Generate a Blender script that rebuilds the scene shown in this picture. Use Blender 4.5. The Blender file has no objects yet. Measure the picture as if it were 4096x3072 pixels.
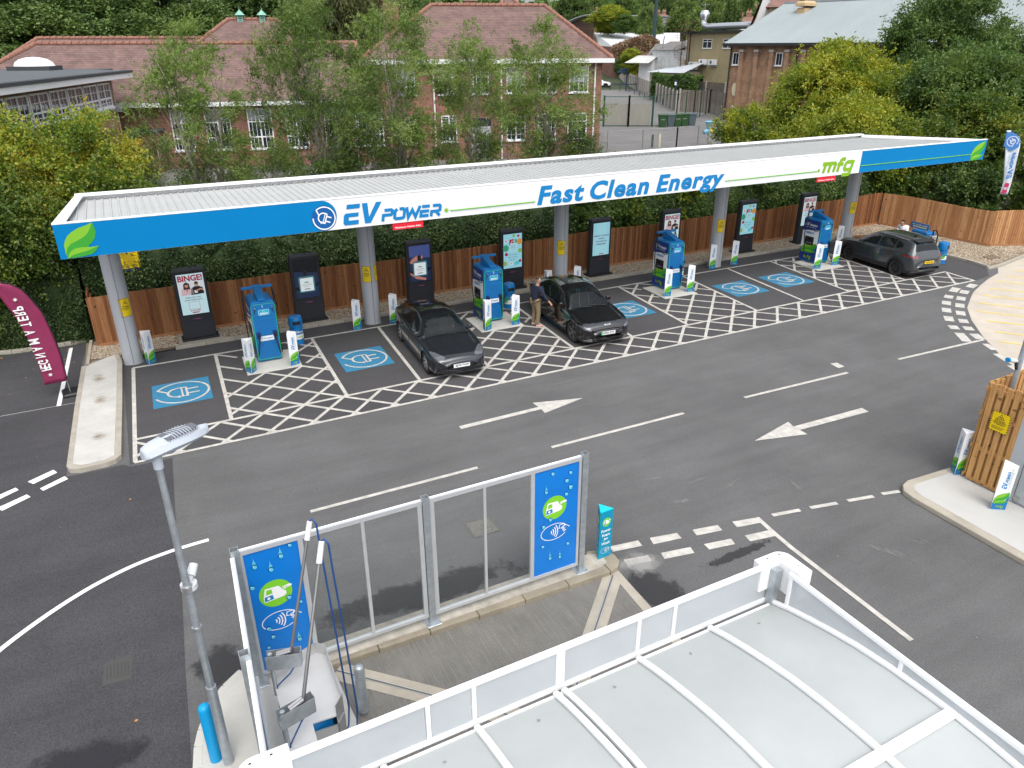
import bpy, math, random
import numpy as np
from mathutils import Vector, Matrix
PI = math.pi
SC = bpy.context.scene
COL = SC.collection
# ---------------- camera ----------------
CAM_H = 8.83
def camera_basis(pitch=24.68, roll=-0.24, head=62.75):
    p, r, h = map(math.radians, (pitch, roll, head))
    fwd = Vector((math.cos(h)*math.cos(p), math.sin(h)*math.cos(p), -math.sin(p)))
    right = Vector((math.sin(h), -math.cos(h), 0)); up = right.cross(fwd)
    return fwd, right*math.cos(r)+up*math.sin(r), -right*math.sin(r)+up*math.cos(r)
FWD, RIGHT, UP = camera_basis()
cam = bpy.data.cameras.new('camera'); camo = bpy.data.objects.new('camera', cam); COL.objects.link(camo)
m = Matrix((RIGHT, UP, -FWD)).transposed().to_4x4(); m.translation = Vector((0, 0, CAM_H)); camo.matrix_world = m
cam.sensor_width = 36; cam.lens = 0.7179*36; cam.clip_start = 0.1; cam.clip_end = 3000
SC.camera = camo
# ---------------- sky, sun, exposure ----------------
W = bpy.data.worlds.new("World"); SC.world = W; W.use_nodes = True
wn = W.node_tree.nodes; wl = W.node_tree.links
bg = wn['Background']
sky = wn.new('ShaderNodeTexSky'); sky.sky_type = 'NISHITA'; sky.sun_disc = False
SUN_EL, SUN_AZ = 60, -100     # sun azimuth (from +x, degrees): high, behind the camera
sky.sun_elevation = math.radians(SUN_EL); sky.sun_rotation = math.radians(90-SUN_AZ)
sky.air_density = 1.0; sky.dust_density = 4.0; sky.ozone_density = 1.0
hs = wn.new('ShaderNodeHueSaturation'); hs.inputs['Saturation'].default_value = 0.28; hs.inputs['Value'].default_value = 1.15
wl.new(sky.outputs[0], hs.inputs['Color'])
# soft cloud cover: brighter and darker banks in the grey sky
tc = wn.new('ShaderNodeTexCoord'); nz = wn.new('ShaderNodeTexNoise'); nz.inputs['Scale'].default_value = 2.2; nz.inputs['Detail'].default_value = 5
wl.new(tc.outputs['Generated'], nz.inputs['Vector'])
rp = wn.new('ShaderNodeValToRGB'); rp.color_ramp.elements[0].position = .35; rp.color_ramp.elements[0].color = (.72, .75, .8, 1)
rp.color_ramp.elements[1].position = .65; rp.color_ramp.elements[1].color = (1.35, 1.33, 1.3, 1)
wl.new(nz.outputs['Fac'], rp.inputs['Fac'])
mx = wn.new('ShaderNodeMixRGB'); mx.blend_type = 'MULTIPLY'; mx.inputs[0].default_value = 1
wl.new(hs.outputs[0], mx.inputs[1]); wl.new(rp.outputs[0], mx.inputs[2]); wl.new(mx.outputs[0], bg.inputs['Color'])
bg.inputs['Strength'].default_value = 0.15
sl = bpy.data.lights.new('sun', 'SUN'); sl.energy = .55; sl.angle = math.radians(60); sl.color = (1, .97, .93)
so = bpy.data.objects.new('sun', sl); COL.objects.link(so)
sd = Vector((math.cos(math.radians(SUN_AZ))*math.cos(math.radians(SUN_EL)), math.sin(math.radians(SUN_AZ))*math.cos(math.radians(SUN_EL)), math.sin(math.radians(SUN_EL))))
so.rotation_euler = sd.to_track_quat('Z', 'Y').to_euler(); so.location = sd*60
SC.view_settings.view_transform = 'Standard'; SC.view_settings.look = 'None'
SC.view_settings.gamma = 1; SC.view_settings.use_curve_mapping = False
SC.view_settings.exposure = 0.62
SC.cycles.max_bounces = 8; SC.cycles.transparent_max_bounces = 24
SC.cycles.diffuse_bounces = 3; SC.cycles.glossy_bounces = 3; SC.cycles.transmission_bounces = 6
SC.cycles.caustics_reflective = False; SC.cycles.caustics_refractive = False

# ---------------- helpers ----------------
def hx(s):
    s = s.lstrip('#'); v = [int(s[i:i+2], 16)/255 for i in (0, 2, 4)]
    return tuple((c/12.92 if c <= .04045 else ((c+.055)/1.055)**2.4) for c in v)
def rgba(c):
    if isinstance(c, str): c = hx(c)
    return (*c, 1)
MATS = {}
def mat(name, col, rough=.6, metal=0, var=.0, vscale=3.0, bump=0, bscale=40, spec=None, emit=None, coat=0, dirt=0, stretch=None, alpha=None):
    """Principled material with procedural tone variation and fine bump."""
    if name in MATS: return MATS[name]
    M = bpy.data.materials.new(name); M.use_nodes = True; n = M.node_tree.nodes; l = M.node_tree.links
    b = n['Principled BSDF']; c = rgba(col)
    b.inputs['Base Color'].default_value = c; b.inputs['Roughness'].default_value = rough; b.inputs['Metallic'].default_value = metal
    if spec is not None: b.inputs['Specular IOR Level'].default_value = spec
    if coat: b.inputs['Coat Weight'].default_value = coat; b.inputs['Coat Roughness'].default_value = .04
    if alpha is not None: b.inputs['Alpha'].default_value = alpha
    if emit: b.inputs['Emission Color'].default_value = c; b.inputs['Emission Strength'].default_value = emit
    vec = None
    if var or bump or dirt:
        t = n.new('ShaderNodeTexCoord'); mp = n.new('ShaderNodeMapping'); l.new(t.outputs['Object'], mp.inputs[0]); vec = mp.outputs[0]
        if stretch: mp.inputs['Scale'].default_value = stretch
    if var:
        z = n.new('ShaderNodeTexNoise'); z.inputs['Scale'].default_value = vscale; z.inputs['Detail'].default_value = 6; z.inputs['Roughness'].default_value = .65
        l.new(vec, z.inputs['Vector'])
        r = n.new('ShaderNodeMapRange'); r.inputs[1].default_value = .25; r.inputs[2].default_value = .75; r.inputs[3].default_value = 1-var; r.inputs[4].default_value = 1+var
        l.new(z.outputs['Fac'], r.inputs[0])
        x = n.new('ShaderNodeVectorMath'); x.operation = 'SCALE'; x.inputs[0].default_value = c[:3]
        l.new(r.outputs[0], x.inputs['Scale']); l.new(x.outputs[0], b.inputs['Base Color'])
        if emit: l.new(x.outputs[0], b.inputs['Emission Color'])
    if bump:
        z2 = n.new('ShaderNodeTexNoise'); z2.inputs['Scale'].default_value = bscale; z2.inputs['Detail'].default_value = 4
        l.new(vec, z2.inputs['Vector'])
        bp = n.new('ShaderNodeBump'); bp.inputs['Strength'].default_value = bump; bp.inputs['Distance'].default_value = .02
        l.new(z2.outputs['Fac'], bp.inputs['Height']); l.new(bp.outputs[0], b.inputs['Normal'])
    MATS[name] = M; return M

class MB:
    """Collects shapes, then links them as one mesh object."""
    def __init__(s, M=None): s.v = []; s.f = []; s.mi = []; s.mats = []; s.M = M or Matrix()
    def m(s, mt):
        if mt not in s.mats: s.mats.append(mt)
        return s.mats.index(mt)
    def add(s, vs, fs, mt):
        o = len(s.v); k = s.m(mt)
        for v in vs: s.v.append(tuple(s.M @ Vector(v)))
        for f in fs: s.f.append(tuple(i+o for i in f)); s.mi.append(k)
        return s
    def box(s, x0, y0, z0, x1, y1, z1, mt):
        vs = [(x, y, z) for z in (z0, z1) for x, y in ((x0, y0), (x1, y0), (x1, y1), (x0, y1))]
        return s.add(vs, [(3, 2, 1, 0), (4, 5, 6, 7), (0, 1, 5, 4), (1, 2, 6, 5), (2, 3, 7, 6), (3, 0, 4, 7)], mt)
    def bbox(s, x0, y0, z0, x1, y1, z1, b, mt):
        """box with its vertical and top edges chamfered by b"""
        def ring(z, i): return [(x0+i, y0, z), (x1-i, y0, z), (x1, y0+i, z), (x1, y1-i, z), (x1-i, y1, z), (x0+i, y1, z), (x0, y1-i, z), (x0, y0+i, z)]
        r0 = ring(z0, b); r1 = ring(z1-b, b)
        r2 = [(min(max(x, x0+b), x1-b), min(max(y, y0+b), y1-b), z1) for x, y, z in ring(z1, b*1.7)]
        return s.loft([r0, r1, r2], mt, closed=True, caps=True)
    def loft(s, rings, mt, closed=True, caps=True):
        n = len(rings[0]); vs = [p for r in rings for p in r]; fs = []
        for i in range(len(rings)-1):
            for j in range(n if closed else n-1):
                k = (j+1) % n
                fs.append((i*n+j, i*n+k, (i+1)*n+k, (i+1)*n+j))
        if caps and closed: fs.append(tuple(range(n-1, -1, -1))); fs.append(tuple((len(rings)-1)*n+j for j in range(n)))
        return s.add(vs, fs, mt)
    def prism(s, pts, z0, z1, mt, top=True, bottom=True):
        n = len(pts); vs = [(x, y, z0) for x, y in pts]+[(x, y, z1) for x, y in pts]
        a = sum(pts[i][0]*pts[(i+1) % n][1]-pts[(i+1) % n][0]*pts[i][1] for i in range(n))
        o = list(range(n)); 
        if a < 0: o = o[::-1]
        fs = [(o[i], o[(i+1) % n], o[(i+1) % n]+n, o[i]+n) for i in range(n)]
        if top: fs.append(tuple(i+n for i in o))
        if bottom: fs.append(tuple(o[::-1]))
        return s.add(vs, fs, mt)
    def flat(s, pts, z, mt):
        n = len(pts); a = sum(pts[i][0]*pts[(i+1) % n][1]-pts[(i+1) % n][0]*pts[i][1] for i in range(n))
        o = list(range(n)) if a > 0 else list(range(n-1, -1, -1))
        return s.add([(x, y, z) for x, y in pts], [tuple(o)], mt)
    def cyl(s, p0, p1, r0, r1=None, mt=None, n=12, caps=True):
        r1 = r0 if r1 is None else r1; p0 = Vector(p0); p1 = Vector(p1); d = (p1-p0).normalized()
        a = d.orthogonal().normalized(); b = d.cross(a)
        rg = lambda p, r: [tuple(p+(a*math.cos(2*PI*i/n)+b*math.sin(2*PI*i/n))*r) for i in range(n)]
        return s.loft([rg(p0, r0), rg(p1, r1)], mt, True, caps)
    def tube(s, pts, r, mt, n=8, caps=True):
        P = [Vector(p) for p in pts]; rs = r if isinstance(r, (list, tuple)) else [r]*len(P); rings = []; a = None
        for i, p in enumerate(P):
            d = ((P[min(i+1, len(P)-1)]-P[max(i-1, 0)])).normalized()
            a = d.orthogonal().normalized() if a is None else (a-d*a.dot(d)).normalized()
            b = d.cross(a)
            rings.append([tuple(p+(a*math.cos(2*PI*j/n)+b*math.sin(2*PI*j/n))*rs[i]) for j in range(n)])
        return s.loft(rings, mt, True, caps)
    def lathe(s, prof, mt, c=(0, 0, 0), n=20, caps=True):
        rings = [[(c[0]+r*math.cos(2*PI*j/n), c[1]+r*math.sin(2*PI*j/n), c[2]+z) for j in range(n)] for r, z in prof]
        return s.loft(rings, mt, True, caps)
    def stroke(s, pts, w, z, mt, closed=False):
        """flat line of width w in the local xy plane"""
        s.k = getattr(s, 'k', 0)+1; z += (s.k % 12)*.00035
        P = [Vector((p[0], p[1])) for p in pts]; n = len(P); L = []; R_ = []
        for i, p in enumerate(P):
            if closed: d0 = (p-P[i-1]); d1 = (P[(i+1) % n]-p)
            else: d0 = p-P[i-1] if i else P[1]-P[0]; d1 = P[i+1]-p if i < n-1 else d0
            d0 = d0.normalized(); d1 = d1.normalized(); t = (d0+d1)
            t = t.normalized() if t.length > 1e-6 else d0
            nn = Vector((-t.y, t.x)); c = max(.35, nn.dot(Vector((-d0.y, d0.x)))); o = nn*(w/2/c)
            L.append((p.x+o.x, p.y+o.y, z)); R_.append((p.x-o.x, p.y-o.y, z))
        fs = [(n+i, n+(i+1) % n, (i+1) % n, i) for i in range(n if closed else n-1)]
        return s.add(L+R_, fs, mt)
    def disc(s, c, rx, ry, z, mt, n=28):
        return s.flat([(c[0]+rx*math.cos(2*PI*i/n), c[1]+ry*math.sin(2*PI*i/n)) for i in range(n)], z, mt)
    def build(s, name, parent=None, smooth=False, bevel=0, loc=None, **props):
        me = bpy.data.meshes.new(name); me.from_pydata(s.v, [], s.f)
        for mt in s.mats: me.materials.append(mt)
        me.polygons.foreach_set('material_index', s.mi)
        if smooth:
            me.polygons.foreach_set('use_smooth', [True]*len(s.f))
        me.update()
        o = bpy.data.objects.new(name, me); COL.objects.link(o)
        if smooth and smooth != 'all':
            try: me.set_sharp_from_angle(angle=math.radians(38))
            except Exception: pass
        if bevel:
            bm = o.modifiers.new('bevel', 'BEVEL'); bm.width = bevel; bm.segments = 2; bm.limit_method = 'ANGLE'; bm.angle_limit = math.radians(40)
        if parent: o.parent = parent
        if loc: o.location = loc
        for k, v in props.items(): o[k] = v
        return o

def thing(name, label, cat, loc=(0, 0, 0), rz=0, group=None):
    o = bpy.data.objects.new(name, None); COL.objects.link(o); o.empty_display_size = .2
    o.location = loc; o.rotation_euler = (0, 0, rz); o['label'] = label; o['category'] = cat
    if group: o['group'] = group
    return o
def tag(o, label, cat, group=None):
    o['label'] = label; o['category'] = cat
    if group: o['group'] = group
    return o
def struct(o): o['kind'] = 'structure'; return o
KIDS = {}
def copy_tree(o, loc=None, rz=None, label=None, parent=None, scale=None):
    c = o.copy(); COL.objects.link(c)
    if parent: c.parent = parent
    if loc is not None: c.location = loc
    if rz is not None: c.rotation_euler = (0, 0, rz)
    if scale is not None: c.scale = scale
    if label: c['label'] = label
    for ch in list(o.children): copy_tree(ch, parent=c)
    return c
def frame(o, u, v):
    """matrix whose local x runs along u, y along v, z out of the surface"""
    u = Vector(u).normalized(); v = Vector(v).normalized(); n = u.cross(v)
    M = Matrix((u, v, n)).transposed().to_4x4(); M.translation = Vector(o); return M
def text_mesh(s, font_size=1, shear=0, bold=0, align='LEFT', space=1, mirror=False, res=3, line=.95):
    c = bpy.data.curves.new('t', 'FONT'); c.body = s; c.size = font_size; c.shear = shear; c.offset = bold
    c.align_x = align; c.space_character = space; c.resolution_u = res; c.fill_mode = 'FRONT'; c.space_line = line
    o = bpy.data.objects.new('t', c); COL.objects.link(o)
    dg = bpy.context.evaluated_depsgraph_get(); dg.update()
    me = o.evaluated_get(dg).to_mesh(); vs = [tuple(v.co) for v in me.vertices]; fs = [tuple(p.vertices) for p in me.polygons]
    o.evaluated_get(dg).to_mesh_clear(); bpy.data.objects.remove(o); bpy.data.curves.remove(c)
    if mirror: vs = [(-x, y, z) for x, y, z in vs]; fs = [f[::-1] for f in fs]
    return vs, fs
TXT = {}
def put_text(mb, s, mt, x, y, z=.004, w=None, h=None, size=.1, **k):
    """write text into mb with its lower-left corner at x, y; stretched to w x h if given"""
    key = (s, size, tuple(sorted(k.items())))
    if key not in TXT: TXT[key] = text_mesh(s, size, **k)
    vs, fs = TXT[key]
    if not vs: return
    a = np.array(vs); mn = a.min(0); mxx = a.max(0); ext = mxx-mn
    sx = w/ext[0] if w else (h/ext[1] if h else 1); sy = h/ext[1] if h else sx
    if not w and not h: sx = sy = 1
    mb.add([((p[0]-mn[0])*sx+x, (p[1]-mn[1])*sy+y, z) for p in vs], fs, mt)

# pixel of the 4096-wide photo -> world point at a height or on a plane (used for far things only, at their real distance)
FPX = 0.7179*4096
def ray(px, py): return (FWD*FPX+RIGHT*(px-2048)-UP*(py-1536)).normalized()
def at_z(px, py, z):
    d = ray(px, py); return Vector((0, 0, CAM_H))+d*((z-CAM_H)/d.z)
def at_d(px, py, dist):
    d = ray(px, py); return Vector((0, 0, CAM_H))+d*(dist/math.hypot(d.x, d.y))
def at_y(px, py, y):
    d = ray(px, py); return Vector((0, 0, CAM_H))+d*(y/d.y)

# ---------------- materials ----------------
def asphalt(name, col, patch=.12, speck=.25, gravel=240, rough=.85):
    if name in MATS: return MATS[name]
    M = bpy.data.materials.new(name); M.use_nodes = True; n = M.node_tree.nodes; l = M.node_tree.links; b = n['Principled BSDF']
    t = n.new('ShaderNodeTexCoord'); c = rgba(col)
    def noise(sc, det, vec=t.outputs['Object'], ro=.6):
        z = n.new('ShaderNodeTexNoise'); z.inputs['Scale'].default_value = sc; z.inputs['Detail'].default_value = det; z.inputs['Roughness'].default_value = ro; l.new(vec, z.inputs['Vector']); return z.outputs['Fac']
    def rng(f, a, b_, lo, hi):
        r = n.new('ShaderNodeMapRange'); l.new(f, r.inputs[0]); r.inputs[1].default_value = a; r.inputs[2].default_value = b_; r.inputs[3].default_value = lo; r.inputs[4].default_value = hi; return r.outputs[0]
    def mul(a, b_):
        r = n.new('ShaderNodeMath'); r.operation = 'MULTIPLY'; l.new(a, r.inputs[0]); l.new(b_, r.inputs[1]); return r.outputs[0]
    mp = n.new('ShaderNodeMapping'); mp.inputs['Scale'].default_value = (.16, 1.1, 1); l.new(t.outputs['Object'], mp.inputs[0])
    f = mul(rng(noise(.35, 5), .3, .7, 1-patch, 1+patch), rng(noise(1.6, 8, mp.outputs[0], .7), .3, .7, 1-patch*.8, 1+patch*.8))
    f = mul(f, rng(noise(38, 3, ro=.8), .3, .7, 1-speck, 1+speck))
    f = mul(f, rng(noise(gravel, 2, ro=.8), .35, .65, 1-speck, 1+speck*1.2))
    x = n.new('ShaderNodeVectorMath'); x.operation = 'SCALE'; x.inputs[0].default_value = c[:3]; l.new(f, x.inputs['Scale'])
    # a few pale chips and bits of grit
    vo = n.new('ShaderNodeTexVoronoi'); vo.inputs['Scale'].default_value = 2.3; l.new(t.outputs['Object'], vo.inputs['Vector'])
    lt = n.new('ShaderNodeMath'); lt.operation = 'LESS_THAN'; lt.inputs[1].default_value = .022; l.new(vo.outputs['Distance'], lt.inputs[0])
    mx = n.new('ShaderNodeMixRGB'); mx.inputs[2].default_value = (.35, .34, .32, 1); l.new(x.outputs[0], mx.inputs[1])
    g = n.new('ShaderNodeMath'); g.operation = 'GREATER_THAN'; g.inputs[1].default_value = .6; l.new(vo.outputs['Color'], g.inputs[0])
    l.new(mul(lt.outputs[0], g.outputs[0]), mx.inputs[0]); l.new(mx.outputs[0], b.inputs['Base Color'])
    b.inputs['Roughness'].default_value = rough; b.inputs['Specular IOR Level'].default_value = .35
    bp = n.new('ShaderNodeBump'); bp.inputs['Strength'].default_value = .5; bp.inputs['Distance'].default_value = .006
    l.new(noise(120, 3), bp.inputs['Height']); l.new(bp.outputs[0], b.inputs['Normal'])
    MATS[name] = M; return M
def brick(name, c1, c2, mortar, scale=1.0, bw=.225, bh=.075, var=.5, vert_axis='x'):
    """brick wall material, coursed in world metres along the wall"""
    if name in MATS: return MATS[name]
    M = bpy.data.materials.new(name); M.use_nodes = True; n = M.node_tree.nodes; l = M.node_tree.links; b = n['Principled BSDF']
    t = n.new('ShaderNodeTexCoord'); g = n.new('ShaderNodeSeparateXYZ'); l.new(t.outputs['Object'], g.inputs[0])
    ad = n.new('ShaderNodeMath'); ad.operation = 'ADD'; l.new(g.outputs['X'], ad.inputs[0]); l.new(g.outputs['Y'], ad.inputs[1])
    cb = n.new('ShaderNodeCombineXYZ'); l.new(ad.outputs[0], cb.inputs['X']); l.new(g.outputs['Z'], cb.inputs['Y'])
    br = n.new('ShaderNodeTexBrick'); br.inputs['Scale'].default_value = scale; br.inputs['Brick Width'].default_value = bw; br.inputs['Row Height'].default_value = bh
    br.inputs['Mortar Size'].default_value = .008; br.inputs['Color1'].default_value = rgba(c1); br.inputs['Color2'].default_value = rgba(c2); br.inputs['Mortar'].default_value = rgba(mortar); br.inputs['Bias'].default_value = -.1
    l.new(cb.outputs[0], br.inputs['Vector'])
    z = n.new('ShaderNodeTexNoise'); z.inputs['Scale'].default_value = 1.3; z.inputs['Detail'].default_value = 8; l.new(t.outputs['Object'], z.inputs['Vector'])
    r = n.new('ShaderNodeMapRange'); r.inputs[1].default_value = .3; r.inputs[2].default_value = .7; r.inputs[3].default_value = 1-var*.5; r.inputs[4].default_value = 1+var*.5; l.new(z.outputs['Fac'], r.inputs[0])
    x = n.new('ShaderNodeVectorMath'); x.operation = 'SCALE'; l.new(br.outputs['Color'], x.inputs[0]); l.new(r.outputs[0], x.inputs['Scale']); l.new(x.outputs[0], b.inputs['Base Color'])
    b.inputs['Roughness'].default_value = .9; MATS[name] = M; return M
def planks(name, c1, c2, width, axis='X', horiz=False, gap=.03, rough=.75, knots=True):
    """boards of a given width with per-board tone, grain and dark joints"""
    if name in MATS: return MATS[name]
    M = bpy.data.materials.new(name); M.use_nodes = True; n = M.node_tree.nodes; l = M.node_tree.links; b = n['Principled BSDF']
    t = n.new('ShaderNodeTexCoord'); g = n.new('ShaderNodeSeparateXYZ'); l.new(t.outputs['Object'], g.inputs[0])
    def math_(op, a, b_=None):
        q = n.new('ShaderNodeMath'); q.operation = op
        for i, v in enumerate((a, b_)):
            if v is None: continue
            if hasattr(v, 'links'): l.new(v, q.inputs[i])
            else: q.inputs[i].default_value = v
        return q.outputs[0]
    d = math_('DIVIDE', g.outputs[axis], width); fl = math_('FLOOR', d); fr = math_('FRACT', d)
    wn_ = n.new('ShaderNodeTexWhiteNoise'); wn_.noise_dimensions = '1D'; l.new(fl, wn_.inputs['W'])
    mp = n.new('ShaderNodeMapping'); l.new(t.outputs['Object'], mp.inputs[0])
    mp.inputs['Scale'].default_value = {'X': (30, 8, 1.5), 'Y': (8, 30, 1.5), 'Z': (1.5, 1.5, 30)}[axis]
    z = n.new('ShaderNodeTexNoise'); z.inputs['Scale'].default_value = 1; z.inputs['Detail'].default_value = 5; l.new(mp.outputs[0], z.inputs['Vector'])
    f = math_('ADD', math_('MULTIPLY', wn_.outputs['Value'], .6), math_('MULTIPLY', z.outputs['Fac'], .6))
    mx = n.new('ShaderNodeMixRGB'); mx.inputs[1].default_value = rgba(c1); mx.inputs[2].default_value = rgba(c2); l.new(f, mx.inputs[0])
    if knots:
        z3 = n.new('ShaderNodeTexNoise'); z3.inputs['Scale'].default_value = 7; z3.inputs['Detail'].default_value = 2; l.new(t.outputs['Object'], z3.inputs['Vector'])
        k = n.new('ShaderNodeMapRange'); k.inputs[1].default_value = .66; k.inputs[2].default_value = .72; k.inputs[3].default_value = 1; k.inputs[4].default_value = .45; l.new(z3.outputs['Fac'], k.inputs[0])
        kk = k.outputs[0]
    else: kk = 1.0
    j = math_('GREATER_THAN', fr, gap); s_ = math_('MULTIPLY', math_('ADD', math_('MULTIPLY', j, .75), .25), kk)
    x = n.new('ShaderNodeVectorMath'); x.operation = 'SCALE'; l.new(mx.outputs[0], x.inputs[0]); l.new(s_, x.inputs['Scale']); l.new(x.outputs[0], b.inputs['Base Color'])
    b.inputs['Roughness'].default_value = rough; b.inputs['Specular IOR Level'].default_value = .25; MATS[name] = M; return M
def stain_mat(name, col, rough, scale=2.5, amount=.5, edge=.25, aniso=None, solid=.85):
    """a stain that breaks up at its ragged edge: base colour over the surface, otherwise see-through"""
    if name in MATS: return MATS[name]
    M = bpy.data.materials.new(name); M.use_nodes = True; n = M.node_tree.nodes; l = M.node_tree.links; b = n['Principled BSDF']
    b.inputs['Base Color'].default_value = rgba(col); b.inputs['Roughness'].default_value = rough
    t = n.new('ShaderNodeTexCoord'); mp = n.new('ShaderNodeMapping'); l.new(t.outputs['Object'], mp.inputs[0])
    if aniso: mp.inputs['Scale'].default_value = aniso
    z = n.new('ShaderNodeTexNoise'); z.inputs['Scale'].default_value = scale; z.inputs['Detail'].default_value = 9; z.inputs['Roughness'].default_value = .7; l.new(mp.outputs[0], z.inputs['Vector'])
    # distance to the mesh's own rim, from generated coordinates
    gr = n.new('ShaderNodeVectorMath'); gr.operation = 'SUBTRACT'; gr.inputs[1].default_value = (.5, .5, .5); l.new(t.outputs['Generated'], gr.inputs[0])
    sp = n.new('ShaderNodeSeparateXYZ'); l.new(gr.outputs[0], sp.inputs[0]); cb = n.new('ShaderNodeCombineXYZ'); l.new(sp.outputs[0], cb.inputs[0]); l.new(sp.outputs[1], cb.inputs[1])
    ln = n.new('ShaderNodeVectorMath'); ln.operation = 'LENGTH'; l.new(cb.outputs[0], ln.inputs[0])
    r = n.new('ShaderNodeMapRange'); r.inputs[1].default_value = .5; r.inputs[2].default_value = .0; r.inputs[3].default_value = -.3; r.inputs[4].default_value = .35; l.new(ln.outputs['Value'], r.inputs[0])
    a = n.new('ShaderNodeMath'); a.operation = 'ADD'; l.new(z.outputs['Fac'], a.inputs[0]); l.new(r.outputs[0], a.inputs[1])
    q = n.new('ShaderNodeMapRange'); q.inputs[1].default_value = 1-amount; q.inputs[2].default_value = 1-amount+edge*.3; q.inputs[3].default_value = 0; q.inputs[4].default_value = solid; l.new(a.outputs[0], q.inputs[0])
    l.new(q.outputs[0], b.inputs['Alpha']); MATS[name] = M; return M

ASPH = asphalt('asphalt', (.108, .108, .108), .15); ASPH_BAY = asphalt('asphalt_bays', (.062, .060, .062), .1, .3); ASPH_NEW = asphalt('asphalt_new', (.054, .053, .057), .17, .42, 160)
CONC = mat('concrete', (.50, .49, .45), .85, var=.14, vscale=1.2, bump=.2, bscale=60)
CONC_W = mat('concrete_pale', (.48, .47, .44), .85, var=.16, vscale=1.5, bump=.2, bscale=60)
CONC_Y = mat('concrete_warm', (.37, .335, .275), .85, var=.2, vscale=1.5, bump=.15, bscale=60)
KERB = mat('kerb_stone', (.36, .33, .275), .85, var=.2, vscale=4, bump=.2, bscale=50)
LINE = mat('line_paint', (.49, .47, .43), .7, var=.3, vscale=5, bump=.1, bscale=90)
LINE_W = mat('line_paint_fresh', (.83, .83, .83), .6, var=.05, vscale=6)
LINE_Y = mat('line_paint_yellow', (.75, .56, .10), .6, var=.12, vscale=8)
BLUE = mat('fascia_blue', (.0, .19, .47), .5, spec=.15, var=.03, vscale=.6)
BLUE_P = mat('bay_blue_paint', (.03, .185, .32), .7, var=.14, vscale=8, bump=.1, bscale=90)
CHB = mat('charger_blue', (.004, .16, .43), .38, var=.05, vscale=2)
CHN = mat('charger_navy', (.012, .04, .22), .4)
WHITE = mat('white_panel', (.80, .81, .82), .4, var=.02, vscale=.8)
WHITE_T = mat('white_trim', (.86, .86, .86), .45)
GRN_D = mat('leaf_green', (.035, .32, .025), .5); GRN_L = mat('leaf_lime', (.20, .47, .025), .5); LIME = mat('lime_letters', (.21, .43, .01), .45)
GREYM = mat('roof_sheet_grey', (.42, .43, .425), .6, metal=0, var=.06, vscale=1.5)
COLM = mat('column_silver', (.42, .44, .47), .45, metal=.1, var=.03, vscale=1.2)
BLACK = mat('black_plastic', (.012, .012, .014), .5); CHAR = mat('charcoal_casing', (.022, .025, .032), .45, var=.06, vscale=2)
YEL = mat('sign_yellow', (.80, .56, .0), .5); RED = mat('sign_red', (.72, .01, .03), .5); INK = mat('sign_ink', (.02, .02, .02), .6)
CYAN = mat('panel_cyan', (.0, .52, .62), .4)
GALV = mat('galvanised_steel', (.42, .46, .49), .42, metal=.6, var=.22, vscale=9); STEEL = mat('stainless_steel', (.60, .60, .60), .3, metal=.85, var=.1, vscale=3)
ALU = mat('aluminium_frame', (.66, .68, .70), .38, metal=.5, var=.06, vscale=5)
RUB = mat('rubber', (.018, .018, .019), .8); TXTBLUE = mat('letter_blue', (.0, .20, .50), .4)

# ---------------- logos (drawn in a unit-ish local frame) ----------------
def arc(cx, cy, rx, ry, a0, a1, n=24):
    return [(cx+rx*math.cos(math.radians(a0+(a1-a0)*i/n)), cy+ry*math.sin(math.radians(a0+(a1-a0)*i/n))) for i in range(n+1)]
LEAF1 = [(.02, .0), (-.01, .18), (.0, .40), (.06, .54), (.16, .67), (.32, .78), (.52, .87), (.76, .93), (.95, 1.0), (.99, .86), (1.0, .70), (.93, .52), (.82, .40), (.68, .31), (.70, .29)]
LEAF1D = [(.02, .0), (.01, .12), (.07, .30), (.20, .42), (.38, .49), (.56, .56), (.72, .66), (.84, .80), (.95, 1.0), (.99, .86), (1.0, .70), (.93, .52), (.82, .40), (.68, .30), (.55, .24), (.38, .25), (.2, .22), (.08, .12)]
LEAF2 = [(.03, .0), (.08, .12), (.18, .22), (.32, .28), (.5, .29), (.74, .27), (1.0, .285), (.88, .14), (.74, .05), (.5, .02), (.3, .0)]
LEAF2D = [(.03, .0), (.2, .09), (.4, .13), (.6, .16), (.8, .22), (1.0, .285), (.88, .14), (.74, .05), (.5, .02), (.3, .0)]
def leaf_logo(mb, x, y, w, h, z=.004):
    T = lambda P: [(x+a*w, y+b*h) for a, b in P]
    mb.flat(T(LEAF1), z, GRN_L); mb.flat(T(LEAF1D), z+.002, GRN_D); mb.flat(T(LEAF2), z+.004, GRN_L); mb.flat(T(LEAF2D), z+.006, GRN_D)
def plug_logo(mb, cx, cy, r, z, mt, w=None, rot=0, flip=1):
    w = w or r*.13; ca, sa = math.cos(rot), math.sin(rot)
    T = lambda P: [(cx+flip*(a*ca-b*sa)*r, cy+(a*sa+b*ca)*r) for a, b in P]
    mb.stroke(T(arc(0, 0, .92, .92, 196, 512, 40)), w, z, mt)
    mb.stroke(T([(-.80, .46), (-.46, .10), (-.42, .12)]), w, z+.001, mt)
    mb.stroke(T([(.16, .40), (.16, -.40), (-.1, -.40)]+arc(-.1, 0, .38, .40, 270, 90, 12)+[(.16, .40)]), w, z+.002, mt)
    mb.stroke(T([(.0, .40), (.0, -.40)]), w*.7, z+.001, mt)
    mb.stroke(T([(.2, .20), (.58, .20)]), w*1.1, z+.001, mt); mb.stroke(T([(.2, -.20), (.58, -.20)]), w*1.1, z+.001, mt)
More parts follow.
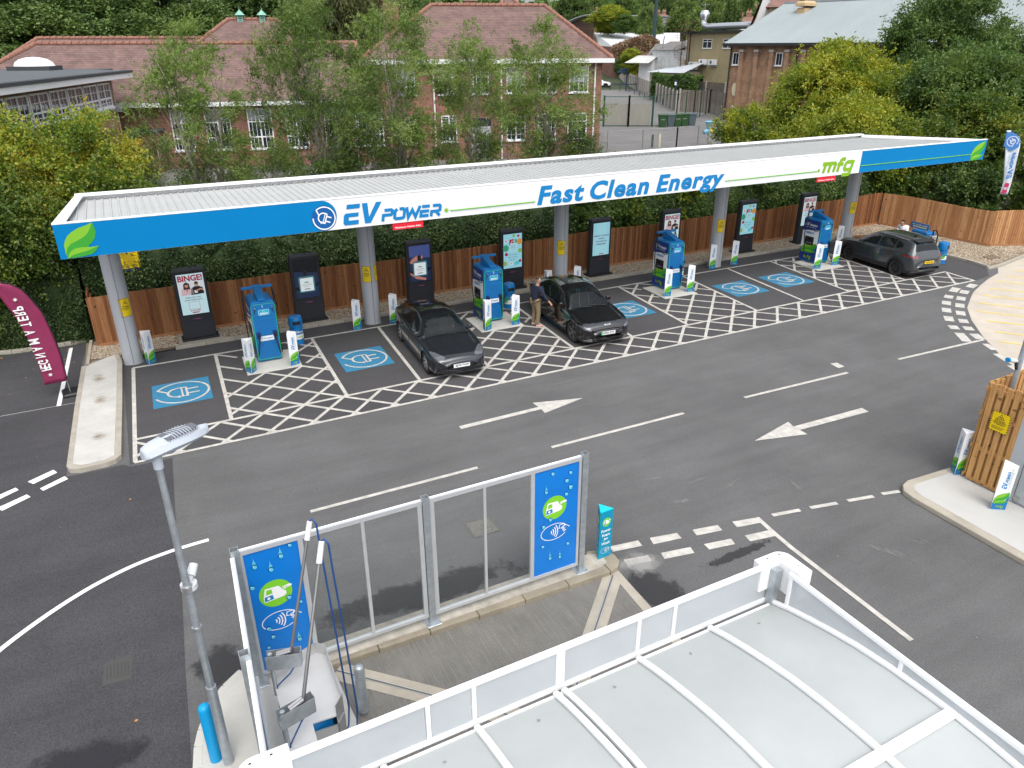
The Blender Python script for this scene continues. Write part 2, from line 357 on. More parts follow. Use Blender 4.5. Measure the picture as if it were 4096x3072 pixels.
def ev_power(mb, x, y, w, z, mt, green=None, h=None):
    """EV POWER lettering; w is its whole width, letters lean right"""
    s = w/2.80; sy = (h/.55) if h else s; k = .16
    T = lambda P, ox=0: [(x+(a+ox+b*k)*s, y+b*sy) for a, b in P]
    P_ = lambda P, ox=0: mb.flat(T(P, ox), z, mt)
    P_([(.06, .43), (.42, .43), (.42, .55), (.06, .55)])                                     # top bar of E, set apart
    P_([(0, .06), (.05, 0), (.42, 0), (.42, .12), (.14, .12), (.14, .21), (.40, .21), (.40, .32), (.05, .32), (0, .27)])
    P_([(.47, .55), (.62, .55), (.70, .17), (.86, .55), (1.02, .55), (.76, 0), (.60, 0)])      # V
    h_ = .33; t = .085*s
    st = lambda P, ox: mb.stroke(T(P, ox), t, z, mt)
    st([(.04, 0), (.04, h_*.5), (.26, h_*.5), (.29, h_*.6), (.29, h_*.82), (.26, h_-.03), (.06, h_-.03)], 1.06)       # P
    st([(.10, h_-.03), (.06, h_-.06), (.04, h_*.7), (.04, .07), (.08, .04), (.27, .04), (.31, .07), (.31, h_-.07), (.27, h_-.03), (.16, h_-.03)], 1.39)  # O
    st([(.03, h_), (.10, .04), (.20, .24), (.31, .04), (.42, h_)], 1.73)                         # W
    mb.stroke(T([(.05, h_-.03), (.28, h_-.03)], 2.16), t, z, mt)
    st([(.27, h_*.5), (.04, h_*.5), (.04, .04), (.27, .04)], 2.16)                             # E
    st([(.04, 0), (.04, h_*.42), (.24, h_*.42), (.29, h_*.5), (.29, h_*.82), (.26, h_-.03), (.06, h_-.03)], 2.47); st([(.18, h_*.38), (.30, 0)], 2.47)  # R
def star_logo(mb, cx, cy, r, z, mt):
    pts = []
    for i in range(16):
        a = PI*i/8; q = r if i % 2 == 0 else r*.38
        pts.append((cx+q*math.cos(a), cy+q*math.sin(a)))
    mb.flat(pts, z, mt)
def mfg_logo(mb, x, y, w, h, z, mt):
    """lower-case m f g in heavy leaning strokes"""
    sx = w/3.0; sy = h/1.6; k = .2; t = .29*min(sx*1.15, sy*1.1)
    T = lambda P: [(x+(a+(b-.3)*k)*sx, y+b*sy) for a, b in P]
    st = lambda P: mb.stroke(T(P), t, z, mt)
    st([(-.12, 1.13), (.95, 1.13), (1.05, 1.02), (1.05, .35)]); st([(.15, 1.13), (.15, .35)]); st([(.60, 1.13), (.60, .35)])
    st([(1.42, .35), (1.42, 1.3), (1.52, 1.42), (1.80, 1.42)]); st([(1.25, 1.0), (1.75, 1.0)])
    st([(2.6, .45), (2.1, .45), (1.98, .6), (1.98, 1.0), (2.1, 1.13), (2.6, 1.13)]); st([(2.62, 1.25), (2.62, .1), (2.5, .0), (1.95, .0)])
# =====================================================================
# SETTING: ground, asphalt, markings, kerbs, gravel
# =====================================================================
def smooth(t): t = max(0, min(1, t)); return t*t*(3-2*t)
def ground_h(x, y):
    if x < 36.3: t = (y-26.4)/5
    else: t = min((y-20.6)/5, (x-36.3)/3) if y < 30 else 1
    h = 2*smooth(t)
    far = math.hypot(x, y)
    if far > 150: h += (far-150)*.035 if far < 700 else 19
    return h-.01
def terrain():
    xs = [-900, -500, -300, -160, -100, -60, -40, -30]+[i for i in range(-24, 64, 2)]+[70, 80, 100, 130, 170, 220, 300, 400, 550, 750, 1100]
    xs = sorted(set(xs+[36.3, 37.3, 38.3, 39.3])); ys = [-60, -30, -10, 0, 10, 17, 19, 20.6, 21.6, 22.6, 24, 25.2, 26.4]+[27+.6*i for i in range(10)]+[34, 38, 44, 52, 62, 75, 90, 110, 130, 150, 180, 220, 280, 360, 460, 600, 750, 1100]
    vs = [(x, y, ground_h(x, y)) for y in ys for x in xs]; n = len(xs)
    fs = [(j*n+i, j*n+i+1, (j+1)*n+i+1, (j+1)*n+i) for j in range(len(ys)-1) for i in range(n-1)]
    M = mat('earth_and_grass', (.035, .05, .018), .95, var=.5, vscale=.5, bump=.6, bscale=6)
    b = MB(); b.add(vs, fs, M); struct(b.build('ground', smooth='all'))
terrain()
def sheet(name, pts, z, mt): b = MB(); b.flat(pts, z, mt); return struct(b.build(name))
sheet('forecourt_asphalt', [(-22, -16), (46, -16), (46, 17.6), (33.0, 17.9), (33.0, 25.1), (-2.15, 24.6), (-2.15, 26.45), (-22, 26.45)], .004, ASPH)
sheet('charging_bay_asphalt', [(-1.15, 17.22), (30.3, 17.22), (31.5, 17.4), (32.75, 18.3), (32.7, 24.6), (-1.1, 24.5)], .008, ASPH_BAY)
sheet('new_asphalt', [(-22, -16), (-1.0, -16), (-.72, 8.0), (-.62, 10.0), (-.51, 11.7), (-.45, 13.2), (-.38, 14.7), (-.24, 17.1), (-1.12, 17.12), (-1.3, 17.3), (-2.45, 17.3), (-2.25, 24.0), (-2.1, 26.42), (-22, 26.42)], .008, ASPH_NEW)
# ---- bay lines and cross hatching
DIV = [((-.83, 23.45), (-1.03, 17.3)), ((1.52, 23.4), (1.30, 18.5)), ((4.56, 23.4), (4.37, 18.5)), ((6.86, 23.4), (6.54, 18.5)), ((9.05, 23.4), (8.75, 18.5)), ((12.12, 23.4), (11.80, 18.55)),
       ((14.42, 23.4), (14.08, 18.55)), ((16.88, 23.35), (16.45, 18.6)), ((20.13, 23.35), (19.67, 18.6)), ((22.59, 23.36), (22.04, 18.6)), ((25.09, 23.40), (24.52, 18.62)), ((28.52, 23.35), (27.87, 18.6)), ((30.42, 18.62), (30.26, 17.25))]
LW = .1; Z1 = .012
mk = MB()
for a, b_ in DIV: mk.stroke([a, b_], LW, Z1, LINE)
inner = lambda x: 18.5+.004*x
for x0, x1 in ((-.98, 30.42),): mk.stroke([(x0, 18.49), (10, 18.54), (x1, 18.62)], LW, Z1+.001, LINE)
mk.stroke([(-1.05, 17.27), (30.3, 17.25)], LW, Z1+.0015, LINE)
mk.stroke([(-.85, 23.45), (20, 23.4), (28.6, 23.38)], LW, Z1+.001, LINE)
def xat(d, y): (x1, y1), (x0, y0) = d; return x0+(x1-x0)*(y-y0)/(y1-y0)
def in_hatch(x, y):
    if not 17.25 < y < 23.42: return False
    if y < inner(x): return -1.0 < x < 30.3
    for a, b_ in ((1, 2), (4, 5), (7, 8), (10, 11)):
        if xat(DIV[a], y) < x < xat(DIV[b_], y):
            for p in PADS:
                if p[0]-.05 < x < p[1]+.05 and 21.2 < y < 22.85: return False
            return True
    return False
PADS = [(2.15, 3.85), (9.8, 11.5), (17.55, 19.2), (25.75, 27.4)]
def hatch(sgn, c0, c1, step, z):
    c = c0
    while c < c1:
        run = None; y = 17.2
        while y < 23.5:
            x = sgn*(y-c); ok = in_hatch(x, y)
            if ok and run is None: run = (x, y)
            if run and not ok:
                if y-run[1] > .12: mk.stroke([run, (x, y)], LW*.95, z, LINE)
                run = None
            y += .02
        if run: mk.stroke([run, (x, y)], LW*.95, z, LINE)
        c += step
hatch(1, -14, 19.5, 1.085, Z1+.002)      # y = x + c
hatch(-1, 16.25, 54, 1.085, Z1+.003)     # y = c - x
struct(mk.build('bay_markings'))
for i, (x0, x1, y0, y1) in enumerate([(-.47, 1.05, 20.1, 21.74), (4.80, 6.32, 20.1, 21.7), (7.12, 8.7, 20.1, 21.7), (12.35, 13.9, 20.12, 21.7), (14.78, 16.3, 20.12, 21.7), (20.2, 21.85, 20.13, 21.73), (22.72, 24.38, 20.17, 21.77)]):
    b = MB(); b.flat([(x0, y0), (x1, y0), (x1+.05, y1), (x0+.05, y1)], Z1, BLUE_P); plug_logo(b, (x0+x1)/2+.03, (y0+y1)/2, (y1-y0)*.47, Z1+.004, LINE, w=.062)
    struct(b.build('bay_symbol'))
# ---- lane lines, arrows, give-way dashes
b = MB()
def seg(x0, y0, x1, y1, w, mt=LINE, z=Z1): b.stroke([(x0, y0), (x1, y1)], w, z, mt)
seg(2.13, 13.36, 5.97, 13.34, .1); seg(7.95, 13.36, 11.95, 13.31, .1); seg(14.04, 13.28, 17.95, 13.14, .1); seg(20.16, 13.12, 24.09, 12.93, .1)
b.flat([(17.98, 13.5), (18.24, 13.5), (18.28, 13.82), (18.04, 13.86)], Z1, LINE)
b.flat([(6.39, 15.23), (8.74, 15.27), (8.71, 15.02), (10.09, 15.33), (8.72, 15.71), (8.74, 15.42), (6.40, 15.40)], Z1, LINE)
b.flat([(12.52, 11.32), (13.93, 10.96), (13.93, 11.21), (16.33, 11.10), (16.35, 11.34), (13.93, 11.42), (14.01, 11.67)], Z1, LINE)
for q in ([(6.96, 9.31), (7.57, 9.20), (7.60, 9.38), (6.99, 9.48)], [(7.79, 9.14), (8.40, 9.04), (8.43, 9.22), (7.85, 9.34)], [(8.72, 8.97), (9.29, 8.87), (9.33, 9.05), (8.77, 9.16)], [(9.62, 8.81), (10.19, 8.70), (10.26, 8.87), (9.67, 9.0)],
          [(6.97, 8.84), (7.46, 8.74), (7.49, 8.92), (7.0, 9.02)], [(7.70, 8.68), (8.32, 8.56), (8.37, 8.74), (7.75, 8.86)], [(8.64, 8.51), (9.20, 8.41), (9.25, 8.58), (8.66, 8.69)], [(9.52, 8.34), (10.08, 8.24), (10.12, 8.44), (9.56, 8.53)]): b.flat(q, Z1, LINE)
b.stroke([(10.22, 8.88), (10.13, 8.3), (10.08, 7.8), (9.95, 5.14)], .1, Z1+.001, LINE)
for q in ((10.56, 8.79, 11.21, 8.66), (11.46, 8.62, 12.10, 8.48), (12.37, 8.44, 13.0, 8.30), (13.24, 8.28, 13.67, 8.17)): seg(*q, .1)
c1 = [(28.82, 17.0), (27.61, 16.50), (26.86, 16.12), (26.09, 15.62), (25.30, 15.02), (24.51, 14.34), (24.03, 13.77), (23.43, 13.05)]
c2 = [(29.88, 16.96), (28.77, 16.61), (27.86, 16.19), (27.02, 15.70), (26.21, 15.16), (25.44, 14.57), (24.84, 14.03), (24.36, 13.47), (24.04, 12.98)]
for i, c in enumerate((c1, c2)):
    for j in range(len(c)-1):
        p, q = Vector(c[j]), Vector(c[j+1]); f0, f1 = (.12, .64) if j < len(c)-2 else (.1, .97)
        s_, e_ = p.lerp(q, f0), p.lerp(q, f1); seg(s_.x, s_.y, e_.x, e_.y, .30)
for q in ((23.78, 12.68, 23.52, 12.21), (23.25, 12.0, 22.98, 11.47), (22.71, 11.23, 22.43, 10.69)): seg(*q, .2)
# fresh white paint on the new asphalt
seg(-2.55, 26.2, -2.74, 21.53, .11, LINE_W)
seg(-22, 21.545, -2.3, 21.545, .012, LINE_W)
for q in ([(-3.09, 17.30), (-2.64, 17.61), (-2.72, 17.79), (-3.21, 17.47)], [(-2.88, 16.88), (-2.41, 17.18), (-2.48, 17.35), (-2.95, 17.02)], [(-3.85, 16.83), (-3.36, 17.17), (-3.43, 17.31), (-3.95, 17.0)], [(-3.60, 16.40), (-3.11, 16.73), (-3.19, 16.88), (-3.72, 16.56)],
          [(-4.6, 16.35), (-4.12, 16.66), (-4.2, 16.81), (-4.7, 16.5)], [(-4.35, 15.9), (-3.87, 16.22), (-3.95, 16.38), (-4.45, 16.06)]): b.flat(q, Z1, LINE_W)
cv = [(.12, 13.32), (-.34, 13.30), (-.63, 13.27), (-1.09, 13.18), (-1.5, 13.04), (-2.05, 12.77), (-2.68, 12.32), (-3.3, 11.75), (-3.9, 11.0), (-4.4, 10.1)]
for _ in range(3): cv = [cv[0]]+[p for a, c in zip(cv, cv[1:]) for p in ((a[0]*.75+c[0]*.25, a[1]*.75+c[1]*.25), (a[0]*.25+c[0]*.75, a[1]*.25+c[1]*.75))]+[cv[-1]]
b.stroke(cv, .1, Z1, LINE_W)
struct(b.build('lane_markings'))
# ---- concrete apron at the far right, with yellow hatching
edge = [(33.0, 17.95), (32.21, 17.45), (31.0, 17.12), (29.82, 16.71), (28.7, 16.27), (27.79, 15.80), (26.71, 15.21), (25.56, 14.29), (24.37, 13.13), (23.07, 11.64), (22.42, 10.65), (21.9, 9.5)]
APR = mat('concrete_apron', (.47, .42, .35), .85, var=.16, vscale=.9, bump=.15, bscale=60)
sheet('concrete_apron', edge+[(60, 9.5), (60, 18.6), (33.6, 18.6)], .008, APR)
b = MB()
for p, q in (((33.21, 17.39), (33.51, 17.14)), ((32.05, 17.01), (32.42, 16.51)), ((30.94, 16.79), (31.54, 15.99)), ((29.74, 16.28), (30.48, 15.37)), ((28.65, 15.86), (29.51, 14.80)), ((27.61, 15.39), (28.47, 14.19)), ((26.66, 14.80), (27.57, 13.67)), ((25.97, 14.0), (26.66, 13.13)), ((25.15, 13.22), (25.65, 12.54)), ((24.37, 12.59), (24.80, 12.04))):
    d = Vector(q)-Vector(p); e = Vector(p)+d*2.2; b.stroke([p, (e.x, e.y)], .085, Z1, LINE_Y)
struct(b.build('apron_markings'))
# ---- kerbs, gravel strip, concrete island
def kerb(name, pts, w=.14, h=.12, mt=KERB, joint=.92):
    b = MB(); P = [Vector(p) for p in pts]
    for i in range(len(P)-1):
        L = (P[i+1]-P[i]).length; k = max(1, round(L/joint))
        for j in range(k):
            a, c = P[i].lerp(P[i+1], j/k), P[i].lerp(P[i+1], (j+1)/k); d = (c-a).normalized(); n_ = Vector((-d.y, d.x))*w; e = d*.006
            a = a+e; c = c-e
            b.prism([(a.x, a.y), (c.x, c.y), (c.x+n_.x, c.y+n_.y), (a.x+n_.x, a.y+n_.y)], 0, h, mt)
    return struct(b.build(name, bevel=.015))
kl = [(.45, 24.42), (28.0, 24.42), (31.0, 24.9), (32.2, 23.4), (32.75, 21.5), (32.75, 19.2), (32.5, 18.0)]
kerb('kerb', kl); kerb('kerb', [(32.35, 17.95), (33.2, 17.95), (35.6, 18.4), (40, 19.0)]); 
sheet('kerb_backing', [(-2.1, 26.35), (-2.15, 24.05), (-1.25, 24.3), (.45, 24.5), (28.0, 24.5), (31.0, 25.0), (32.3, 23.5), (32.85, 21.5), (32.85, 19.2), (32.6, 18.1), (33.2, 18.05), (35.6, 18.5), (40, 19.1), (40, 20.4), (36.4, 20.3), (35.6, 26.4)], .05, mat('earth', (.2, .16, .11), .95))
kerb('kerb', [(-2.1, 24.0), (-2.0, 26.4)], w=-.1)
kerb('kerb', [(-5.2, 26.75), (-4.2, 26.5), (-3.4, 26.45), (-2.1, 26.5)], w=.15)
kerb('kerb', [(-22, 26.9), (-5.2, 26.75)], w=.15)
# loose gravel: one sheet of pebbles
def gravel():
    rng = np.random.default_rng(4)
    regs = [((-2.0, .5), (24.6, 25.9), 5200), ((.5, 28), (24.6, 25.95), 30000), ((28, 35.8), (18.3, 26.2), 34000), ((35.8, 40), (18.9, 20.2), 5000)]
    base = []
    for (a, b_), (c, d), n in regs:
        p = np.column_stack([rng.uniform(a, b_, n), rng.uniform(c, d, n)]); base.append(p)
    p = np.vstack(base); x, y = p[:, 0], p[:, 1]
    keep = np.ones(len(p), bool)
    keep &= ~((x < 30.8) & (y < 24.6)); keep &= ~((x > 28) & (x < 31) & (y < 24.6+(x-28)*.15)); keep &= ~((x >= 31) & (x < 32.3) & (y < 25.1-(x-31)*1.3)); keep &= ~((x < 32.9) & (y < 23.4) & (x > 30)); keep &= ~((x > 32.4) & (y < 18.2+.17*(x-33)))
    keep &= ~((x < -1.2) & (y < 24.4)) & ~((x < .45) & (x > -1.2) & (y < 24.55))
    p = p[keep]; n = len(p); s = rng.uniform(.014, .034, n); r = rng.uniform(0, 2*PI, n)
    oc = np.array([(1, 0, 0), (.2, .9, .1), (-.9, .1, 0), (-.1, -1, 0), (0, 0, .7)])
    ca, sa = np.cos(r), np.sin(r); V = np.zeros((n, 5, 3))
    for i, o in enumerate(oc):
        V[:, i, 0] = p[:, 0]+(o[0]*ca-o[1]*sa)*s; V[:, i, 1] = p[:, 1]+(o[0]*sa+o[1]*ca)*s*.8; V[:, i, 2] = .07+o[2]*s+rng.uniform(0, .012, n)
    F = np.array([(0, 1, 4), (1, 2, 4), (2, 3, 4), (3, 0, 4)]); fs = (np.arange(n)[:, None, None]*5+F[None]).reshape(-1, 3)
    me = bpy.data.meshes.new('gravel'); me.vertices.add(n*5); me.vertices.foreach_set('co', V.reshape(-1)); me.loops.add(len(fs)*3); me.loops.foreach_set('vertex_index', fs.reshape(-1).astype(np.int32))
    me.polygons.add(len(fs)); me.polygons.foreach_set('loop_start', np.arange(0, len(fs)*3, 3, dtype=np.int32)); me.update(); me.validate()
    M = bpy.data.materials.new('pebbles'); M.use_nodes = True; nd = M.node_tree.nodes; b = nd['Principled BSDF']; g = nd.new('ShaderNodeNewGeometry'); rp = nd.new('ShaderNodeValToRGB')
    e = rp.color_ramp.elements; e[0].color = (.16, .11, .07, 1); e[1].color = (.62, .55, .43, 1); e.new(.45).color = (.36, .27, .17, 1); e.new(.75).color = (.46, .40, .32, 1)
    M.node_tree.links.new(g.outputs['Random Per Island'], rp.inputs[0]); M.node_tree.links.new(rp.outputs[0], b.inputs['Base Color']); b.inputs['Roughness'].default_value = .8
    me.materials.append(M); o = bpy.data.objects.new('gravel', me); COL.objects.link(o); o['kind'] = 'stuff'; tag(o, 'buff and brown pea gravel between the kerb and the timber fence', 'gravel')
gravel()
ISL = [(-2.2, 24.0), (-2.33, 21), (-2.43, 17.62), (-2.36, 17.44), (-2.16, 17.35), (-1.61, 17.37), (-1.42, 17.45), (-1.3, 17.62), (-1.18, 21), (-1.1, 24.0), (-1.2, 24.7), (-1.5, 24.5)]
b = MB(); b.prism(ISL, 0, .12, KERB); 
cx_ = lambda p: (p[0]+(.13 if p[0] < -1.8 else -.13), p[1]+(.14 if p[1] < 18 else -.03 if p[1] < 24.2 else -.1))
b.prism([(-2.07, 23.95), (-2.2, 21), (-2.3, 17.66), (-2.12, 17.5), (-1.63, 17.51), (-1.44, 17.66), (-1.32, 21), (-1.23, 23.97), (-1.3, 24.55), (-1.5, 24.45)], .12, .128, CONC_W); struct(b.build('concrete_island', bevel=.02))
for (x0, y0, x1, y1) in ((-2.15, 21.9, -1.35, 23.6), (-2.15, 20.4, -1.3, 21.9), (-2.2, 18.3, -1.35, 19.4)):
    sheet('island_stain', [(x0, y0), (x1, y0), (x1, y1), (x0, y1)], .132, stain_mat('mud_stain', (.30, .24, .16), .9, 4.0, .42, 1.0, (.6, 4, 1), .6))
# concrete pads under the chargers, ad screens and vents
for a, b_ in PADS: q = MB(); q.prism([(a, 21.24), (b_-.1, 21.2), (b_, 22.76), (a+.08, 22.78)], 0, .03, CONC); struct(q.build('charger_pad', bevel=.006))
# manhole and drain covers
TREAD = mat('tread_plate', (.20, .19, .17), .6, metal=.4, var=.3, vscale=30, bump=1.0, bscale=22)
b = MB(); b.box(4.83, 10.96, 0, 5.33, 11.46, .014, TREAD); b.stroke([(4.81, 10.94), (5.35, 10.94), (5.35, 11.48), (4.81, 11.48)], .03, .016, mat('manhole_frame', (.13, .12, .1), .8), closed=True); tag(b.build('manhole_cover'), 'square tread plate manhole cover set in the road behind the glass screen', 'manhole cover')
b = MB(); b.prism([(33.71, 18.74), (34.48, 18.73), (34.69, 19.23), (33.93, 19.27)], .05, .095, mat('drain_iron', (.16, .12, .08), .8, var=.3, vscale=20)); tag(b.build('drain_cover'), 'rusty drain cover lying in the gravel by the right fence', 'drain cover')
b = MB()
for i in range(7): b.box(-1.72+i*.05, 10.3-i*.008, .009, -1.70+i*.05, 10.62-i*.008, .013, mat('drain_iron_dark', (.05, .05, .048), .8))
b.flat([(-1.78, 10.2), (-1.38, 10.17), (-1.35, 10.68), (-1.74, 10.7)], .0095, mat('silt', (.066, .065, .062), .95)); struct(b.build('gully_grate'))
# stains, scuffs, damp patches
WET = stain_mat('damp_patch', (.034, .033, .034), .4, 1.6, .56, .5, None, .8); SCUF = stain_mat('tyre_scuff', (.28, .28, .27), .9, 11, .40, 1.0, (1, 1, 1), .45); CHALK = stain_mat('chalky_patch', (.42, .41, .39), .9, 2.5, .55, .9, None, .55)
def blob(name, x0, y0, x1, y1, z, mt, rz=0):
    b = MB(); w, h = (x1-x0)/2, (y1-y0)/2; b.flat([(-w, -h), (w, -h), (w, h), (-w, h)], 0, mt); o = b.build(name, loc=((x0+x1)/2, (y0+y1)/2, z)); o.rotation_euler[2] = rz; return struct(o)
blob('wet_patch', .3, 9.3, 6.3, 10.55, .018, WET, -.02); blob('wet_patch', -.75, 9.0, .55, 10.6, .019, WET, .2); blob('wet_patch', 6.3, 7.0, 7.7, 9.2, .018, WET, .1)
blob('wet_patch', -3.3, 8.2, -.6, 9.5, .019, stain_mat('damp_new', (.022, .022, .026), .45, 1.2, .52, .5, None, .7), -.05); blob('wet_patch', -3.2, 7.0, -1.2, 8.4, .02, MATS['damp_new'], .3)
blob('wet_patch', 7.5, 7.95, 10.6, 8.35, .02, stain_mat('drip_trail', (.035, .034, .034), .4, 7, .5, .3), .03)
blob('pale_patch', 6.4, 8.2, 8.0, 9.4, .021, CHALK, .1); blob('pale_patch', -.7, 12.0, .6, 16.9, .021, stain_mat('dust', (.2, .2, .19), .9, 5, .5, 1, (.5, 3, 1), .4))
for q in (([(10.6, 9.2), (11.3, 9.9), (12.3, 10.4), (13.6, 10.7), (15, 10.7), (16.6, 10.3)], .2), ([(12.0, 9.3), (12.8, 9.75), (13.8, 10.0), (15, 9.95), (16.2, 9.6)], .16), ([(9.6, 9.5), (10.6, 10.1), (12, 10.5)], .12), ([(12.9, 7.8), (12.4, 6.6), (12.3, 4.9)], .2), ([(1.5, 11.4), (4.5, 11.9), (8, 11.8), (11, 11.5)], .14), ([(1.5, 10.9), (4.5, 11.2), (8, 11.0)], .12), ([(5, 16.4), (9, 16.5), (14, 16.3)], .12), ([(8.6, 11.3), (9.3, 11.0), (10.0, 10.9)], .16), ([(9.2, 10.6), (10, 10.5), (11.0, 10.6)], .2), ([(10.6, 10.9), (11.0, 9.9), (10.9, 8.9)], .12), ([(12.1, 10.1), (11.8, 9.2), (11.5, 8.7)], .12),
          ([(10.7, 8.0), (11.6, 7.0), (12.3, 5.5)], .2), ([(11.2, 8.1), (12.3, 7.1), (13.0, 5.4)], .12), ([(3, 12.2), (5, 12.9), (8, 12.6)], .1), ([(8.5, 10.2), (10.0, 9.9)], .16)):
    b = MB(); b.stroke(q[0], q[1], .0205, SCUF); struct(b.build('tyre_mark'))
# fallen leaves on the new asphalt
rnd = random.Random(5); b = MB(); LF = mat('fallen_leaf', (.42, .20, .06), .8)
for i in range(45):
    x, y = rnd.uniform(-8, -2.3), 26.3-abs(rnd.gauss(0, 1.3)); s_ = rnd.uniform(.02, .045); a = rnd.uniform(0, 6); b.flat([(x+s_*math.cos(a+k), y+s_*math.sin(a+k)) for k in (0, 1.3, 2.9, 4.4)], .024, LF)
for x, y in ((-1.35, 9.25), (-.5, 8.3), (-1.2, 15.6)): b.flat([(x-.03, y), (x+.01, y-.025), (x+.035, y+.01), (x, y+.03)], .024, LF)
o = b.build('fallen_leaves'); o['kind'] = 'stuff'; tag(o, 'brown fallen leaves scattered on the dark new asphalt', 'leaves')
# =====================================================================
# CHARGING CANOPY
# =====================================================================
def LM(loc): return Matrix.Translation(-Vector(loc))
CZ0, CZ1, FY = 4.2, 5.03, 20.4
cl = (0, 22.4, 0)
canopy = thing('charging_canopy', 'long flat charging canopy with blue and white lettered fascia on five silver columns', 'canopy', cl)
Lm = LM(cl)
b = MB(Lm)   # corrugated deck
ys = (20.5, 24.4); z = 4.9; pts = []
xr = lambda y: 33.85-(y-20.4)*(3.2/4.05)
x = -1.4
prof = []
while x < 33.7:
    prof += [(x, 0), (x+.14, 0), (x+.152, .03), (x+.183, .03), (x+.195, 0)]; x += .2
row = lambda y: [(min(px, xr(y)), y, z+pz+(24.4-y)*.004) for px, pz in prof]
b.loft([row(ys[1]), row((ys[0]+ys[1])/2), row(ys[0])], GREYM, closed=False)
b.build('roof_deck', canopy)
b = MB(Lm); SOF = mat('soffit_white', (.62, .64, .66), .5)
b.prism([(-1.62, 20.5), (33.8, 20.5), (30.75, 24.4), (-1.25, 24.4)], CZ0+.03, CZ0+.06, SOF)
for xx in range(0, 33): b.box(xx-.02, 20.55, CZ0+.02, xx+.02, min(24.35, 20.4+(33.6-xx)*1.2), CZ0+.031, mat('soffit_joint', (.4, .41, .42), .6))
b.build('soffit', canopy)
b = MB(Lm)   # fascia boxes
b.box(-1.7, FY, CZ0, 34.0, FY+.1, CZ1, WHITE)
b.build('fascia', canopy)
b = MB(Lm); b.prism([(-1.7, FY-.004), (-1.7, FY+.1), (-1.3, 24.48), (-1.26, 24.48), (-1.62, FY+.1), (-1.6, FY-.004)], CZ0-.001, CZ1-.02, BLUE)
b.prism([(34.003, FY+.1), (33.97, FY+.1), (30.78, 24.46), (30.82, 24.46)], CZ0, CZ1-.12, BLUE); b.box(-1.3, 24.42, CZ0, 30.75, 24.5, CZ1-.03, WHITE); b.build('end_fascia', canopy)
b = MB(Lm)
b.box(-1.71, FY-.012, CZ1, 34.01, FY+.12, CZ1+.03, WHITE_T); b.box(-1.3, 24.24, CZ1-.01, 30.85, 24.52, CZ1+.05, WHITE_T)
b.prism([(-1.70, FY+.12), (-1.42, FY+.12), (-1.08, 24.24), (-1.3, 24.24)], CZ1-.005, CZ1+.035, WHITE_T)
b.prism([(33.80, FY+.12), (34.0, FY+.12), (30.90, 24.4), (30.74, 24.3)], CZ1-.14, CZ1+.005, WHITE_T); b.build('roof_trim', canopy, bevel=.008)
FF = Lm @ frame((0, FY, 0), (1, 0, 0), (0, 0, 1))      # drawing plane of the front fascia: x, z
b = MB(FF)
r = (CZ1-CZ0)/2
b.flat([(-1.7, CZ0+.004), (4.62, CZ0+.004)]+arc(4.65, CZ0+r, .42, r-.004, -90, 90, 18)+[(-1.7, CZ1-.004)], .006, BLUE)
b.build('blue_panel', canopy); b = MB(FF)
b.flat([(26.06, CZ0+.004), (34.0, CZ0+.004), (34.0, CZ1-.004), (26.06, CZ1-.004)], .006, BLUE)
b.build('blue_panel', canopy)
b = MB(FF); leaf_logo(b, -1.56, 4.215, .73, .80, .012); b.build('leaf_emblem', canopy)
b = MB(FF); leaf_logo(b, 33.08, 4.2, .84, .80, .012); b.build('leaf_emblem', canopy)
b = MB(FF); b.disc((4.71, 4.55), .345, .345, .010, mat('roundel_blue', (.0, .10, .34), .4)); plug_logo(b, 4.71, 4.55, .33, .014, WHITE_T, w=.033, rot=-.35); b.build('plug_emblem', canopy)
b = MB(FF); ev_power(b, 5.22, 4.29, 2.93, .012, TXTBLUE, h=.565); b.build('lettering', canopy, label='blue EV POWER lettering on the white fascia')
for wd_, x0, x1, z0, z1 in (('Fast', 11.42, 13.16, 4.27, 4.86), ('Clean', 13.38, 15.74, 4.26, 4.86), ('Energy', 16.04, 19.05, 4.10, 4.86)): b = MB(FF); put_text(b, wd_, TXTBLUE, x0, z0, .012, w=x1-x0, h=z1-z0, size=1, shear=.2, bold=.038, space=1.12); b.build('lettering', canopy, label='blue %s lettering on the white fascia' % wd_)
b = MB(FF); mfg_logo(b, 23.93, 4.19, 1.83, .68, .012, LIME); b.build('lettering', canopy, label='lime mfg lettering at the right of the white fascia')
b = MB(FF)
for s_ in ((8.46, 4.41, 11.34, 4.40), (19.1, 4.43, 23.68, 4.435), (26.08, 4.47, 33.12, 4.47)): b.box(s_[0], (s_[1]+s_[3])/2-.012, .0, s_[2], (s_[1]+s_[3])/2+.012, .03, mat('lime_strip', (.16, .52, .05), .4))
star_logo(b, 8.34, 4.42, .1, .012, LIME); star_logo(b, 23.77, 4.45, .1, .012, LIME); b.build('lime_line', canopy)
COLX = (-.79, 6.85, 14.5, 22.4, 30.5)
for i, x in enumerate(COLX):
    b = MB(Lm); b.cyl((x, 24.0, 0), (x, 24.0, 4.25), .275, .275, COLM, 36); b.box(x-.012, 23.718, .0, x+.012, 23.73, 4.2, mat('column_seam', (.25, .26, .28), .5, metal=.3)); b.cyl((x, 24.0, 0), (x, 24.0, .02), .3, .29, mat('grout', (.3, .3, .3), .9), 36)
    c = b.build('column', canopy, smooth=True)
    b = MB(Lm); b.cyl((x, 23.78, 3.45), (x, 22.85, 4.24), .07, .07, COLM, 14); b.build('strut', c, smooth=True)
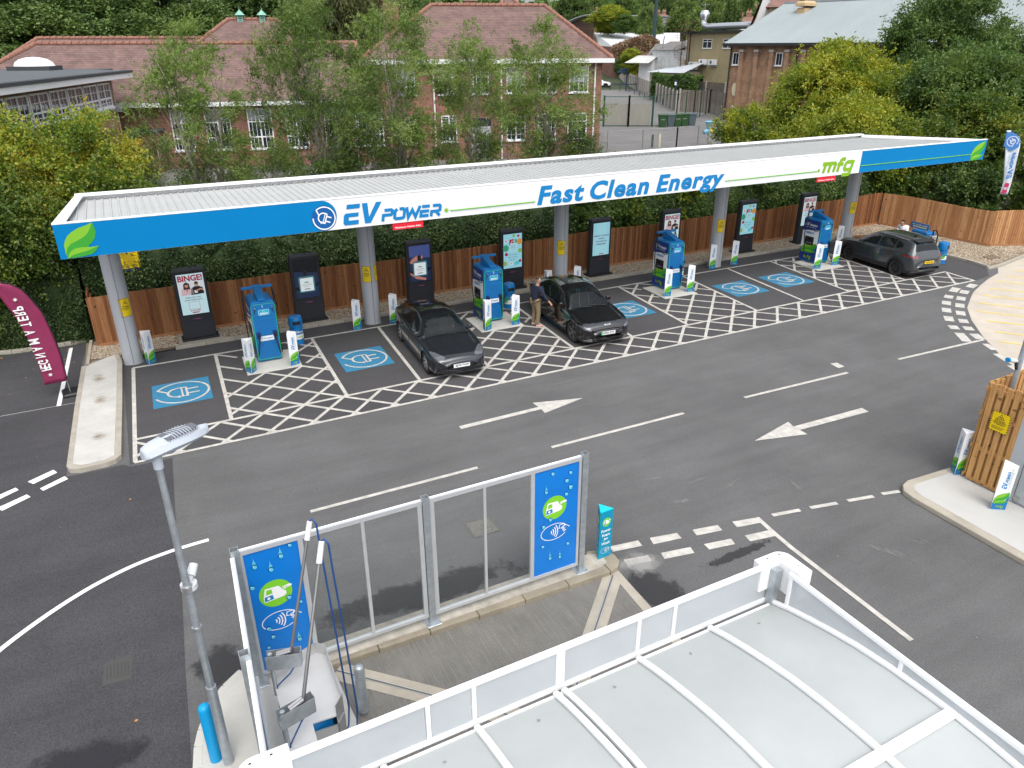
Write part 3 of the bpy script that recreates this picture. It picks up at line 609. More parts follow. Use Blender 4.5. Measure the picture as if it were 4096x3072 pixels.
for x, w in ((6.66, .94), (23.79, 1.02)):
    t = thing('height_sign', 'red maximum height sign under the fascia '+('below the EV POWER lettering' if x < 10 else 'below the lime letters'), 'sign', (x+w/2, FY, 4.0), group='maximum height signs under the canopy')
    Q = Matrix.Translation((-(x+w/2), -FY, -4.0)); b = MB(Q); b.box(x, FY+.02, 4.0, x+w, FY+.035, 4.2, RED); b.build('panel', t)
    b = MB(Q @ frame((0, FY+.02, 0), (1, 0, 0), (0, 0, 1))); put_text(b, 'Maximum Height 4.0m', WHITE_T, x+.07, 4.02, .004, w=w-.14, h=.07, size=.1, bold=.002); b.build('lettering', t)
# CCTV signs wrapped on the columns
def cctv_art(b, x, y, w, h, z=.004, stripes=True):
    """yellow plate with hazard edge, camera triangle and wording"""
    b.flat([(x, y), (x+w, y), (x+w, y+h), (x, y+h)], z, YEL)
    e = .025
    if stripes:
        n = int(h/.05)
        for i in range(n):
            for xx in (x, x+w-e*.8): q = y+i*h/n; b.flat([(xx, q), (xx+e*.8, q+.012), (xx+e*.8, q+.012+h/n*.45), (xx, q+h/n*.45)], z+.002, INK)
        n = int(w/.05)
        for i in range(n):
            for yy in (y, y+h-e*.8): q = x+i*w/n; b.flat([(q, yy), (q+w/n*.45, yy), (q+.012+w/n*.45, yy+e*.8), (q+.012, yy+e*.8)], z+.002, INK)
    cx = x+w/2; b.stroke([(cx-.075, y+h*.66), (cx+.075, y+h*.66), (cx, y+h*.90)], .009, z+.003, INK, closed=True)
    b.flat([(cx-.035, y+h*.75), (cx+.02, y+h*.72), (cx+.03, y+h*.75), (cx-.025, y+h*.79)], z+.003, INK); b.stroke([(cx, y+h*.73), (cx+.02, y+h*.69), (cx+.04, y+h*.69)], .008, z+.003, INK)
    k = (w-.1)
    put_text(b, '24-hour', INK, x+.05+k*.12, y+h*.52, z+.003, w=k*.76, h=.05, size=.05, bold=.001); put_text(b, 'monitored CCTV', INK, x+.05, y+h*.44, z+.003, w=k, h=.034, size=.04, bold=.001)
    put_text(b, 'in operation', INK, x+.05+k*.12, y+h*.35, z+.003, w=k*.76, h=.036, size=.04, bold=.001)
    for i in range(3): b.box(x+.05, y+h*(.25-i*.055), z, x+.05+k*(.95-.1*i), y+h*(.25-i*.055)+.006, z+.003, INK)
def curved_sign(x, a0, a1, z0, h, label):
    t = thing('cctv_sign', label, 'sign', (x, 24.0, z0), group='yellow camera signs on the canopy columns')
    R_ = .281; w = R_*(a1-a0); flat = MB(); cctv_art(flat, 0, 0, w, h)
    # wrap around the column
    def wrap(p):
        a = a0+p[0]/R_; r = R_+p[2]*.5; return (r*math.cos(a), r*math.sin(a), p[1])
    bg_ = MB(); N = 10
    bg_.loft([[wrap((w*i/N, 0, 0)) for i in range(N+1)], [wrap((w*i/N, h, 0)) for i in range(N+1)]], YEL, closed=False)
    bg_.build('panel', t, smooth='all')
    o = MB(); o.v = [wrap(v) for v in flat.v]; keep = [i for i, f in enumerate(flat.f) if i > 0]
    o.f = [flat.f[i] for i in keep]; o.mi = [flat.mi[i] for i in keep]; o.mats = flat.mats; o.build('lettering', t)
A0 = -PI/2
for x, c, a in ((COLX[0], 'on the leftmost canopy column, beside the first ad screen', (-.15, 1.15)), (COLX[1], 'on the column between the two bottle ad screens, left one', (-1.1, .05)), (COLX[1], 'on the same column between the bottle ad screens, right one', (.45, 1.6)), (COLX[2], 'on the column behind the black crossover, left one', (-1.0, .25)), (COLX[2], 'on the column behind the black crossover, right one', (.65, 1.8)),
                (COLX[3], 'on the fourth column, facing the arrows, left one', (-.95, .35)), (COLX[3], 'on the fourth column, right one seen edge-on', (.75, 1.9)), (COLX[4], 'on the rightmost column near the grey crossover', (-.9, .5))):
    curved_sign(x, A0+a[0], A0+a[1], 1.54, .56, 'yellow camera warning sign '+c)
# =====================================================================
# CHARGERS
# =====================================================================
GRNL = mat('green_edge', (.05, .55, .10), .4)
PADW = mat('decal_white', (.78, .80, .82), .45)
def make_charger(num, loc):
    words = {1: 'bearing number 1, beside the first bay', 2: 'bearing number 2, between the two black cars', 3: 'bearing number 3, right of the black crossover', 4: 'bearing number 4, beside the parked grey crossover'}
    t = thing('ev_charger', 'tall blue ribbed charger '+words[num], 'charger', loc, group='chargers on pads between the bays')
    b = MB()
    # cabinet: rounded top towards the rear
    def ring(z, ins, y0=0, y1=.98): return [(-.34+ins, y0, z), (.34-ins, y0, z), (.36-ins, y0+.03, z), (.36-ins, y1-.06, z), (.30-ins, y1, z), (-.30+ins, y1, z), (-.36+ins, y1-.06, z), (-.36+ins, y0+.03, z)]
    b.loft([ring(.03, 0), ring(1.78, 0), ring(1.88, .02, .01), ring(1.93, .07, .06, .94)], CHB); b.build('cabinet', t, bevel=.012)
    b = MB()       # ribbed front
    b.prism([(-.33, -.035), (.33, -.035), (.35, -.01), (.35, .0), (-.35, .0), (-.35, -.01)], .08, 1.86, CHB)
    for i in range(30):
        z = .14+i*.042
        if .70 < z < .84: continue
        b.prism([(-.27, -.05), (.27, -.05), (.27, -.034), (-.27, -.034)], z, z+.022, CHB)
    b.box(-.31, -.055, 1.47, .31, -.034, 1.84, CHB)
    b.build('front_panel', t, bevel=.004)
    b = MB(); F_ = frame((0, -.036, 0), (1, 0, 0), (0, 0, 1)); b.M = F_
    b.stroke([(-.32, .1), (.32, .1), (.345, .14), (.345, 1.78), (.29, 1.845), (-.29, 1.845), (-.345, 1.78), (-.345, .14)], .014, .003, GRNL, closed=True); b.build('edge_trim', t)
    b = MB(frame((0, -.056, 0), (1, 0, 0), (0, 0, 1)))
    put_text(b, str(num), PADW, -.03, 1.75, .003, h=.07, size=.1, bold=.003)
    b.flat([(-.14, 1.52), (.14, 1.52), (.15, 1.54), (.15, 1.66), (.14, 1.68), (-.14, 1.68), (-.15, 1.66), (-.15, 1.54)], .002, mat('badge_cyan', (0, .42, .58), .4)); b.stroke([(-.14, 1.52), (.14, 1.52), (.15, 1.54), (.15, 1.66), (.14, 1.68), (-.14, 1.68), (-.15, 1.66), (-.15, 1.54)], .008, .003, PADW, closed=True)
    put_text(b, '400kW', PADW, -.12, 1.535, .004, w=.24, h=.06, size=.1, bold=.003); put_text(b, 'UP TO', PADW, -.04, 1.625, .004, w=.08, h=.025, size=.1)
    b.build('number_badge', t)
    b = MB(frame((0, -.052, 0), (1, 0, 0), (0, 0, 1))); b.flat([(-.21, .70), (.19, .70), (.19, .85), (-.21, .85)], .002, PADW); ev_power(b, -.18, .755, .32, .004, TXTBLUE, h=.06); put_text(b, 'Fast Clean Energy', mat('grey_ink', (.3, .35, .4), .6), -.18, .715, .004, w=.27, h=.025, size=.1); b.build('name_plate', t)
    # cable gantry on top: rear crossbar and a sloping spine
    b = MB(); b.box(-.45, .66, 2.14, .45, .74, 2.22, CHB); b.loft([[(-.11, .0, 1.93), (.11, .0, 1.93), (.11, .0, 2.0), (-.11, .0, 2.0)], [(-.11, .78, 1.93), (.11, .78, 1.93), (.11, .78, 2.24), (-.11, .78, 2.24)]], CHB); b.build('cable_gantry', t, bevel=.008)
    for s in (-1, 1):
        b = MB(); b.tube([(s*.43, .70, 2.15), (s*.47, .62, 1.9), (s*.5, .5, 1.55), (s*.40, .2, 1.42), (s*.30, -.03, 1.50), (s*.24, -.07, 1.72)], .016, RUB, 8); b.tube([(s*.44, .72, 2.12), (s*.47, .72, 1.2), (s*.46, .6, .4), (s*.42, .3, .12), (s*.33, -.02, .2), (s*.27, -.10, .62), (s*.22, -.11, .80)], .018, RUB, 8); b.build('cable', t, smooth='all')
        b = MB(); b.bbox(s*.24-.06, -.062, .80, s*.24+.06, -.045, 1.0, .006, CHN); b.build('holster', t)
        b = MB(); b.bbox(s*.24-.035, -.15, .82, s*.24+.035, -.06, .96, .012, BLACK); b.box(s*.24-.022, -.13, .70, s*.24+.022, -.09, .83, BLACK); b.build('plug', t, bevel=.01)
        b = MB(); b.cyl((s*.245, -.10, 1.74), (s*.245, -.055, 1.76), .022, .022, STEEL, 12); b.build('cable_gland', t)
    # side faces: navy head, white middle, leaf and navy foot
    for s in (-1, 1):
        if s < 0: F_ = frame((-.3605, .95, 0), (0, -1, 0), (0, 0, 1))
        else: F_ = frame((.3605, .03, 0), (0, 1, 0), (0, 0, 1))
        b = MB(F_); Wd = .90
        b.flat([(0.02, .08), (Wd, .08), (Wd, 1.85), (.02, 1.85)], .001, CHN); b.flat([(.02, .62), (Wd, .82), (Wd, 1.48), (.02, 1.36)], .003, PADW)
        leaf_logo(b, .06, .42, .82, .46, .005); ev_power(b, .1, 1.60, .66, .005, PADW, h=.13); put_text(b, 'Fast Clean Energy', PADW, .14, 1.51, .005, w=.56, h=.055, size=.1); put_text(b, '400kW', TXTBLUE, .2, 1.25, .006, w=.46, h=.10, size=.1, shear=.15, bold=.003); mfg_logo(b, .26, .14, .42, .18, .006, LIME)
        b.build('side_graphic', t)
        b = MB(F_); b.bbox(.22, .78, .0, .68, 1.14, .03, .004, BLACK); b.build('payment_screen', t)
        b = MB(F_); 
        for i in range(4): b.disc((.33+i*.08, .88), .018, .018, .031, mat('screen_glyph', (.5, .55, .6), .4)); 
        b.flat([(.36, 1.0), (.54, 1.0), (.54, 1.07), (.36, 1.07)], .031, mat('screen_dim', (.05, .07, .1), .2)); b.build('keypad', t)
    return t
for n_, x in ((1, 2.97), (2, 10.63), (3, 18.55), (4, 26.75)): make_charger(n_, (x, 22.02, .03))
# =====================================================================
# ADVERTISING SCREENS
# =====================================================================
def scr(name, col, e=.42): 
    M = mat('screen_'+name, col, .3, emit=e); M.node_tree.nodes['Principled BSDF'].inputs['Base Color'].default_value = (*[c*.15 for c in rgba(col)[:3]], 1); return M
S_PALE = scr('pale', (.62, .86, .92)); S_SKY = scr('sky', (.36, .74, .86)); S_RED = scr('red', (.42, .015, .05)); S_DK = scr('dark', (.016, .03, .075)); S_NAVY = scr('navy', (.06, .09, .28)); S_SKIN = scr('skin', (.58, .30, .20)); S_HAIR = scr('hair', (.05, .025, .02)); S_BLK = scr('black', (.012, .012, .02)); S_WHT = scr('white', (.85, .93, .95)); S_GRN = scr('green', (.05, .35, .2)); S_TEAL = scr('teal', (.06, .20, .24)); S_OR = scr('orange', (.7, .32, .06)); S_LG = scr('lime', (.25, .5, .1)); S_STR = scr('stripe', (.75, .6, .65)); S_HND = scr('hand', (.55, .22, .18)); S_GREY = scr('dim', (.05, .07, .12)); S_INK = scr('ink', (.03, .05, .12)); S_MAG = scr('magenta', (.5, .08, .3))
DW, DH = .80, 1.34
def art_binge(b):
    b.flat([(0, 0), (DW, 0), (DW, DH), (0, DH)], .001, S_PALE)
    b.flat([(0, .66), (DW, .70), (DW, 1.1), (0, 1.1)], .002, scr('mist', (.75, .80, .85)))
    put_text(b, 'BINGE!', S_RED, .03, 1.10, .004, w=.74, h=.20, size=.3, bold=.012)
    # woman in striped shirt, man in dark shirt
    for cx, hair, top, hl in ((.26, S_HAIR, S_STR, 1), (.56, S_HAIR, S_BLK, 0)):
        b.flat([(cx-.2, .64), (cx+.2, .66), (cx+.17, .86), (cx+.06, .92), (cx-.06, .92), (cx-.17, .86)], .005, top)
        if hl: b.flat([(cx-.10, .84), (cx+.10, .84), (cx+.09, 1.02), (cx, 1.07), (cx-.09, 1.02)], .006, hair)
        b.disc((cx, .98), .058, .075, .008, S_SKIN); b.flat([(cx-.06, .99), (cx+.06, .99), (cx+.05, 1.06), (cx, 1.08), (cx-.05, 1.06)], .009, hair)
        if hl:
            for i in range(6): b.stroke([(cx-.15+i*.05, .66), (cx-.13+i*.05, .84)], .008, .009, S_RED)
            b.disc((cx, .80), .04, .03, .010, S_SKIN)
        else: b.stroke([(cx-.05, .76), (cx+.1, .82), (cx+.18, .78)], .045, .010, S_SKIN); b.flat([(cx-.08, .70), (cx, .70), (cx+.01, .79), (cx-.09, .79)], .011, S_WHT)
    put_text(b, 'FIND OUT ON', S_INK, .17, .54, .004, w=.46, h=.045, size=.1, bold=.002); put_text(b, 'OUR PODCAST!', S_INK, .13, .46, .004, w=.54, h=.045, size=.1, bold=.002)
    b.stroke([(.24, .17), (.56, .17), (.56, .42), (.24, .42)], .008, .004, S_RED, closed=True); put_text(b, 'SCAN ME!', S_RED, .24, .10, .005, w=.32, h=.045, size=.1, bold=.003); b.flat([(.3, .04), (.5, .04), (.5, .075), (.3, .075)], .004, S_RED)
def art_perfume(hand):
    def f(b):
        b.flat([(0, 0), (DW, 0), (DW, DH), (0, DH)], .001, S_DK); b.flat([(0, .95), (DW, .85), (DW, DH), (0, DH)], .002, S_NAVY if hand else S_GREY)
        b.flat([(0, .3), (.5, .2), (DW, .42), (DW, .5), (.4, .34), (0, .42)], .003, S_GREY)
        if hand: b.flat([(0, .74), (.12, .88), (.34, .98), (.5, .95), (.52, .86), (.4, .8), (.2, .76), (.1, .68)], .004, S_HND); b.flat([(0, .30), (.25, .1), (.6, .02), (.62, .1), (.3, .2), (0, .38)], .003, S_HND)
        b.flat([(.13, .20), (.64, .20), (.67, .24), (.67, .72), (.62, .76), (.15, .76), (.12, .72)], .006, S_TEAL); b.flat([(.17, .24), (.62, .24), (.62, .70), (.17, .70)], .007, S_WHT)
        b.flat([(.31, .76), (.45, .76), (.45, .96), (.42, .98), (.34, .98), (.31, .96)], .008, S_BLK); b.flat([(.33, .8), (.35, .8), (.35, .95), (.33, .95)], .009, S_GREY)
        put_text(b, 'LACOSTE', S_INK, .24, .44, .010, w=.31, h=.045, size=.1); put_text(b, 'ORIGINAL', S_INK, .29, .385, .010, w=.2, h=.025, size=.1)
        b.flat([(.30, .54), (.33, .53), (.40, .53), (.47, .53), (.49, .55), (.44, .555), (.42, .575), (.36, .57), (.33, .56)], .010, S_GRN)
        b.flat([(.30, .30), (.49, .30), (.49, .325), (.30, .325)], .010, S_INK)
    return f
def art_bag(b):
    b.flat([(0, 0), (DW, 0), (DW, DH), (0, DH)], .001, S_SKY)
    for x, y, r, c in ((.1, 1.08, .07, S_WHT), (.1, .8, .13, S_GRN), (.70, 1.02, .12, S_OR), (.12, .56, .07, S_RED), (.72, .66, .09, S_LG), (.08, .20, .07, S_OR), (.44, 1.26, .06, S_LG), (.64, 1.24, .05, S_RED), (.72, .25, .06, S_RED), (.34, .18, .06, S_WHT)): b.disc((x, y), r, r, .003, c, 14); 
    star_logo(b, .1, 1.08, .06, .006, S_RED); b.disc((.34, .18), .035, .035, .006, S_OR, 12)
    b.flat([(.24, .90), (.44, .94), (.44, 1.14), (.26, 1.12)], .004, S_RED); b.flat([(.46, .96), (.58, .98), (.57, 1.12), (.48, 1.12)], .005, S_GRN)
    b.flat([(.26, .64), (.58, .66), (.58, .98), (.28, .98)], .007, scr('bag', (.45, .78, .88))); b.stroke([(.34, .98), (.35, 1.06), (.48, 1.06), (.50, .98)], .015, .008, S_WHT); b.stroke(arc(.42, .82, .09, .09, 0, 360, 20)[:-1], .008, .009, S_INK, closed=True); put_text(b, 'PRET', S_INK, .365, .80, .010, w=.11, h=.045, size=.1)
    for i, s in enumerate(("We're open.", 'Pop in and', 'say hi.')): put_text(b, s, S_INK, .2 if i < 2 else .28, .50-i*.10, .006, w=(.42, .38, .22)[i], h=.055, size=.1, bold=.001)
    b.flat([(.5, .08), (.7, .14), (.66, .28), (.46, .2)], .005, scr('napkin', (.1, .6, .7))); b.flat([(.02, .1), (.13, .12), (.08, .3), (.0, .28)], .004, S_LG)
def art_question(b):
    b.flat([(0, 0), (DW, 0), (DW, DH), (0, DH)], .001, S_SKY); b.flat([(.1, 0), (.7, 0), (.6, DH), (.2, DH)], .002, scr('sky2', (.40, .78, .88)))
    for i, (s, w) in enumerate((('WHICH TV SHOW', .74), ('COULD', .30), ('YOU WATCH', .52), ('FOREVER?', .46))): put_text(b, s, scr('plum', (.16, .03, .16)), (DW-w)/2, .78-i*.115, .004, w=w, h=.062, size=.1, bold=.003, shear=.1)
    b.flat([(.32, .04), (.52, .04), (.52, .075), (.32, .075)], .004, S_RED)
def make_screen(x, art, label, dim=1):
    t = thing('advertising_screen', label, 'screen', (x, 24.95, .05), group='black advertising screens along the fence')
    b = MB(); 
    def ring(z, w, y0, y1): return [(-w+.02, y0, z), (w-.02, y0, z), (w, y0+.02, z), (w, y1-.02, z), (w-.02, y1, z), (-w+.02, y1, z), (-w, y1-.02, z), (-w, y0+.02, z)]
    b.loft([ring(0, .51, -.02, .26), ring(.55, .50, 0, .24), ring(2.26, .495, 0, .22), ring(2.34, .47, .02, .2)], CHAR); 
    b.prism([(-.57, -.16), (.57, -.16), (.57, .36), (-.57, .36)], -.05, .03, BLACK); b.build('casing', t, bevel=.01)
    b = MB(); b.box(.04, .07, 2.34, .10, .12, 2.37, BLACK); b.box(.2, .07, 2.34, .26, .12, 2.37, BLACK); b.build('sensor', t)
    b = MB(); b.box(-.43, -.012, .78, .43, .001, 2.22, BLACK); b.build('bezel', t)
    b = MB(frame((-DW/2, -.0125, .82), (1, 0, 0), (0, 0, 1))); art(b); b.build('display', t)
    b = MB(frame((-.12, -.004, .64), (1, 0, 0), (0, 0, 1))); put_text(b, 'i-media', S_MAG, 0, 0, .003, w=.24, h=.035, size=.1); b.build('maker_mark', t)
    q = MB(); q.prism([(x-.66, 24.56), (x+.66, 24.56), (x+.66, 25.4), (x-.66, 25.4)], 0, .09, KERB); struct(q.build('screen_plinth', bevel=.01))
    t.location.z = .12
make_screen(1.28, art_binge, 'black screen reading BINGE! with podcast text, leftmost in the row'); make_screen(4.93, art_perfume(False), 'black screen with a bottle advert, behind the number 1 charger and bin')
make_screen(9.07, art_perfume(True), 'black screen showing a hand and a bottle, behind the dark grey saloon'); make_screen(12.9, art_bag, 'black screen showing a paper bag advert, behind the number 2 charger')
make_screen(17.0, art_question, 'black screen asking which TV show you could watch forever'); make_screen(20.62, art_binge, 'black screen reading BINGE!, partly hidden by the number 3 charger')
make_screen(25.0, art_bag, 'black screen showing a paper bag advert, right of the fourth column'); make_screen(28.85, art_binge, 'black screen reading BINGE!, rightmost, behind the number 4 charger')
# =====================================================================
# TRIANGULAR BOLLARDS
# =====================================================================
def make_tri(loc, rot, label, name='triangular_bollard', jet=False):
    t = thing(name, label, 'bollard', loc, rot, group=None if jet else 'triangular EV bollards')
    S = .30; H_ = 1.05; r = S/math.sqrt(3); base = CYAN if jet else PADW
    V = [(r*math.cos(math.radians(a)), r*math.sin(math.radians(a))) for a in (-150, -30, 90)]
    b = MB(); b.prism(V, 0, H_, base); b.build('post', t, bevel=.006)
    for k in range(3):
        p, q = Vector(V[k]), Vector(V[(k+1) % 3]); h = (q-p).normalized(); n_ = Vector((h.y, -h.x))
        o = (p.x+n_.x*.001, p.y+n_.y*.001, 0); F_ = frame(o, (h.x, h.y, 0), (0, 0, 1)); G_ = frame((q.x+n_.x*.001, q.y+n_.y*.001, 0), (0, 0, 1), (-h.x, -h.y, 0))
        b = MB(F_)
        if not jet:
            b.flat([(.006, .01), (S-.006, .01), (S-.006, .22), (S*.5, .14), (.006, .17)], .003, CHB); b.flat([(.006, .01), (S-.006, .01), (S-.006, .34), (S*.8, .24), (S*.5, .17), (.006, .16)], .002, CHB)
            leaf_logo(b, .015, .15, S-.03, .28, .005); mfg_logo(b, .08, .045, .15, .07, .006, LIME)
            b.M = G_; ev_power(b, .50, .11, .40, .004, TXTBLUE, h=.10); put_text(b, 'Fast Clean Energy', mat('grey_ink', (.3, .35, .4), .6), .50, .055, .004, w=.40, h=.028, size=.1)
            b.stroke([(.60, .095), (.93, .095)], .004, .004, LIME); star_logo(b, .95, .095, .018, .004, LIME)
        else:
            b.flat([(.006, .01), (S-.006, .01), (S-.006, H_-.02), (.006, H_-.02)], .002, mat('jet_blue', (0, .27, .45), .4))
            wash_roundel(b, S/2, .80, .095, .004); pay_logo(b, S/2, .17, .10, .004)
            for i, s in enumerate(('Power', 'Foam', 'Jet', 'Wash')): w_ = (.22, .18, .10, .19)[i]; put_text(b, s, WHITE_T, (S-w_)/2, .585-i*.095, .005, w=w_, h=.06, size=.1, bold=.003)
            for x, y, s in ((.06, .95, .012), (.23, .93, .012), (.2, .35, .01), (.24, .08, .012), (.05, .07, .01)): drop(b, x, y, s, .005)
        b.build('graphic', t)
    return t
def drop(b, x, y, r, z, tail=False):
    D1 = mat('drop_dark', (.0, .10, .36), .25); D2 = mat('drop_light', (.12, .55, .75), .2)
    b.disc((x, y), r, r*1.1, z, D1, 14); b.disc((x+r*.1, y-r*.15), r*.75, r*.8, z+.001, D2, 14); b.disc((x-r*.3, y+r*.35), r*.25, r*.22, z+.002, WHITE_T, 8)
    if tail: b.flat([(x-r*.8, y+r*.6), (x+r*.8, y+r*.6), (x+r*.12, y+r*2.6), (x-r*.1, y+r*4), (x-r*.15, y+r*2.6)], z, D2)
def wash_roundel(b, cx, cy, r, z):
    b.disc((cx, cy), r, r, z, mat('roundel_green', (.20, .58, .03), .4))
    T = lambda P: [(cx+x*r, cy+y*r) for x, y in P]
    b.flat(T([(-.62, .42), (-.58, .5), (.2, .5), (.32, .36), (.42, .1), (.62, .0), (.62, -.25), (.45, -.38), (-.72, -.5), (-.75, -.2)]), z+.002, WHITE_T)
    b.flat(T([(-.52, .38), (-.22, .38), (-.2, .06), (-.58, .02)]), z+.003, MATS['roundel_green']); b.flat(T([(-.68, -.1), (-.2, -.05), (-.15, -.38), (-.7, -.44)]), z+.003, TXTBLUE); b.disc((cx-.45*r, cy-.25*r), .1*r, .1*r, z+.004, WHITE_T, 12)
    for k in range(4): b.stroke(T([(.42, .1+.08*k), (.80, .28+.04*k)]), r*.04, z+.002, WHITE_T)
    b.flat(T([(.78, .22), (1.0, .26), (1.0, .38), (.8, .44)]), z+.003, WHITE_T)
def pay_logo(b, cx, cy, r, z):
    b.stroke([(cx+x, cy+y*.62) for x, y in arc(0, 0, r, r, 20, 330, 28)], r*.05, z, WHITE_T)
    for k in range(4): q = r*(.12+.12*k); b.stroke([(cx-r*.35+x, cy+y) for x, y in arc(0, 0, q*1.3, q*1.5, -42, 42, 8)], r*.07, z, WHITE_T)
    T = lambda P: [(cx+x*r, cy+y*r) for x, y in P]
    b.stroke(T([(.42, .42), (.8, .42), (.72, .12), (.36, .16)]), r*.05, z+.001, WHITE_T, closed=True); b.stroke(T([(1.2, .06), (.9, .3), (.62, .22), (.6, .08), (.82, .04), (.64, -.06), (.9, -.12), (.7, -.2)]), r*.05, z+.002, WHITE_T)
R_ = math.radians
for loc, rot, lab in (((-.33, 23.62, 0), R_(46), 'white and blue triangular bollard beside the leftmost canopy column'), ((2.30, 21.42, .03), R_(52), 'triangular bollard at the left of the number 1 charger'), ((3.55, 21.42, .03), R_(14), 'triangular bollard at the right of the number 1 charger'),
                      ((6.15, 23.58, 0), R_(8), 'triangular bollard on the left of the second canopy column'), ((7.48, 23.62, 0), R_(2), 'triangular bollard between the second column and the dark grey saloon'), ((10.05, 21.38, .03), R_(18), 'triangular bollard at the left of the number 2 charger'), ((11.15, 21.42, .03), R_(-6), 'triangular bollard at the right of the number 2 charger'),
                      ((13.72, 23.62, 0), R_(20), 'triangular bollard showing only its top behind the black crossover roof'), ((15.02, 23.62, 0), R_(-10), 'triangular bollard half hidden right of the third column'), ((17.8, 21.5, .03), R_(-8), 'triangular bollard at the left of the number 3 charger'), ((18.95, 21.55, .03), R_(-14), 'triangular bollard at the right of the number 3 charger'),
                      ((22.0, 23.75, 0), R_(-12), 'triangular bollard on the left of the fourth canopy column'), ((23.3, 23.8, 0), R_(-18), 'triangular bollard on the right of the fourth canopy column'), ((25.95, 21.55, .03), R_(-26), 'triangular bollard at the left of the number 4 charger'), ((27.1, 21.6, .03), R_(-22), 'triangular bollard between the number 4 charger and the grey crossover'),
                      ((29.75, 23.7, 0), R_(-20), 'triangular bollard behind the bonnet of the grey crossover'), ((15.3, 7.99, .12), R_(-12), 'triangular bollard against the slatted timber screen, back one of two'), ((14.72, 6.75, .12), R_(-34), 'triangular bollard on the pale corner kerb, front one of two')):
    make_tri(loc, rot, lab)
make_tri((6.63, 9.22, .12), R_(4), 'cyan triangular bollard reading Power Foam Jet Wash beside the glass screen', 'jet_wash_bollard', True)
# ---- litter bins
def make_bin(loc, rz, label):
    t = thing('litter_bin', label, 'bin', loc, rz, group='round blue litter bins')
    b = MB(); b.lathe([(.2, 0), (.215, .02), (.215, .06), (.205, .07), (.205, .62), (.222, .64), (.222, .86), (.2, .93), (.15, .955), (.02, .965)], CHB, n=32); b.build('body', t, smooth=True)
    b = MB(); N = 14
    b.loft([[((.2245)*math.cos(a), (.2245)*math.sin(a), z) for a in [-PI/2+(-.5+i/N)*1.15 for i in range(N+1)]] for z in (.70, .82)], BLACK, closed=False); b.build('opening', t)
    fl = MB(); w = .55; fl.flat([(0, .0), (w, 0), (w, .16), (0, .16)], .001, PADW); leaf_logo(fl, .0, .05, .16, .24, .006); mfg_logo(fl, .24, .03, .22, .09, .003, LIME); ev_power(fl, .22, .22, .28, .003, PADW, h=.07); put_text(fl, 'Fast Clean Energy', PADW, .22, .18, .003, w=.26, h=.02, size=.1)
    o = MB(); N = 24
    o.loft([[(.2075*math.cos(a), .2075*math.sin(a), .20+z) for a in [-PI/2-1.32+i/N*w/.2075 for i in range(N+1)]] for z in (0, .16)], PADW, closed=False)
    k = len(o.v); 
    for f, m_ in list(zip(fl.f, fl.mi))[1:]:
        o.add([((.2085+fl.v[i][2]*.4)*math.cos(-PI/2-1.32+fl.v[i][0]/.2075), (.2085+fl.v[i][2]*.4)*math.sin(-PI/2-1.32+fl.v[i][0]/.2075), .20+fl.v[i][1]) for i in f], [tuple(range(len(f)))], fl.mats[m_])
    o.build('label_band', t)
    return t
make_bin((4.06, 23.2, 0), .0, 'round blue litter bin standing behind the number 1 charger'); make_bin((11.82, 23.17, 0), 0, 'round blue litter bin between the number 2 charger and the person'); make_bin((19.75, 23.2, 0), 0, 'round blue litter bin mostly hidden by the number 3 charger'); make_bin((31.5, 19.63, 0), .35, 'round blue litter bin behind the tail of the grey crossover')
# =====================================================================
# TIMBER FENCES
# =====================================================================
def wood_mat(name, c1, c2, c3):
    M = bpy.data.materials.new(name); M.use_nodes = True; n = M.node_tree.nodes; l = M.node_tree.links; b = n['Principled BSDF']
    g = n.new('ShaderNodeNewGeometry'); rp = n.new('ShaderNodeValToRGB'); e = rp.color_ramp.elements; e[0].color = rgba(c1); e[1].color = rgba(c3); e.new(.5).color = rgba(c2); l.new(g.outputs['Random Per Island'], rp.inputs[0])
    t = n.new('ShaderNodeTexCoord'); mp = n.new('ShaderNodeMapping'); mp.inputs['Scale'].default_value = (22, 22, 1.2); l.new(t.outputs['Object'], mp.inputs[0])
    z = n.new('ShaderNodeTexNoise'); z.inputs['Scale'].default_value = 1.5; z.inputs['Detail'].default_value = 6; l.new(mp.outputs[0], z.inputs['Vector'])
    z2 = n.new('ShaderNodeTexNoise'); z2.inputs['Scale'].default_value = 9; z2.inputs['Detail'].default_value = 1; l.new(t.outputs['Object'], z2.inputs['Vector'])
    r = n.new('ShaderNodeMapRange'); r.inputs[1].default_value = .3; r.inputs[2].default_value = .7; r.inputs[3].default_value = .72; r.inputs[4].default_value = 1.22; l.new(z.outputs['Fac'], r.inputs[0])
    k = n.new('ShaderNodeMapRange'); k.inputs[1].default_value = .68; k.inputs[2].default_value = .73; k.inputs[3].default_value = 1; k.inputs[4].default_value = .4; l.new(z2.outputs['Fac'], k.inputs[0])
    mu = n.new('ShaderNodeMath'); mu.operation = 'MULTIPLY'; l.new(r.outputs[0], mu.inputs[0]); l.new(k.outputs[0], mu.inputs[1])
    x = n.new('ShaderNodeVectorMath'); x.operation = 'SCALE'; l.new(rp.outputs[0], x.inputs[0]); l.new(mu.outputs[0], x.inputs['Scale']); l.new(x.outputs[0], b.inputs['Base Color']); b.inputs['Roughness'].default_value = .8; b.inputs['Specular IOR Level'].default_value = .2
    MATS[name] = M; return M
FW = wood_mat('fence_timber', (.18, .072, .030), (.28, .12, .052), (.38, .185, .082)); FW2 = wood_mat('fence_timber_light', (.33, .155, .065), (.42, .21, .095), (.52, .29, .14)); GB = mat('gravel_board', (.36, .17, .075), .8, var=.25, vscale=6)
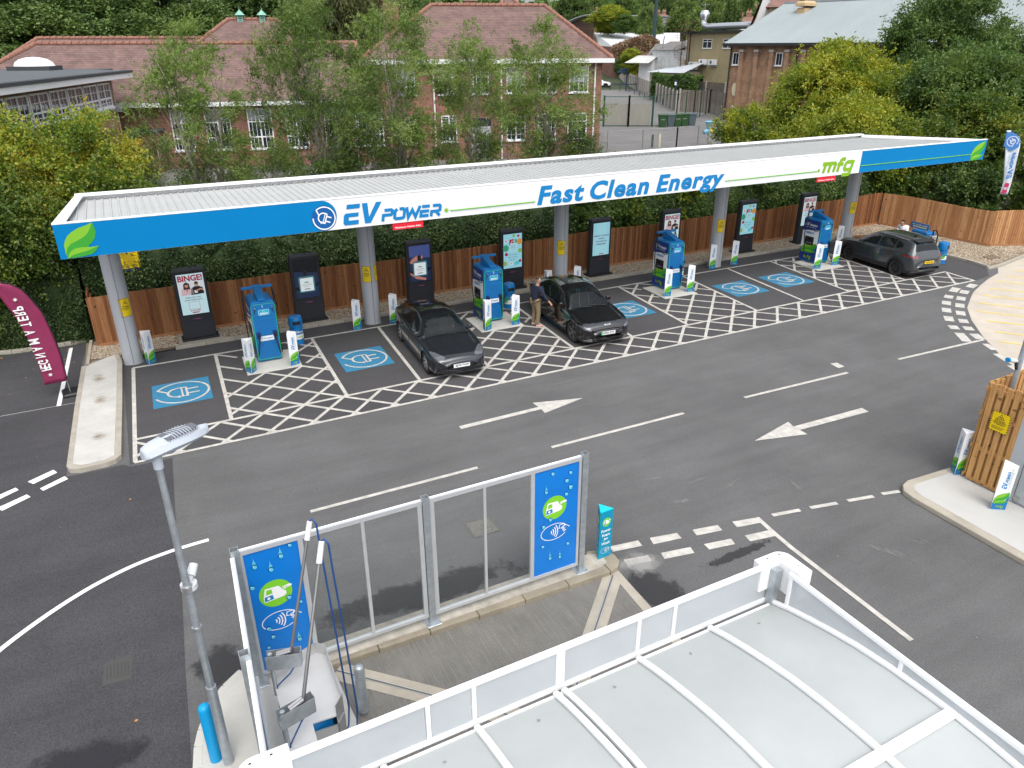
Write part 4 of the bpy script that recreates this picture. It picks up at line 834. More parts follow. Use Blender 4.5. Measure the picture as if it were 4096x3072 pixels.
def fence_run(name, p0, p1, h, label, wood, seed=1, bw=.115, drop_=0):
    P0, P1 = Vector(p0), Vector(p1); L = (P1-P0).length; d = (P1-P0)/L; t = thing(name, label, 'fence', (P0.x, P0.y, 0), math.atan2(d.y, d.x)); rn = random.Random(seed)
    b = MB(); n = int(L/(bw*.9)); st = L/n
    for i in range(n):
        x = i*st; zt = h+rn.uniform(-.008, .008)+.03*math.sin(i*.11)+.02*math.sin(i*.037+1)
        b.add([(x, -.012, .16), (x+bw, .012, .16), (x+bw, .03, .16), (x, .005, .16), (x, -.012, zt), (x+bw, .012, zt), (x+bw, .03, zt), (x, .005, zt)], [(3, 2, 1, 0), (4, 5, 6, 7), (0, 1, 5, 4), (1, 2, 6, 5), (2, 3, 7, 6), (3, 0, 4, 7)], wood)
    b.build('boards', t)
    b = MB(); k = max(1, int(L/2.7))
    for i in range(k): b.box(i*L/k+.01, -.03, 0.02, (i+1)*L/k-.01, -.005, .17, GB)
    b.build('gravel_board', t, bevel=.004)
    for i in range(k+1):
        b = MB(); b.box(i*L/k-.05, .03, 0, i*L/k+.05, .13, h-.02, wood); b.build('post', t)
    b = MB()
    for z in (.4, .95, h-.25): b.box(0, .03, z, L, .07, z+.08, wood)
    b.build('rails', t)
    return t
fence_run('timber_fence', (-1.72, 25.72), (35.55, 26.1), 1.68, 'long brown timber fence behind the row of ad screens', FW, 1)
fence_run('timber_fence', (-1.72, 27.6), (-1.74, 25.75), 1.72, 'short return of brown timber fence behind the leftmost column', FW, 2)
fence_run('timber_fence', (35.6, 26.05), (36.15, 20.42), 1.68, 'golden brown timber fence at the right, between gravel and trees', FW2, 3)
fence_run('timber_fence', (36.18, 20.38), (41.5, 17.3), 1.72, 'golden brown timber fence run reaching the right edge of the photo', FW2, 4)
# ---- yellow parking notice behind the fence
t = thing('parking_notice', 'yellow parking notice on a grey pole behind the fence by the leftmost column', 'sign', (-.36, 27.1, 0))
b = MB(); b.cyl((0, 0, 0), (0, 0, 2.9), .038, .038, GALV, 12); b.build('pole', t, smooth=True)
b = MB(); b.bbox(-.34, -.06, 2.02, .34, -.03, 3.0, .01, YEL); b.build('panel', t)
b = MB(frame((-.34, -.061, 2.02), (1, 0, 0), (0, 0, 1))); b.stroke([(.02, .02), (.66, .02), (.66, .96), (.02, .96)], .012, .002, INK, closed=True); b.flat([(.02, .02), (.66, .02), (.66, .14), (.02, .14)], .003, mat('notice_navy', (.01, .02, .1), .5)); b.disc((.45, .08), .045, .045, .005, PADW)
for i in range(4): b.flat([(.08, .24+i*.09), (.13, .24+i*.09), (.13, .29+i*.09), (.08, .29+i*.09)], .004, GRN_D if i % 2 else TXTBLUE)
for i in range(16): b.box(.08 if i > 7 else .18, .22+i*.035, 0, .60-.05*(i % 3), .23+i*.035, .003, INK)
put_text(b, 'PRIVATE LAND', RED, .12, .86, .004, w=.44, h=.05, size=.1, bold=.002); b.build('lettering', t)
# =====================================================================
# FEATHER FLAGS
# =====================================================================
def sail_flag(name, label, base, hdir, right, left, mt, z0=0, wave=.03, edge=None):
    t = thing(name, label, 'flag', (base[0], base[1], z0), math.atan2(hdir[1], hdir[0]))
    n = 24
    def interp(P, z):
        P = sorted(P, key=lambda p: p[1])
        if z <= P[0][1]: return P[0][0]
        for a, c in zip(P, P[1:]):
            if z <= c[1]: return a[0]+(c[0]-a[0])*(z-a[1])/(c[1]-a[1])
        return P[-1][0]
    z_lo, z_hi = min(p[1] for p in left), max(p[1] for p in right); rows = []
    for i in range(n+1):
        z = z_lo+(z_hi-z_lo)*i/n; a, c = interp(left, z), interp(right, z); a = min(a, c-.002)
        rows.append([(a+(c-a)*j/8, wave*math.sin(j/8*5+i*.35)*(1-j/8*.6), z) for j in range(9)])
    b = MB(); b.loft(rows, mt, closed=False); s = b.build('sail', t, smooth='all'); md = s.modifiers.new('solid', 'SOLIDIFY'); md.thickness = .004
    b = MB(); pp = sorted(right, key=lambda p: p[1]); b.tube([(pp[0][0]+.01, 0, .04)]+[(x+.012, 0, z) for x, z in pp], [.014]*(len(pp)+1), edge or BLACK, 8); b.build('pole', t, smooth='all')
    return t
hd = (.99, .11)
prR = [(-1.02, 3.42), (-.86, 3.40), (-.71, 3.34), (-.48, 3.14), (-.33, 2.84), (-.17, 2.43), (-.1, 2.0), (-.05, 1.59), (-.02, 1.18), (-.03, .78), (-.04, .40)]
prL = [(-.57, .42), (-.57, .76), (-.6, 1.25), (-.63, 1.72), (-.71, 2.16), (-.78, 2.48), (-.88, 2.74), (-1.0, 3.1), (-1.1, 3.42)]
BURG = mat('flag_burgundy', (.23, .018, .075), .65, var=.12, vscale=3)
fl = sail_flag('feather_flag', 'burgundy feather flag with reversed PRET A MANGER lettering, at the left edge', (-2.43, 22.25), hd, prR, prL, BURG, wave=.018)
b = MB()
FR = frame((0, -.03, 0), (1, 0, 0), (0, 0, 1)); nl = 'PRET A MANGER'
path = [(-.66, 2.72), (-.61, 2.45), (-.56, 2.1), (-.52, 1.8), (-.47, 1.4), (-.43, 1.0), (-.41, .86)]
def along(u):
    k = u*(len(path)-1); i = min(int(k), len(path)-2); f = k-i; return path[i][0]+(path[i+1][0]-path[i][0])*f, path[i][1]+(path[i+1][1]-path[i][1])*f
# the back of the sail shows: letters run down the flag, mirrored
NW = {' ': .5, 'M': 1.25, 'I': .5}; tot = sum(NW.get(c, 1) for c in nl); u = 0
for ch in nl:
    wd = NW.get(ch, 1)
    if ch != ' ':
        x, z = along((u+wd/2)/tot); Lh = .15*wd*.8
        b.M = frame((x-.13, -.032, z-Lh/2), (0, 0, 1), (1, 0, 0)) if False else Matrix(((0, 1, 0, x-.14), (0, 0, -1, -.032), (1, 0, 0, z-Lh/2), (0, 0, 0, 1)))
        put_text(b, ch, WHITE_T, 0, 0, .0, w=Lh, h=.24, size=.2, bold=.004)
    u += wd
b.build('lettering', fl)
for sx_, sz_ in ((-.67, 2.90), (-.38, .70)): b = MB(FR); star_logo(b, sx_, sz_, .06, .004, WHITE_T); b.build('star', fl)
b = MB(); b.bbox(-.24, -.25, 0, .26, .3, .10, .04, BLACK); b.build('base', fl); b = MB(); b.cyl((-.03, 0, .1), (-.035, 0, .45), .016, .014, STEEL, 10); b.build('spigot', fl, smooth=True)
FBL = mat('flag_blue', (.06, .22, .58), .6); FWT = mat('flag_white', (.68, .74, .80), .6)
evR = [(-.14, 5.05), (.03, 5.13), (.24, 5.06), (.40, 4.93), (.50, 4.7), (.55, 4.45), (.57, 3.91), (.6, 3.36), (.61, 2.71), (.57, 2.2), (.54, 1.6)]
evL = [(.26, 2.2), (.25, 2.28), (.26, 2.79), (.13, 3.49), (.03, 4.1), (-.04, 4.42), (-.10, 4.8), (-.15, 5.1)]
fe = sail_flag('feather_flag', 'white and blue feather flag behind the right fence at the right edge', (37.6, 21.6), (.5, -.87), evR, evL, FWT, wave=.02)
b = MB(FR); b.flat([(-.10, 4.42), (.22, 4.2), (.5, 4.42), (.5, 4.62), (.42, 4.85), (.26, 5.0), (.02, 5.08), (-.13, 5.02)], .002, FBL); plug_logo(b, .20, 4.66, .24, .006, FWT, w=.034, rot=2.3); b.build('plug_emblem', fe); b = MB(FR)
b.flat([(.30, 2.25), (.5, 2.28), (.53, 2.74), (.36, 2.76)], .003, mat('flag_red', (.6, .03, .12), .6)); put_text(b, '100', FWT, .34, 2.43, .006, w=.16, h=.13, size=.1, bold=.004, mirror=True); b.build('price_patch', fe); b = MB()
b.M = Matrix(((0, 1, 0, .33), (0, 0, -1, -.034), (1, 0, 0, 2.95), (0, 0, 0, 1))); ev_power(b, 0, 0, 1.2, .0, FBL, h=.20); b.M = Matrix(((0, 1, 0, .20), (0, 0, -1, -.034), (1, 0, 0, 2.95), (0, 0, 0, 1))); put_text(b, 'Fast Clean Energy', mat('flag_grey', (.3, .4, .55), .6), 0, 0, 0, w=1.1, h=.09, size=.1); b.build('lettering', fe)
b = MB(); b.cyl((.55, 0, 2.0), (.55, 0, -.3), .02, .02, BLACK, 8); b.build('spike', fe)
# =====================================================================
# CARS
# =====================================================================
def crom(P, x):
    """monotone cubic through control pairs"""
    n = len(P)
    if x <= P[0][0]: return P[0][1]
    if x >= P[-1][0]: return P[-1][1]
    for i in range(n-1):
        if x <= P[i+1][0]: break
    def sl(j):
        if j <= 0: return (P[1][1]-P[0][1])/(P[1][0]-P[0][0])
        if j >= n-1: return (P[-1][1]-P[-2][1])/(P[-1][0]-P[-2][0])
        a = (P[j][1]-P[j-1][1])/(P[j][0]-P[j-1][0]); b = (P[j+1][1]-P[j][1])/(P[j+1][0]-P[j][0])
        return 0 if a*b <= 0 else 2*a*b/(a+b)
    h = P[i+1][0]-P[i][0]; t = (x-P[i][0])/h; a, b = P[i][1], P[i+1][1]; m0, m1 = sl(i)*h, sl(i+1)*h
    return (2*t**3-3*t**2+1)*a+(t**3-2*t**2+t)*m0+(-2*t**3+3*t**2)*b+(t**3-t**2)*m1
def inpoly(x, y, P):
    c = False; j = len(P)-1
    for i in range(len(P)):
        if (P[i][1] > y) != (P[j][1] > y) and x < (P[j][0]-P[i][0])*(y-P[i][1])/(P[j][1]-P[i][1])+P[i][0]: c = not c
        j = i
    return c
def glass_mat(name, tint=(.010, .014, .015), a=.62):
    M = mat(name, tint, .03, coat=0, alpha=a); M.node_tree.nodes['Principled BSDF'].inputs['Specular IOR Level'].default_value = .6; return M
PLASTIC = mat('car_black_trim', (.014, .014, .015), .55); GLASS = glass_mat('car_glass'); CHROME = mat('car_chrome', (.6, .6, .62), .15, metal=.9)
LAMP_C = mat('headlamp_clear', (.13, .14, .16), .08, metal=.3, coat=1); LAMP_R = mat('tail_lamp_red', (.25, .005, .01), .15, coat=1); PLW = mat('plate_white', (.78, .78, .78), .4); PLY = mat('plate_yellow', (.80, .50, .0), .4); SEAT = mat('seat_trim', (.02, .02, .022), .7); SEATP = mat('seat_piping', (.35, .37, .38), .7)
def make_car(name, label, D_, loc, rz, paint):
    L = D_['L']; t = thing(name, label, 'car', loc, rz, D_.get('group')); t.scale = (.985, .955, .985)
    top, belt, wid, rw = D_['top'], D_['belt'], D_['wid'], D_['rw']; ax = D_['ax']; R = D_['R']; W = D_['W']
    xs = []; x = 0
    while x < L: xs.append(x); x += .02 if (x < .12 or x > L-.14) else .026
    xs.append(L)
    def section(x):
        w = crom(wid, x); zc = crom(top, x); zb = min(crom(belt, x), zc-.02); r = crom(rw, x); zl = crom(D_['low'], x)
        cab = max(0, min(1, (zc-zb-.12)/.25))
        pts = [(w*.55, zl-.02), (w*.90, zl-.01), (w*.985, zl+.06), (w, zl+.16), (w*1.0, zl+(zb-zl)*.62), (w*.985, zb-.07), (w*.955-.02*cab, zb)]
        ze = zc-.055-.03*cab
        pts += [((w*.955*.5+r*.5)+.02, zb+(ze-zb)*.45), (r+.03, ze-.02*cab-.0), (r*.93, ze+.028), (r*.62, zc-.012), (r*.3, zc-.003), (0, zc)]
        if cab < .05: pts[7] = (w*.90, zb+(ze-zb)*.6+.0); pts[8] = (w*.80, ze+.012)
        return pts
    K = 5
    def dense(P):
        out = []; n = len(P)
        for i in range(n-1):
            p0, p1, p2, p3 = P[max(i-1, 0)], P[i], P[i+1], P[min(i+2, n-1)]
            for k in range(K):
                s = k/K; out.append(tuple(.5*((2*p1[d])+(-p0[d]+p2[d])*s+(2*p0[d]-5*p1[d]+4*p2[d]-p3[d])*s*s+(-p0[d]+3*p1[d]-3*p2[d]+p3[d])*s**3) for d in (0, 1)))
        out.append(P[-1]); return out
    rings = []
    for x in xs:
        h = dense(section(x)); full = [(x, y, z) for y, z in h]+[(x, -y, z) for y, z in h[-2::-1]]
        rings.append([(px-L/2, py, pz) for px, py, pz in full])
    n = len(rings[0]); NI = len(rings)
    zones = {'body': MB(), 'windscreen': MB(), 'rear_window': MB(), 'side_window': [MB(), MB(), MB(), MB()], 'lower_trim': MB(), 'roof_panel': MB()}
    lamps = {}
    V = [p for r in rings for p in r]
    facesets = {}
    def put(key, f): facesets.setdefault(key, []).append(f)
    for i in range(NI-1):
        for j in range(n-1):
            f = (i*n+j, i*n+j+1, (i+1)*n+j+1, (i+1)*n+j)
            c = [sum(V[k][d] for k in f)/4 for d in range(3)]; x = c[0]+L/2; y, z = c[1], c[2]; ay = abs(y); w = crom(wid, x)
            h_idx = j if j < (n-1)/2 else n-2-j; sec = h_idx/K
            if any((x-a)**2+(z-R)**2 < (R+.055)**2 for a in ax) and ay > w-.34: continue
            key = 'body'
            ws0, ws1, wt = D_['ws']; bs0, bs1 = D_['bs']
            r = crom(rw, x)
            if sec >= 8.3 and ws0+.05*(1-(ay/.8)**2)*0 < x < ws1 and ay < r-.02: key = 'windscreen'
            elif sec >= 8.3 and bs0 < x < bs1 and ay < r-.05: key = 'rear_window'
            elif 6.15 < sec < 8.3 and any(inpoly(x, z, P) for P in D_['side']):
                k = [inpoly(x, z, P) for P in D_['side']].index(True); key = ('side_window', k, y > 0)
            elif sec >= 8.3 and ws1 <= x <= bs0 and D_.get('glassroof') and ay < r-.03: key = 'roof_panel'
            elif D_.get('clad') and (z < D_['clad'] or (sec < 5 and any((x-a)**2+(z-R)**2 < (R+.12)**2 for a in ax))): key = 'lower_trim'
            elif z < crom(D_['low'], x)+.05 and sec < 3: key = 'lower_trim'
            for nm, view, P in D_.get('masks', ()):
                if view == 'F' and x < .7 and inpoly(ay, z, P) and sec < 9: key = nm
                if view == 'T' and x < 1.0 and inpoly(x, ay, P) and z > .5: key = nm
                if view == 'R' and x > L-.6 and inpoly(ay, z, P): key = nm
                if view == 'S' and inpoly(x, z, P) and ay > w*.8: key = nm
            if isinstance(key, str) and key in ('headlight', 'tail_light'): key = (key, 0, y > 0)
            put(key, f)
    mats = {'body': paint, 'windscreen': GLASS, 'rear_window': GLASS, 'side_window': GLASS, 'lower_trim': PLASTIC, 'roof_panel': glass_mat('car_roof_glass', (.006, .006, .008), 1), 'headlight': LAMP_C, 'tail_light': LAMP_R, 'grille': mat('grille_mesh', (.008, .008, .009), .6, bump=1, bscale=60), 'gloss_band': mat('car_sheen_grey', (.05, .055, .06), .3, metal=.4, coat=.6), 'splitter': mat('car_silver_trim', (.20, .21, .22), .35, metal=.5), 'dark_glass': mats_dark()}
    # nose and tail caps
    for ri, rev in ((0, True), (NI-1, False)):
        f = tuple(ri*n+j for j in range(n)); put('body', f[::-1] if not rev else f)
    for key, fs in facesets.items():
        nm = key if isinstance(key, str) else key[0]; used = sorted({k for f in fs for k in f}); mp = {k: i for i, k in enumerate(used)}
        b = MB(); off = 0
        b.add([V[k] for k in used], [tuple(mp[k] for k in f)[::-1] for f in fs], mats[nm]); o = b.build(nm, t, smooth='all')
    body_bottom = MB(); body_bottom.box(-L/2+.25, -W/2+.18, .17, L/2-.25, W/2-.18, .3, PLASTIC)
    for a in ax: body_bottom.box(a-L/2-.42, -W/2+.30, .2, a-L/2+.42, W/2-.30, .72, PLASTIC)
    body_bottom.build('underbody', t)
    def side_y(x, z):
        h = dense(section(x)); best = min(h, key=lambda p: abs(p[1]-z)+(0 if p[0] > .4 else 9)); return best[0]
    for s in (-1, 1):       # door shut lines and handles
        for line in D_['doors']:
            b = MB(); pts = []
            for (x0, z0), (x1, z1) in zip(line, line[1:]):
                for k in range(6): q = k/6; pts.append((x0+(x1-x0)*q, z0+(z1-z0)*q))
            pts.append(line[-1]); b.tube([(x-L/2, s*(side_y(x, z)+.001), z) for x, z in pts], .005, PLASTIC, 5); b.build('shut_line', t)
        for x, z in D_['handles']: b = MB(); y = side_y(x, z); b.box(x-L/2-.09, s*y-.012, z-.014, x-L/2+.09, s*y+.022, z+.014, D_.get('hmat', paint)); b.build('door_handle', t, bevel=.006)
        mx, mz = D_['mirror']; y = side_y(mx, mz-.03); b = MB()
        b.loft([[(mx-L/2+dx, s*(y+yy), mz+zz) for dx, zz in ((-.07, -.05), (.03, -.07), (.06, -.02), (.05, .07), (-.05, .06))] for yy in (.03, .09, .17)], D_.get('mmat', paint)); b.box(mx-L/2-.02, s*y-.02, mz-.05, mx-L/2+.03, s*(y)+.1*s if s > 0 else -y+.02, mz-.02, PLASTIC) if s > 0 else b.box(mx-L/2-.02, -y-.1, mz-.05, mx-L/2+.03, -y+.02, mz-.02, PLASTIC)
        b.build('wing_mirror', t, smooth=True, bevel=.02)
    for a in ax:            # arch lips
        for s in (-1, 1):
            r0, r1 = R+.035, R+(.125 if D_.get('clad', 0) > .36 else .07); P0 = []; P1 = []
            for q in range(25):
                an = R_(-8+196*q/24); f = lambda r: (a+r*math.cos(an), R+r*math.sin(an)); xa, za = f(r0); xb, zb_ = f(r1)
                P0.append((xa-L/2, s*(side_y(xa, max(.2, za))+.006), za)); P1.append((xb-L/2, s*(side_y(xb, max(.2, zb_))+.007), zb_))
            b = MB(); b.loft([P0, P1], D_.get('arch', paint), closed=False); b.build('arch_lip', t, smooth='all')
    # wheels
    for a in ax:
        for s in (-1, 1):
            yo = s*(crom(wid, a)-.015); c = (a-L/2, yo, R)
            def ringy(r, y, N=36): return [(c[0]+r*math.cos(2*PI*i/N), y, c[2]+r*math.sin(2*PI*i/N)) for i in range(N)]
            b = MB(); b.loft([ringy(r, yo-s*d) for r, d in ((R*.70, .20), (R*.96, .205), (R, .17), (R, .03), (R*.965, .004), (R*.72, 0), (R*.70, .03))], RUB, caps=False); wh = b.build('wheel', t, smooth='all')
            b = MB(); rm = D_['rim']; b.loft([ringy(r, yo-s*d) for r, d in ((R*.70, .06), (R*.71, .005), (R*.66, .005), (R*.62, .05), (.05, .09))], mat('rim_dark', (.02, .02, .022), .5), caps=False)
            N = D_['spokes']
            for k in range(N):
                an = 2*PI*k/N+.3; ca, sa = math.cos(an), math.sin(an); tw = D_.get('twist', .0)
                for g_ in D_['sp_off']:
                    p0 = Vector((c[0]+.05*math.cos(an+g_), yo-s*.035, c[2]+.05*math.sin(an+g_))); p1 = Vector((c[0]+R*.68*math.cos(an+g_*.3+tw), yo-s*.012, c[2]+R*.68*math.sin(an+g_*.3+tw)))
                    d = (p1-p0).normalized(); q = d.cross(Vector((0, 1, 0)))*D_['sp_w']; h = Vector((0, s*.012, 0))
                    b.loft([[tuple(p0+q), tuple(p0-q), tuple(p0-q+h*-1), tuple(p0+q-h)], [tuple(p1+q*1.2), tuple(p1-q*1.2), tuple(p1-q*1.2-h), tuple(p1+q*1.2-h)]], rm)
            b.cyl((c[0], yo-s*.05, c[2]), (c[0], yo-s*.02, c[2]), .055, .05, rm, 16); b.build('rim', wh)
    # cabin
    for sx, rows in ((D_['seats'][0], (-.36, .36)), (D_['seats'][1], (-.36, .36))):
        for yy in rows:
            b = MB(); b.bbox(sx-L/2-.25, yy-.24, .45, sx-L/2+.25, yy+.24, .62, .05, SEAT); b.loft([[(sx-L/2+.2+k*.13, yy-.23+k*.03, .55+k*.55), (sx-L/2+.2+k*.13, yy+.23-k*.03, .55+k*.55), (sx-L/2+.32+k*.13, yy+.2-k*.03, .55+k*.55), (sx-L/2+.32+k*.13, yy-.2+k*.03, .55+k*.55)] for k in (0, 1)], SEAT)
            b.bbox(sx-L/2+.33, yy-.12, 1.1, sx-L/2+.43, yy+.12, 1.27, .03, SEAT); st = b.build('seat', t, bevel=.02)
            if D_.get('piping'):
                b = MB()
                for q in (-.2, .2): b.tube([(sx-L/2+.17, yy+q, .6), (sx-L/2+.29, yy+q*.92, 1.05), (sx-L/2+.34, yy+q*.6, 1.2)], .014, SEATP, 6)
                b.build('piping', st)
    b = MB(); dx = D_['dash']-L/2; b.loft([[(dx-.45, -.68, .80), (dx, -.68, .86), (dx+.1, -.66, .6), (dx-.45, -.66, .6)], [(dx-.45, .68, .80), (dx, .68, .86), (dx+.1, .66, .6), (dx-.45, .66, .6)]], SEAT); b.box(dx+.02, -.16, .86, dx+.04, .16, 1.0, BLACK); b.build('dashboard', t)
    b = MB(); P = [(dx+.25+.05*math.sin(2*PI*i/20), D_['drv']+.17*math.cos(2*PI*i/20), .88+.17*math.sin(2*PI*i/20)) for i in range(21)]; b.tube(P, .014, PLASTIC, 6); b.cyl((dx+.05, D_['drv'], .8), (dx+.25, D_['drv'], .87), .04, .06, PLASTIC, 8); b.build('steering_wheel', t)
    # plates
    for txt, mt_, x, z, sgn, w in D_['plates']:
        b = MB(); tilt = .02
        if sgn < 0: F_ = frame((x-L/2, w/2, z), (0, -1, 0), (tilt*2, 0, 1))
        else: F_ = frame((x-L/2, -w/2, z), (0, 1, 0), (-tilt*2, 0, 1))
        b.M = F_; b.box(0, 0, -.01, w, .112, 0, mt_)
        if D_.get('evplate') and sgn < 0: b.flat([(.004, .004), (.045, .004), (.045, .108), (.004, .108)], .002, mat('plate_green', (.02, .5, .12), .4))
        put_text(b, txt, INK, .06, .022, .003, w=w-.09, h=.07, size=.1, bold=.003); b.build('number_plate', t)
    return t, (lambda *a: None), paint
def mats_dark(): return mat('dark_lamp_housing', (.012, .012, .014), .1, coat=1)
def paintm(name, col, metal, rough=.28):
    M = mat(name, col, rough, metal=metal, coat=1, spec=.5); return M
M3 = dict(L=4.69, W=1.85, R=.335, ax=(.84, 3.715), glassroof=True, rim=mat('rim_silver', (.50, .51, .53), .3, metal=.7), spokes=9, sp_off=(-.12, .12), sp_w=.012, seats=(2.15, 3.0), dash=1.45, drv=-.36,
          top=[(0, .50), (.03, .61), (.10, .68), (.3, .745), (.7, .82), (1.1, .875), (1.3, .91), (1.7, 1.15), (2.1, 1.37), (2.5, 1.443), (3.0, 1.42), (3.5, 1.31), (4.0, 1.16), (4.35, 1.09), (4.55, 1.05), (4.64, .92), (4.69, .65)],
          belt=[(0, .44), (.05, .56), (.2, .66), (.5, .735), (.9, .81), (1.4, .87), (2.2, .905), (3.0, .93), (3.6, .96), (4.2, .99), (4.5, .93), (4.69, .58)],
          wid=[(0, .48), (.04, .66), (.14, .78), (.35, .87), (.7, .915), (1.2, .925), (3.2, .925), (3.9, .905), (4.3, .86), (4.55, .76), (4.65, .64), (4.69, .5)],
          rw=[(0, .4), (.3, .62), (.8, .70), (1.25, .73), (1.8, .63), (2.1, .58), (2.6, .575), (3.2, .565), (3.8, .58), (4.2, .63), (4.5, .62), (4.69, .4)],
          low=[(0, .25), (.2, .18), (.6, .17), (4.1, .19), (4.5, .26), (4.69, .36)], ws=(1.30, 2.12, .5), bs=(3.05, 3.98),
          side=[[(1.50, .935), (1.75, 1.08), (2.12, 1.25), (2.48, 1.34), (2.48, .955)], [(2.53, .955), (2.53, 1.345), (2.9, 1.335), (3.3, 1.24), (3.38, 1.19), (3.38, .985)], [(3.42, .985), (3.42, 1.18), (3.75, 1.06), (3.8, 1.02)]],
          masks=[('headlight', 'T', [(.09, .52), (.16, .47), (.30, .56), (.52, .70), (.66, .82), (.46, .84), (.26, .80), (.13, .70)]), ('grille', 'F', [(0, .255), (.62, .27), (.66, .33), (.5, .345), (0, .325)]), ('tail_light', 'R', [(.55, .80), (.95, .84), (.95, .97), (.62, .95)])],
          doors=[[(1.38, .35), (1.42, .7), (1.47, .9)], [(2.5, .3), (2.51, .6), (2.5, .94)], [(3.36, .55), (3.45, .75), (3.42, .96)], [(1.4, .30), (3.2, .30)]], handles=[(2.3, .83), (3.2, .86)], mirror=(1.62, .98),
          plates=[('EJ70 FWF', PLW, -.005, .375, -1, .52)])
make_car('parked_car', 'dark grey saloon with silver wheels parked nose-out left of charger 2', dict(M3, group='cars parked in the charging bays'), (7.86, 20.42, 0), R_(86.0), paintm('paint_dark_grey', (.020, .023, .029), .45, .2))
EV6 = dict(L=4.68, W=1.88, R=.365, ax=(.86, 3.76), rim=mat('rim_two_tone', (.16, .16, .17), .3, metal=.7), spokes=5, sp_off=(-.3, .15), sp_w=.020, twist=.25, seats=(2.15, 3.05), dash=1.4, drv=-.37, piping=True, clad=.33, evplate=True, mmat=paintm('paint_black', (.003, .003, .0035), .0, .12),
           top=[(0, .50), (.03, .66), (.10, .76), (.3, .83), (.7, .90), (1.05, .965), (1.2, 1.0), (1.6, 1.24), (2.0, 1.45), (2.4, 1.545), (3.0, 1.55), (3.6, 1.46), (4.0, 1.33), (4.25, 1.18), (4.45, 1.10), (4.6, 1.04), (4.66, .85), (4.68, .6)],
           belt=[(0, .44), (.05, .62), (.2, .74), (.5, .82), (.9, .90), (1.4, .96), (2.2, .99), (3.0, 1.02), (3.6, 1.06), (4.2, 1.07), (4.5, .98), (4.68, .55)],
           wid=[(0, .50), (.04, .70), (.12, .82), (.3, .90), (.6, .935), (1.2, .93), (3.2, .935), (3.9, .94), (4.3, .90), (4.55, .80), (4.65, .68), (4.68, .55)],
           rw=[(0, .45), (.3, .68), (.8, .74), (1.2, .76), (1.7, .67), (2.1, .61), (2.8, .60), (3.4, .58), (3.9, .57), (4.3, .66), (4.68, .45)],
           low=[(0, .26), (.2, .20), (.6, .19), (4.1, .21), (4.5, .30), (4.68, .42)], ws=(1.20, 2.02, .5), bs=(3.75, 4.22),
           side=[[(1.50, 1.02), (1.8, 1.18), (2.15, 1.33), (2.45, 1.42), (2.45, 1.04)], [(2.52, 1.04), (2.52, 1.425), (3.0, 1.43), (3.4, 1.37), (3.45, 1.33), (3.45, 1.07)], [(3.49, 1.08), (3.49, 1.32), (3.8, 1.2), (3.78, 1.14)]],
           masks=[('gloss_band', 'T', [(.06, .0), (.06, .45), (.12, .80), (.30, .86), (.34, .72), (.27, .62), (.24, .56), (.25, .46), (.20, .38), (.18, .0)]), ('headlight', 'F', [(.60, .66), (.66, .61), (.86, .64), (.93, .72), (.90, .755), (.80, .73)]), ('dark_glass', 'F', [(0, .655), (.60, .665), (.66, .61), (0, .60)]), ('grille', 'F', [(0, .26), (.5, .27), (.55, .38), (0, .40)]), ('splitter', 'F', [(.55, .24), (.86, .26), (.80, .33), (.6, .37)]), ('tail_light', 'R', [(0, .92), (.9, .95), (.9, 1.0), (0, .97)])],  # grey band over the nose paints a reflection onto black bodywork
           doors=[[(1.36, .4), (1.40, .8), (1.46, 1.0)], [(2.48, .36), (2.49, .7), (2.48, 1.02)], [(3.40, .62), (3.50, .85), (3.47, 1.06)], [(1.4, .36), (3.2, .36)]], handles=[(2.28, .90), (3.25, .95)], mirror=(1.68, 1.06),
           plates=[('DP23 ZTV', PLW, -.012, .44, -1, .52)])
kt, _, _ = make_car('parked_car', 'glossy black crossover with a grey sheen painted on its nose, a person at its door', dict(EV6, group='cars parked in the charging bays'), (13.04, 20.50, 0), R_(85.4), MATS['paint_black'])
b = MB(frame((-2.34+.055, .13, .735), (0, -1, 0), (.75, 0, 1)))
for P in ([(0, 0), (0, .05)], [(.0, .022), (.045, .05)], [(.02, .03), (.05, 0)], [(.075, 0), (.075, .05)], [(.10, 0), (.13, .05), (.16, 0)]): b.stroke([(x*1.45, y*.9) for x, y in P], .013, .012, WHITE_T)
b.build('badge', kt)
